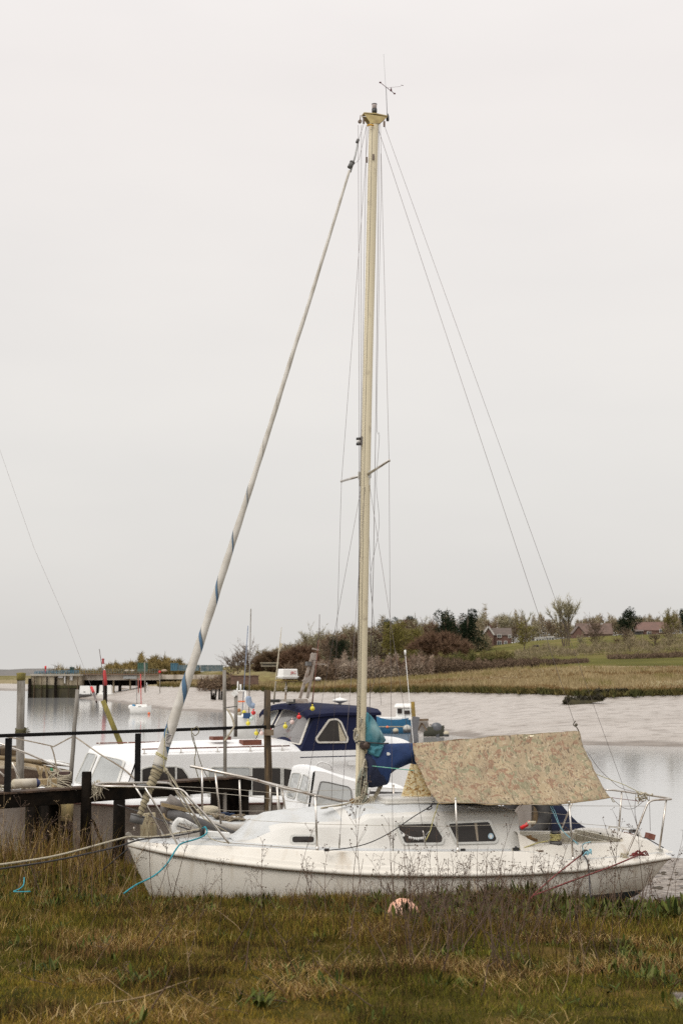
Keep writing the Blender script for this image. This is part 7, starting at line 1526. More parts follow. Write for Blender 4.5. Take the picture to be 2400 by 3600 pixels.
# ---- wharf at the left
m_conc = mat('weed_stained_concrete', (.42, .36, .27), (.33, .27, .18), rough=.9, scale=.8, stretch=(1, 1, .15), dirt=(.10, .085, .045), dscale=.7, dstretch=(1, 1, .1), dlo=.5, dhi=.7)
m_weed = mat('black_tidal_weed', (.028, .024, .014), (.06, .05, .022), rough=.8, scale=1.2, stretch=(1, 1, .2)); m_gweed = mat('green_tidal_weed', (.06, .06, .015), (.04, .035, .015), rough=.9, scale=2)
DW = 325; pw = DW / FPX; wf = thing('wharf', 'weed-covered concrete wharf head standing in the river at the left', 'wharf', (P(190, 2452, DW).x, DW, 0))
def wbox(mb, x0, x1, y0, y1, D0, dep, mi=0): a, b = P(x0, y1, D0), P(x1, y0, D0); mb.box(((a.x + b.x) / 2, D0 + dep / 2, (a.z + b.z) / 2), (abs(b.x - a.x), dep, abs(b.z - a.z)), mi=mi)
mb = MB(); wbox(mb, 108, 200, 2376, 2414, DW, 9); wbox(mb, 200.5, 279, 2372, 2411, DW + .4, 9); mb.build('wall', m_conc, wf)
mb = MB(); wbox(mb, 106, 200, 2414.2, 2470, DW - .25, 9); wbox(mb, 199, 281, 2411.2, 2470, DW + .2, 9); mb.build('weed_zone', m_weed, wf)
mb = MB(); wbox(mb, 108, 200, 2408, 2420, DW - .35, .2); wbox(mb, 200, 279, 2409, 2418, DW, .2); mb.build('green_band', m_gweed, wf)
for i, (x0, x1) in enumerate(((98, 110), (118, 122), (144, 147), (162, 167), (190, 200), (240, 243), (270, 275))):
    mb = MB(); wbox(mb, x0, x1, 2379 if i else 2385, 2470, DW - .9, .6); mb.build('timber_fender', m_tar if i in (0, 3, 4) else m_wood, wf)
mb = MB(); wbox(mb, 205, 222, 2374, 2383, DW - .2, .3); wbox(mb, 226, 231, 2376, 2402, DW - .2, .3); wbox(mb, 246, 256, 2374, 2392, DW - .2, .3); mb.build('pale_patch', m_wpaint, wf)
mb = MB(); wbox(mb, 106, 282, 2370, 2376, DW - .5, 10); mb.build('coping', mat('pale_coping', (.36, .33, .28), (.28, .25, .20), rough=.9, scale=1), wf)
rl = thing('wharf_railing', 'blue railing along the top of the wharf head', 'railing', P(190, 2371, DW)); mb = MB()
for y in (2357, 2362): mb.bar(P(122, y + 3, DW), P(278, y, DW), .08, .10)
mb.build('rail', mat('blue_paint', (.05, .16, .25), rough=.6), rl); mb = MB()
for x in range(122, 280, 6): mb.bar(P(x, 2371 + (278 - x) * .02, DW), P(x, 2357 + (278 - x) * .02, DW), .16 if x % 4 else .5, .1)
mb.build('baluster', mat('blue_paint_dark', (.04, .12, .18), (.10, .20, .26), rough=.6, scale=2), rl)
br = thing('wharf_approach', 'long low concrete approach deck running right from the wharf head', 'jetty', (P(520, 2400, 330).x, 330, 0)); mb = MB()
wbox(mb, 282, 560, 2372, 2391, 330, 7); wbox(mb, 560, 766, 2372, 2388, 333, 7); mb.build('deck_edge', mat('pale_weathered_concrete', (.50, .45, .39), (.42, .37, .31), rough=.9, scale=.6, dirt=(.18, .14, .10), dscale=.6, dstretch=(1, 1, .3)), br)
mb = MB(); wbox(mb, 282, 560, 2391.2, 2411, 332.5, 4); wbox(mb, 560, 640, 2388.5, 2404, 336, 2); mb.build('under_deck_shade', m_tar, br)  # dark boxes stand in for the shade under the approach deck
mb = MB(); wbox(mb, 281, 560, 2369, 2372.2, 329, 8); mb.build('kerb', mat('rust_kerb', (.20, .13, .09), rough=.9), br)
for x0, x1, yb in ((338, 348, 2452), (358, 380, 2450), (416, 426, 2440), (396, 402, 2450), (484, 494, 2432), (280, 286, 2462), (455, 460, 2430)): mb = MB(); wbox(mb, x0, x1, 2391, yb + 10, 331.5, 1.0); mb.build('pier_leg', m_tar if x1 - x0 > 6 else m_conc, br)
mb = MB()
for y in (2352, 2358, 2364): mb.bar(P(282, y, 331), P(560, y + 1, 331), .05, .06)
for x in range(284, 560, 9): mb.bar(P(x, 2371, 331), P(x, 2352, 331), .06, .06)
mb.build('railing', mat('grey_green_rail', (.17, .19, .18), rough=.7), br)
mb = MB(); wbox(mb, 434, 481, 2375, 2386, 329.6, .2); mb.build('pale_sign', mat('pale_blue_board', (.45, .47, .47), rough=.7), br)
# things beneath and on it
def hullboat(nm, x0, x1, yb, yt_, D, label, cab=None, mast=None, hm_=None, cat='boat', stripe=None, heading=0.0, depth=None):
    """small far boat: hull between picture columns, waterline row yb, sheer row yt_"""
    a, b = P(x0, yb, D), P(x1, yb, D); L_ = b.x - a.x; h = (yb - yt_) / FPX * D; r_ = thing(nm, label, cat, ((a.x + b.x) / 2, D, a.z)); wd = depth or max(.8, L_ * .38); mb = MB(); rows = []
    for i in range(13):
        f = i / 12; hw = wd / 2 * (1 - abs(2 * f - 1.15 if f > .575 else (0.575 - f) / .575 * .55) ** 2.5) if True else 0; hw = max(hw, .02); xx = a.x + L_ * f; sh_ = h * (1 + .25 * abs(2 * f - 1) ** 2); rows.append([(xx, D - hw, a.z + sh_), (xx, D - hw * .95, a.z + sh_ * .5), (xx - .02, D - hw * .7, a.z - .25), (xx, D + hw * .7, a.z - .25), (xx, D + hw * .95, a.z + sh_ * .5), (xx, D + hw, a.z + sh_), (xx, D, a.z + sh_ + .03), (xx, D - hw, a.z + sh_)])
    mb.grid(rows, mi=lambda i, j: 1 if (stripe and j in (0, 4)) else 0); mb.face(mb.pts(rows[0][:6])); mb.face(mb.pts(rows[-1][:6])); mb.build('hull', [hm_ or m_white, stripe or m_white], r_)
    if cab:
        for (cx0, cx1, cy0, cy1, mm_) in cab: ca, cb = P(cx0, cy1, D), P(cx1, cy0, D); mb = MB(); mb.box(((ca.x + cb.x) / 2, D, (ca.z + cb.z) / 2), (cb.x - ca.x, wd * .6, cb.z - ca.z), taper=.86); mb.build('cabin' if mm_ is m_white else 'cabin_window', mm_, r_, bevel=.03)
    if mast:
        for (mx0, my0, mx1, my1, rr_, mm_) in mast: mb = MB(); mb.tube([P(mx0, my0, D), P(mx1, my1, D)], rr_, 6); mb.build('mast', mm_, r_)
    return r_
hullboat('moored_yacht', 460, 532, 2508, 2486, 188, 'small white yacht at anchor in front of the wharf approach', cab=[(478, 520, 2476, 2489, m_white), (488, 500, 2480, 2485, m_glass)], mast=[(497, 2478, 495, 2370, .05, m_red), (482, 2478, 480, 2395, .03, m_grey)], cat='sailing boat', depth=2.0)
mb = MB(); mb.ball(P(524, 2508, 186), .17, 10); tag(mb.build('mooring_buoy', mat('bright_orange_float', (.75, .14, .03), rough=.5), None), 'small bright orange float beside the anchored white yacht', 'buoy')
mb = MB(); mb.ball(P(462, 2486, 188), .32, 8, sq=(1.3, 1, 1)); mb.ball(P(470, 2483, 188), .28, 8, mi=1); tag(mb.build('sail_bundle', [m_white, mat('bright_blue_cover', (.03, .20, .36), rough=.8)], None), 'white and blue bundle on the bow of the anchored yacht', 'cover')
c1b = hullboat('moored_boat', 280, 322, 2450, 2441, 322, 'square white cabin boat between the wharf head and the first leg', cab=[(281, 321, 2411, 2442, m_white), (296, 304, 2426, 2434, m_glass)], hm_=m_grey, depth=3)
hullboat('moored_boat', 346, 398, 2453, 2441, 318, 'white cabin boat behind the red beacon pile', cab=[(350, 396, 2409, 2442, m_white), (362, 368, 2425, 2432, m_glass)], depth=3)
hullboat('upturned_boat', 424, 484, 2432, 2420, 345, 'pale upturned hull on the mud under the wharf approach', hm_=mat('pale_brown_hull', (.38, .33, .28), rough=.7), depth=3)
mb = MB(); mb.tube([P(488, 2485, 300), P(487, 2385, 300)], .12, 6); tag(mb.build('navigation_post', mat('rusty_red_post', (.25, .06, .04), rough=.7), None), 'thin rusty red post on the mud right of the anchored yacht', 'post')
for x0, y0, x1, y1, r_, m_, lb_ in ((509, 2328, 511, 2435, .13, m_woodp, 'tall pale pole behind the anchored yacht mast'), (562, 2362, 563, 2455, .07, m_woodp, 'thin grey withy with a red top on the far mud'), (516, 2400, 522, 2430, .06, m_white, 'short white leaning pole on the far mud')):
    mb = MB(); mb.tube([P(x0, y0, 280), P(x1, y1, 280)], r_, 6); o = mb.build('withy', m_, None); tag(o, lb_, 'pole')
    if 'red top' in lb_: mb = MB(); mb.ball(P(562, 2362, 280), .28, 8); mb.build('topmark', m_red, o)
# beacon pile, red over black
DB = 262; bc = thing('beacon_pile', 'red-topped black beacon pile in front of the wharf', 'beacon', (P(371, 2470, DB).x, DB, 0)); mb = MB(); mb.tube([P(371, 2474, DB), P(370, 2410, DB)], [.36, .40], 12); mb.build('lower_pile', m_tar, bc)
mb = MB(); mb.tube([P(370, 2410, DB), P(369, 2385, DB), P(368, 2362, DB), P(368, 2356, DB)], [.41, .40, .26, .18], 12); mb.build('red_pile', mat('beacon_red', (.42, .03, .03), (.33, .03, .03), rough=.6, scale=2), bc); mb = MB(); mb.ball(P(368, 2354, DB), .13, 8); mb.tube([P(361, 2360, DB), P(360, 2330, DB)], .05, 5); mb.build('lamp', m_white, bc)
mb = MB(); mb.tube([P(363, 2334, DB), P(363, 2316, DB)], [.20, .20], 10); mb.tube([P(363, 2333, DB), P(363, 2329, DB)], .24, 10); mb.tube([P(363, 2320, DB), P(363, 2315, DB)], .24, 10); mb.build('topmark', mat('topmark_red', (.35, .02, .02), rough=.6), bc)
mb = MB(); mb.tube([P(350, 2282, 40), P(357, 2330, 40), P(371, 2462, 40)], .010, 4); tag(mb.build('thin_pole', m_wire, None), 'very thin leaning pole above the red beacon', 'pole')
# a stay of another yacht cutting the left edge, with its red furler
mb = MB(); mb.tube([P(-330, 640, 33), P(-160, 1130, 31.5), P(0, 1580, 30), P(120, 1925, 29), P(240, 2200, 28), P(322, 2415, 26.5), P(342, 2470, 26)], .0024, 5); sw = mb.build('stay_wire', m_wire, None); tag(sw, 'thin wire stay slanting across the sky at the left edge', 'wire'); mb = MB(); mb.tube([P(322, 2416, 26.5), P(330, 2436, 26.4)], .026, 8); mb.build('red_furler', m_red, sw); mb = MB(); mb.tube([P(330, 2436, 26.4), P(340, 2468, 26)], .02, 6); mb.build('turnbuckle', m_wire, sw)
# containers, kiosks and cones on the wharf
m_cgreen = mat('green_container_paint', (.03, .085, .06), (.05, .11, .08), rough=.7, scale=1, stretch=(6, 1, 1)); m_cblue = mat('blue_container_paint', (.03, .11, .17), (.07, .15, .20), rough=.7, scale=1, stretch=(6, 1, 1))
def container(x0, x1, y0, y1, D, mt, label, cat='container'):
    a, b = P(x0, y1, D), P(x1, y0, D); w_ = b.x - a.x; h = b.z - a.z; mb = MB(); mb.box(((a.x + b.x) / 2, D + 1.2, (a.z + b.z) / 2), (w_, 2.4, h)); n = max(3, int(w_ / .5))
    for q in range(n): mb.box((a.x + w_ * (q + .5) / n, D - .04, (a.z + b.z) / 2), (w_ / n * .5, .08, h * .9))
    for zz in (a.z + .08, b.z - .08): mb.box(((a.x + b.x) / 2, D - .06, zz), (w_ + .1, .12, .16))
    return tag(mb.build('container' if cat == 'container' else 'kiosk', mt, None), label, cat)
container(484, 516, 2330, 2361, 352, m_cgreen, 'dark green container standing on the wharf approach'); container(600, 624, 2331, 2358, 372, m_cblue, 'tall blue container right of the green one')
container(628, 700, 2338, 2358, 384, mat('mottled_blue_container', (.06, .12, .16), (.16, .20, .21), rough=.7, scale=1.2), 'long mottled blue container behind the furled sail'); container(705, 782, 2338, 2360, 384, mat('grey_blue_container', (.07, .12, .14), (.18, .20, .20), rough=.7, scale=1.5), 'grey-blue container on the right of the row')
container(246, 256, 2345, 2366, 326, mat('dark_green_kiosk', (.03, .07, .06), rough=.7), 'narrow dark green cabinet on the wharf head', 'cabinet')
mb = MB(); mb.tube([P(161, 2352, 327), P(161, 2341, 327)], .22, 10); mb.tube([P(161, 2366, 327), P(161, 2350, 327)], .10, 8); tag(mb.build('signal_light', m_red, None), 'red signal lantern above the blue wharf railing', 'signal')
for i, (x, w_, c_) in enumerate(((446, 16, (.42, .36, .28)), (466, 14, (.50, .45, .38)), (578, 22, (.40, .30, .22)))):
    a = P(x, 2358, 350); mb = MB(); mb.ball(a, w_ * .035, 10, sq=(1, .8, .45)); tag(mb.build('rubble_heap', mat('rubble_%d' % i, c_, rough=.9), None), ('left', 'right', 'brown far')[i] + ' pale heap on the wharf approach', 'heap')
# ---- boats and buoys in mid river, right of the mast
DBl = 125
bb = hullboat('fishing_boat', 1322, 1448, 2572, 2530, 125, 'blue-hulled fishing boat with a white wheelhouse beyond the mast', hm_=mat('bright_blue_hull', (.015, .11, .22), (.02, .14, .27), rough=.5, scale=1), stripe=mat('bright_blue_side', (.015, .12, .24), rough=.5), depth=2.2)
mb = MB(); a, b = P(1332, 2531, DBl), P(1412, 2522, DBl); mb.box(((a.x + b.x) / 2, DBl, (a.z + b.z) / 2), (b.x - a.x, 1.8, .25)); mb.build('gunwale', m_white, bb, bevel=.04)
mb = MB(); a, b = P(1390, 2530, DBl), P(1452, 2490, DBl); mb.box(((a.x + b.x) / 2, DBl, (a.z + b.z) / 2), (b.x - a.x, 1.5, b.z - a.z), taper=.85); wc_ = mb.build('wheelhouse', m_white, bb, bevel=.06); mb = MB(); mb.box(P(1422, 2480, DBl), (1.9, 1.7, .32), taper=.8); mb.build('roof', m_white, wc_, bevel=.08); mb = MB(); mb.box(P(1432, 2504, DBl - .8), (.6, .06, .32)); mb.box(P(1404, 2500, DBl - .8), (.4, .06, .4)); mb.build('window', m_glass, wc_)
mb = MB(); wbox(mb, 1326, 1420, 2553, 2556, DBl - 1.05, .06); mb.build('rubbing_strake', mat('tan_strake', (.40, .33, .22), rough=.7), bb)
for x, y, r_, m_, lb_ in ((1361, 2556, 5, mat('orange_float', (.70, .16, .06), rough=.5), 'orange float against the blue boat'), (1390, 2568, 10, m_ropew, 'cream buoy in front of the blue boat'), (1430, 2560, 14, mat('dull_white_bag', (.45, .44, .40), rough=.8), 'dull white bagged buoy beside the blue boat'), (1568, 2578, 10, m_ropew, 'cream and black buoy right of the dinghy'), (2106, 2604, 7.5, m_white, 'white buoy at the water edge at the right'), (2326, 2619, 6, mat('olive_buoy', (.16, .15, .09), rough=.8), 'olive buoy near the right edge')):
    D = 112; c_ = P(x, y, D); rr_ = r_ / FPX * D; mb = MB(); mb.ball(c_, rr_, 12, sq=(1, 1, .85)); o = mb.build('mooring_buoy', m_, None); tag(o, lb_, 'buoy')
    mb = MB(); mb.tube([c_ + Vector((0, 0, -rr_ * .3)), c_ + Vector((0, 0, -rr_ * 1.1))], rr_ * .95, 10); mb.build('lower_band', m_black, o)
mb = MB(); mb.tube([P(2256, 2616, 108), P(2276, 2617, 108)], .12, 8); tag(mb.build('float', m_ropew, None), 'small flat cream float between the two buoys at the right', 'buoy')
dg_ = hullboat('dinghy', 1488, 1560, 2578, 2556, 118, 'grey outboard dinghy tied behind the ochre post', hm_=mat('dark_olive_hull', (.06, .06, .04), rough=.7), depth=1.3)
mb = MB(); c_ = P(1533, 2556, 117.6); mb.ball(c_, .42, 12, sq=(1.1, .8, .9)); mb.box(c_ + Vector((.1, 0, -.5)), (.25, .2, .7)); mb.build('outboard_motor', mat('black_grey_cowling', (.05, .055, .06), (.12, .12, .13), rough=.4, scale=2), dg_)
mb = MB(); mb.tube([P(1510, 2548, 118), P(1562, 2557, 118)], .04, 5); mb.build('steering_arm', m_wood, dg_)
# stern davit gear close behind the sail cover: ochre post, grey pole, box
post('mooring_post', 1449, 2467, 1452, 2520, 29.5, .040, .042, mat('ochre_lichen_post', (.26, .17, .03), (.16, .11, .035), rough=.9, scale=9), 'ochre lichened post right of the blue boat wheelhouse', 'post', extra=2.2)
mb = MB(); mb.bar(P(1462, 2520, 29), P(1450, 2612, 29), .09, .14); mb.box(P(1461, 2595, 28.9), (.10, .1, .16)); tag(mb.build('outrigger_bracket', mat('blue_grey_steel', (.16, .16, .165), (.11, .11, .12), rough=.6, scale=6), None), 'grey steel bracket leaning beside the white whip pole', 'bracket')
mb = MB(); mb.plate([P(x, y, 29.3) for x, y in ((1468, 2530), (1502, 2528), (1507, 2552), (1490, 2573), (1475, 2572), (1462, 2560))], (0, .25, 0)); mb.bar(P(1466, 2531, 29.2), P(1505, 2530, 29.2), .06, .04, mi=1); mb.bar(P(1482, 2542, 29.2), P(1468, 2568, 29.2), .04, .03, mi=1); mb.bar(P(1482, 2542, 29.2), P(1500, 2568, 29.2), .04, .03, mi=1); tag(mb.build('radar_reflector', [mat('folded_pale_panel', (.32, .29, .26), (.40, .37, .34), rough=.7, scale=5), m_grime], None), 'pale folded panel on the dark frame behind the tarpaulin', 'panel')
mb = MB(); mb.tube([P(1424, 2302, 22), P(1452, 2612, 22), P(1456, 2700, 22)], [.004, .006, .007], 7); mb.tube([P(1423, 2285, 22), P(1424, 2303, 22)], .016, 7); tag(mb.build('whip_pole', m_white, None), 'slim white pole rising behind the sail cover', 'pole')
# boats moored behind the cruiser, left of its wheelhouse
m1 = hullboat('moored_yacht', 795, 900, 2590, 2520, 60, 'white yacht behind the wheelhouse with a tall thin mast', mast=[(875, 2520, 882, 2140, .022, m_woodp), (852, 2500, 872, 2200, .018, mat('blue_grey_spar', (.16, .20, .28), rough=.5))], cat='sailing boat', depth=2.2, cab=[(850, 896, 2508, 2524, m_white)])
mb = MB(); mb.tube([P(836, 2395, 60), P(836, 2430, 60)], .03, 5)
for x0, y0, x1, y1 in ((830, 2429, 864, 2429), (831, 2429, 831, 2470), (863, 2429, 863, 2490), (846, 2405, 846, 2429), (834, 2420, 834, 2429)): mb.tube([P(x0, y0, 60), P(x1, y1, 60)], .035, 6)
mb.build('stern_gantry', m_white, m1); mb = MB(); mb.box(P(868, 2516, 58.8), (.30, .08, .22)); mb.build('blue_panel', mat('deep_blue_panel', (.01, .05, .14), rough=.6), m1); mb = MB(); mb.box(P(849, 2466, 60), (.28, .1, .06)); mb.build('orange_lifebelt', mat('lifebelt_orange', (.75, .16, .05), rough=.5), m1)
mb = MB(); mb.tube(catmull([P(873, 2447, 59.5), P(875, 2465, 59.5), P(882, 2478, 59.5), P(896, 2482, 59.5)], 3), [.05] + [.12] * 8 + [.08], 8); mb.build('stowed_sail', mat('pale_blue_sailbag', (.26, .32, .42), rough=.8), m1)
mb = MB()
for q, (x, y, m_) in enumerate(((842, 2508, 0), (858, 2504, 1), (840, 2498, 2))): mb.ball(P(x, y, 59), .09, 8, mi=m_)
mb.build('fender', [m_ropew, m_yellow, mat('rust_float', (.35, .16, .06), rough=.7)], m1)
# ================================================================ NEAR VEGETATION
m_grass = mat('grass_blades', (.98, .95, .86), (.58, .56, .47), rough=.85, scale=1.3, spec=.12, attr='Col')
RS = np.random.RandomState(11)
def nz2(x, y, f, s=0): return mnoise.noise(Vector((x * f, y * f, s)))
def gzv(X, D): return np.array([near_z(float(a), float(b)) for a, b in zip(X, D)])
GX = np.linspace(-9, 9, 181); GD = np.linspace(2, 26, 241); GZ = np.array([[near_z(a, b) for b in GD] for a in GX])
def gz_fast(X, D):
    i = np.clip((X + 9) / .1, 0, 179.99); j = np.clip((D - 2) / .1, 0, 239.99); i0 = i.astype(int); j0 = j.astype(int); fi = i - i0; fj = j - j0
    return GZ[i0, j0] * (1 - fi) * (1 - fj) + GZ[i0 + 1, j0] * fi * (1 - fj) + GZ[i0, j0 + 1] * (1 - fi) * fj + GZ[i0 + 1, j0 + 1] * fi * fj
NX = np.linspace(-9, 9, 241); ND = np.linspace(2, 26, 321)
def field(f, s): 
    return np.array([[mnoise.noise(Vector((a * f, b * f, s))) for b in ND] for a in NX])
Fa, Fb, Fc, Fd = field(.55, 1), field(1.6, 5), field(.9, 9), field(4.0, 12)
def samp(Fm, X, D): i = np.clip(((X + 9) / 18 * 240).astype(int), 0, 240); j = np.clip(((D - 2) / 24 * 320).astype(int), 0, 320); return Fm[i, j]
def lim(X): return np.interp(X, [-9, -3.2, -2.2, 1.5, 3.2, 4.2, 9], [22.5, 22, 17.9, 17.2, 17.0, 16.4, 15.6])
def in_hull(X, D):
    """inside the yacht's footprint"""
    dx = X - S.o.x; dy = D - S.o.y; s = dx * math.cos(S.phi) + dy * math.sin(S.phi); n = -dx * math.sin(S.phi) + dy * math.cos(S.phi)
    u = (s - s_bow) / LB; h = np.interp(u, [0, .1, .3, .6, .9, 1], [.0, .28, .72, .98, .8, .6]); return (u > 0) & (u < .97) & (np.abs(n) < h)
def scatter(n, xr, dr, dens=None, wedge=.36):
    """points spread so that nearer ground gets more"""
    D = dr[0] + (dr[1] - dr[0]) * RS.rand(n) ** 1.0; X = RS.uniform(-1, 1, n) * (D * wedge + .6); X = np.where((X < xr[0]) | (X > xr[1]), RS.uniform(xr[0], xr[1], n), X)
    k_ = (D < lim(X)) & ~in_hull(X, D) & ~(((X - 2.0) ** 2 / .07 + (D - 7.75) ** 2 / .03) < 1)
    if dens is not None: k_ &= RS.rand(n) < dens(X, D)
    return X[k_], D[k_]
def blades(X, D, h, w_, lean, col, zoff=-.01, flat=None):
    """tapering bent blades: quad + tip triangle each"""
    n = len(X); Z = gz_fast(X, D) + zoff; a = RS.uniform(0, 2 * math.pi, n); dx, dy = np.cos(a), np.sin(a); b = RS.uniform(0, 2 * math.pi, n); sx, sy = np.cos(b) * w_ * .5, np.sin(b) * w_ * .5 * .6
    l1, l2 = lean * .35 * h, lean * h; zt = h * np.sqrt(np.maximum(.05, 1 - np.minimum(lean, .97) ** 2)); V = np.zeros((n, 5, 3))
    V[:, 0] = np.stack([X - sx, D - sy, Z], 1); V[:, 1] = np.stack([X + sx, D + sy, Z], 1)
    V[:, 2] = np.stack([X + dx * l1 + sx * .8, D + dy * l1 + sy * .8, Z + zt * .62], 1); V[:, 3] = np.stack([X + dx * l1 - sx * .8, D + dy * l1 - sy * .8, Z + zt * .62], 1); V[:, 4] = np.stack([X + dx * l2, D + dy * l2, Z + zt], 1)
    i = np.arange(n)[:, None] * 5; return V.reshape(-1, 3), i + np.array([[3, 2, 4]]), i + np.array([[0, 1, 2, 3]]), np.repeat(col, 5, 0)
def rcol(n, cs, jit=.25):
    c = np.array(cs)[RS.randint(0, len(cs), n)]; return c * (1 + RS.uniform(-jit, jit, (n, 1)))
def merge(name, parts, label, mt=None):
    V = []; A = []; B_ = []; C = []; o = 0
    for v, f3, f4, c in parts: V.append(v); A.append(f3 + o); B_.append(f4 + o); C.append(c); o += len(v)
    ob_ = fastmesh(name, np.concatenate(V), np.concatenate(A), np.concatenate(B_), mt or m_grass, cols=np.concatenate(C), loc=(0, 10, 2.5)); return tag(ob_, label, kind='stuff')
GREEN = [(.085, .088, .011), (.125, .122, .014), (.16, .14, .018), (.052, .058, .009), (.19, .165, .026)]; OLIVE = [(.19, .145, .022), (.24, .17, .030), (.13, .095, .018), (.30, .21, .048)]
RUST = [(.22, .115, .045), (.15, .075, .03), (.30, .18, .08), (.10, .055, .024)]; PALE = [(.52, .40, .22), (.46, .35, .18)]; GOLD = [(.25, .175, .024), (.19, .14, .02), (.29, .19, .04)]
STRAW = [(.32, .215, .085), (.24, .15, .055), (.44, .32, .15), (.18, .10, .038)]; BROWN = [(.085, .045, .02), (.05, .028, .015), (.12, .065, .026)]
def patch(X, D): return samp(Fa, X, D) + .5 * samp(Fb, X, D)
# short turf: finer and lusher near the camera
X, D = scatter(430000, (-7.5, 7.5), (5.2, 22)); pa = patch(X, D); n = len(X); g = rcol(n, GREEN); o_ = rcol(n, OLIVE); s_ = rcol(n, STRAW); t1 = np.clip((pa + .2) * 3.0, 0, 1)[:, None]; u = RS.rand(n, 1); c = np.where(u < t1 * .85, o_, g); rs_ = np.clip((samp(Fc, X, D) + .3 * samp(Fb, X, D) - .06) * 5, 0, 1)[:, None]; c = np.where(RS.rand(n, 1) < .75 * rs_, rcol(n, RUST, .3), c); c = np.where(RS.rand(n, 1) < .03 + .10 * rs_, s_, c); gl_ = np.clip((9.5 - D) / 2.5, 0, 1)[:, None] * np.clip((.2 - X) / 1.2, 0, 1)[:, None]; c = np.where(RS.rand(n, 1) < .6 * gl_, rcol(n, GOLD, .25), c)
hh = (.020 + .045 * RS.rand(n)) * (1 + .8 * np.clip(samp(Fc, X, D), -.3, .8)) * np.interp(D, [6, 10, 16], [.85, 1.1, 1.35]); dk_ = np.clip((-samp(Fb, X, D) - .10) * 5, 0, 1)[:, None] * np.clip((samp(Fa, X, D)[:, None] + .35) * 3, 0, 1); c = np.where(RS.rand(n, 1) < .75 * dk_, rcol(n, [(.060, .036, .014), (.045, .040, .010), (.085, .045, .018)], .3), c); turfp = blades(X, D, hh * (1 + .9 * dk_[:, 0]), .0020 + .0022 * RS.rand(n) + .0001 * D, RS.uniform(.15, .93, n), c)
X, D = scatter(60000, (-7.5, 7.5), (11, 22)); n = len(X); turf2 = blades(X, D, .05 + .09 * RS.rand(n), .004 + .003 * RS.rand(n), RS.uniform(.1, .8, n), np.where(RS.rand(n, 1) < .55, rcol(n, GREEN), rcol(n, OLIVE)))
merge('grass', [turfp, turf2], 'short green and olive grass covering the near bank')
# dead straw lying in swathes
def sd(X, D): return np.clip((samp(Fc, X, D) + .5 * samp(Fb, X, D) - .06) * 4.0, 0.02, 1) * np.interp(D, [6, 8, 12], [.5, .8, 1])
X, D = scatter(170000, (-7.5, 7.5), (6.2, 21), sd); n = len(X); st1 = blades(X, D, .04 + .11 * RS.rand(n), .0016 + .0018 * RS.rand(n), RS.uniform(.82, .995, n), rcol(n, STRAW * 2 + PALE + BROWN[:2], .35), zoff=.012 + .03 * RS.rand(n))
def sd2(X, D): return np.clip(.02 + np.interp(D, [8, 12.5, 15.5], [0, .10, .9]) * (X < 7) + .6 * (X < -2.0) * (D > 12), 0, 1) * np.clip(.6 + samp(Fb, X, D) * 2.5, 0, 1)
X, D = scatter(38000, (-7.5, 7.5), (9, 21.5), sd2); n = len(X); st2 = blades(X, D, .09 + .17 * RS.rand(n), .0022 + .002 * RS.rand(n), RS.uniform(.2, .9, n), rcol(n, STRAW + BROWN, .35))
merge('straw', [st1, st2], 'dead straw-coloured grass lying over the bank')
# tall tan reeds at the left, below the pier
def rd(X, D): return np.clip(1.1 - abs(D - 17.8) / 3.2, 0, 1) * np.clip((-2.35 - X) / .5, 0, 1)
X = RS.uniform(-7.5, -2.3, 16000); D = RS.uniform(14.4, 21.5, 16000); k_ = RS.rand(16000) < rd(X, D) * np.clip(.42 + samp(Fb, X, D) * 2, .05, 1); X, D = X[k_], D[k_]; n = len(X)
merge('reeds', [blades(X, D, (.22 + .45 * RS.rand(n) ** 1.4) * (1 + .4 * samp(Fb, X, D)), .0035 + .004 * RS.rand(n), RS.uniform(.05, .6, n), rcol(n, STRAW + OLIVE + BROWN + BROWN + GREEN[:1], .35))], 'tall dry reeds standing below the pier at the left')
# broad-leaved clumps
def leafclump(x, d, n, L0, cols):
    parts = []
    for i in range(n):
        a = RS.uniform(0, 6.28); tilt = RS.uniform(.2, 1.1); L_ = L0 * RS.uniform(.5, 1.1); w_ = L_ * RS.uniform(.05, .10); z0 = gz_fast(np.array([x]), np.array([d]))[0]; bx, by = x + RS.normal(0, .05), d + RS.normal(0, .05); u_ = np.array([math.cos(a) * math.sin(tilt), math.sin(a) * math.sin(tilt), math.cos(tilt)]); sdv = np.cross(u_, [0, 0, 1]); sdv /= np.linalg.norm(sdv) + 1e-6
        pts = []
        for f, ww in ((0, .25), (.3, .8), (.6, 1.0), (.85, .6)): c_ = np.array([bx, by, z0]) + u_ * L_ * f - np.array([0, 0, 1]) * L_ * .30 * f * f * math.sin(tilt); pts += [c_ - sdv * w_ * ww, c_ + sdv * w_ * ww]
        c_ = np.array([bx, by, z0]) + u_ * L_ - np.array([0, 0, 1]) * L_ * .3 * math.sin(tilt); pts.append(c_); col = np.array(cols[RS.randint(len(cols))]) * RS.uniform(.7, 1.3); parts.append((np.array(pts), np.array([[6, 7, 8]]), np.array([[0, 1, 3, 2], [2, 3, 5, 4], [4, 5, 7, 6]]), np.tile(col, (9, 1))))
    return parts

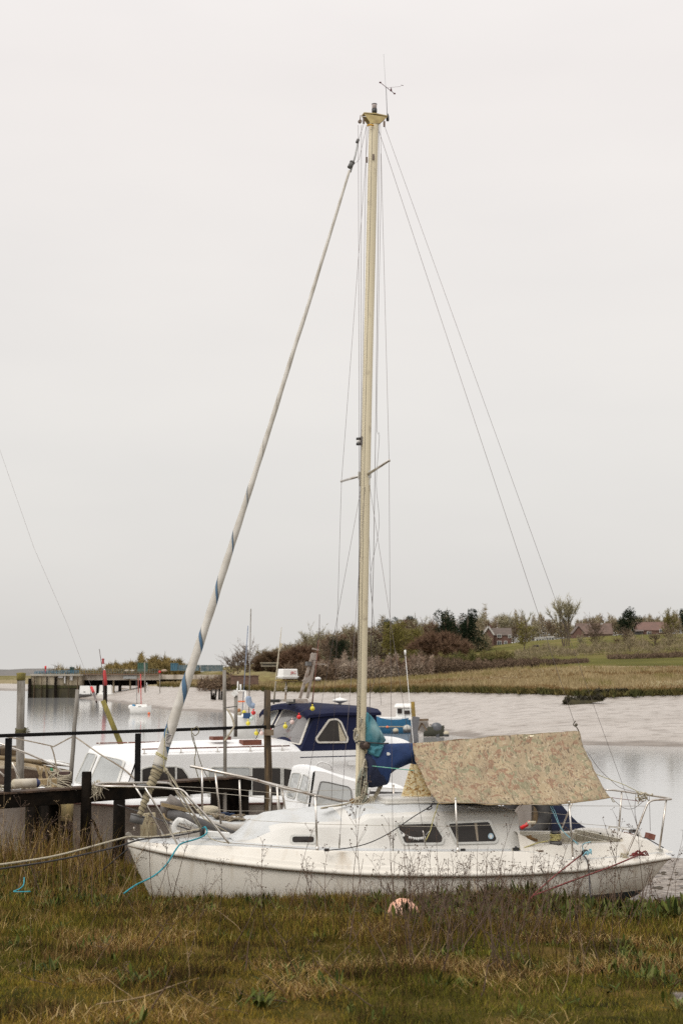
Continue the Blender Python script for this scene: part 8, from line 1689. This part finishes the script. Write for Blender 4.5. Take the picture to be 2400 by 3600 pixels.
LC = [(.045, .060, .010), (.065, .082, .014), (.030, .042, .009), (.09, .10, .02), (.12, .125, .04)]
parts = []
for i in range(560):
    q = RS.rand() if i < 430 else .75
    if q < .50: px_ = RS.uniform(1380, 2420); d = RS.uniform(13.0, 16.0); L0 = RS.uniform(.13, .24)
    elif q < .68: px_ = RS.uniform(500, 1400); d = RS.uniform(13.6, 15.6); L0 = RS.uniform(.10, .18)
    elif q < .80: px_ = RS.uniform(-100, 520); d = RS.uniform(14, 18.8); L0 = RS.uniform(.07, .15)
    else: px_ = RS.uniform(-50, 2450); d = RS.uniform(6.8, 13); L0 = RS.uniform(.07, .13)
    x_ = (px_ - 1200) / FPX * d
    if i % 16 == 0: d = RS.uniform(8.2, 11); x_ = RS.uniform(.18, .25) * d; L0 = .10
    if in_hull(np.array([x_]), np.array([d]))[0] or d > lim(x_): continue
    parts += leafclump(x_, d, RS.randint(10, 24), L0, LC)
m_leaf = mat('broad_leaves', (1, 1, .95), (.8, .85, .75), rough=.75, scale=6, spec=.12, attr='Col')
merge('broad_leaved_weeds', parts, 'clumps of dark broad-leaved weeds in the grass', m_leaf)
# dead weed stalks with branching seed heads: a few models copied as individual plants
m_stalk = mat('dead_weed_stalk', (.060, .036, .026), (.115, .07, .042), rough=.9, scale=12); m_stalk2 = mat('pale_dead_stalk', (.30, .21, .11), (.20, .135, .07), rough=.9, scale=12)
def stalk_mesh(seed, m_, kind):
    rn = random.Random(seed); mb = MB(); n = 7; p = Vector((0, 0, -.03)); d = Vector((rn.gauss(0, .12), rn.gauss(0, .12), 1)).normalized(); pts = [p]
    for i in range(n): d = (d + Vector((rn.gauss(0, .05), rn.gauss(0, .05), 0))).normalized(); p = p + d * (1.03 / n); pts.append(p)
    r0 = .0040 if kind < 2 else .0060; mb.tube(pts, [r0 * (1 - .7 * i / n) for i in range(n + 1)], 4, caps=False)
    if kind == 0 or kind == 1:
        for k_ in range(rn.randint(5, 10) if kind == 0 else 3):
            f = rn.uniform(.55, .98); i = int(f * n); b = pts[i].lerp(pts[min(i + 1, n)], f * n - i); dd = (Vector((rn.gauss(0, 1), rn.gauss(0, 1), 0)).normalized() * .6 + Vector((0, 0, 1))).normalized(); L_ = rn.uniform(.06, .16); e = b + dd * L_; mb.tube([b, e], [.0018, .0012], 3, caps=False)
            for q in range(rn.randint(1, 4)):
                f2 = e + Vector((rn.gauss(0, .016), rn.gauss(0, .016), rn.gauss(.005, .014))); mb.tube([e, f2], .0011, 3, caps=False); s_ = rn.uniform(.0035, .0075); i0 = mb.pts([f2 + Vector((s_, 0, 0)), f2 + Vector((-s_, s_, 0)), f2 + Vector((-s_, -s_, 0)), f2 + Vector((0, 0, s_ * 1.6)), f2 - Vector((0, 0, s_))]); 
                for t3 in ((0, 1, 3), (1, 2, 3), (2, 0, 3), (1, 0, 4), (2, 1, 4), (0, 2, 4)): mb.face([i0[v] for v in t3])
    else:
        for k_ in range(3): b = pts[rn.randint(3, 6)]; mb.tube([b, b + Vector((rn.gauss(0, .1), rn.gauss(0, .1), rn.uniform(.05, .2)))], [.003, .001], 3, caps=False)
    me = bpy.data.meshes.new('dead_weed'); me.from_pydata(mb.v, [], mb.f); me.materials.append(m_); return me
SM = [stalk_mesh(i, m_stalk, 0) for i in range(7)] + [stalk_mesh(20 + i, m_stalk, 1) for i in range(4)] + [stalk_mesh(30 + i, m_stalk2, 1) for i in range(3)] + [stalk_mesh(40 + i, m_stalk, 2) for i in range(3)]
def weed(px_, d, h, kinds, lean=.25, label='', group=''):
    x_ = (px_ - 1200) / FPX * d
    if d > float(lim(np.array([x_]))[0]) + .3 or in_hull(np.array([x_]), np.array([d]))[0]: return
    me = SM[rnd.choice(kinds)]; o = bpy.data.objects.new('dead_weed', me); COL.objects.link(o); o.location = (x_, d, near_z(x_, d)); o.rotation_euler = (rnd.gauss(0, lean), rnd.gauss(-.05, lean), rnd.uniform(0, 6.28)); o.scale = (.75 + h * .35, .75 + h * .35, h); tag(o, label, 'weed', group)
g1 = 'dead seed-headed weeds along the yacht hull'; l1 = 'thin dead brown weed with seed heads in front of the yacht hull'
def zl(x):
    for lim_, t_ in ((760, 'below the bow'), (1000, 'left of the small round-ended window'), (1250, 'below the small round-ended window'), (1480, 'near the orange buoy'), (1720, 'below the two big cabin windows'), (1960, 'below the cockpit'), (9999, 'below the stern rail')):
        if x < lim_: return 'dead seed-headed weed against the yacht hull ' + t_, 'dead weeds at the hull ' + t_
for i in range(105):
    px_ = rnd.choice((rnd.uniform(520, 2400), rnd.uniform(1300, 2350))); weed(px_, rnd.uniform(13.2, 15.5) + (px_ - 1400) * .0007, rnd.uniform(.28, .60), range(0, 11), .2, *zl(px_))
for x_, d_, h_ in ((1240, 14.0, 1.22), (1262, 13.8, 1.02), (1680, 13.9, 1.02), (1480, 13.8, .95), (1520, 14.0, .9), (1400, 13.7, .95), (2130, 14.6, .95), (2165, 14.6, 1.0), (2230, 14.6, .95), (2300, 14.8, .8), (1970, 14.5, .85), (1880, 14.3, .9), (610, 14.3, .95), (640, 14.2, .8), (560, 14.5, .85), (1010, 14.0, .85), (930, 14.0, .7)): weed(x_, d_, h_, range(0, 7), .08, 'tall dead weed rising high against the yacht hull', 'tallest dead weeds against the hull')
for i in range(150): weed(rnd.gauss(1640, 230), rnd.uniform(9.2, 13.2), rnd.uniform(.3, .72), list(range(7, 11)) * 2 + list(range(14, 17)) + [0, 1], .25, 'dark dead stalk in the dense thicket right of the orange buoy', 'dark dead stalks of the thicket')
for i in range(52): weed(rnd.uniform(-40, 520), rnd.uniform(14.2, 19.5), rnd.uniform(.4, .95), list(range(0, 7)) + list(range(11, 14)) * 2, .22, 'dry weed stalk in the reeds below the pier at the left', 'dry stalks below the pier')
for i in range(46): weed(rnd.uniform(-20, 2420), rnd.uniform(7.2, 12.5), rnd.uniform(.16, .42), range(7, 17), .35, 'short dead stalk standing in the near grass', 'short dead stalks in the near grass')
# fine brown stems filling the thicket
n = 11000; pxx = np.where(RS.rand(n) < .5, RS.normal(1650, 230, n), RS.uniform(450, 2500, n)); D = np.where(RS.rand(n) < .4, RS.uniform(9.8, 13.2, n), RS.uniform(13.2, 15.8, n)); X = (pxx - 1200) / FPX * D; k_ = ~in_hull(X, D) & (D < lim(X)) & (RS.rand(n) < np.clip(.35 + samp(Fb, X, D) * 1.4, .05, 1)); X, D = X[k_], D[k_]; n = len(X)
merge('dead_stems', [blades(X, D, .10 + .26 * RS.rand(n) ** 1.5, .0024 + .0016 * RS.rand(n), RS.uniform(.05, .75, n), rcol(n, BROWN + BROWN + STRAW[1:2], .35))], 'tangle of fine dead brown stems in the grass')
# a dry branch lying in the foreground
def branch(pts, r_, label):
    mb = MB(); pp = [P(x, y, d) for x, y, d in pts]; pp = [Vector((p.x, p.y, near_z(p.x, p.y) + .03)) for p in pp]; mb.tube(catmull(pp, 4), r_, 6); tag(mb.build('dry_branch', m_stalk2, None), label, 'branch')
branch([(340, 3480, 7.6), (500, 3445, 7.9), (620, 3405, 8.3), (700, 3385, 8.5)], .004, 'long pale dry stalk lying across the grass at the lower left')
mb = MB()
for q in range(170):
    a = RS.uniform(0, 6.28); x_, d_ = 3.9 + RS.normal(0, 1.5), RS.uniform(17.2, 25); mb.ball((x_ + .9, d_, near_z(x_ + .9, d_)), RS.uniform(.015, .05), 6, sq=(RS.uniform(1, 1.8), 1, .6))
tag(mb.build('seaweed_clods', mat('dark_seaweed', (.035, .028, .018), (.08, .06, .04), rough=.8, scale=12), None), 'dark clods of seaweed on the mud behind the stern', kind='stuff')
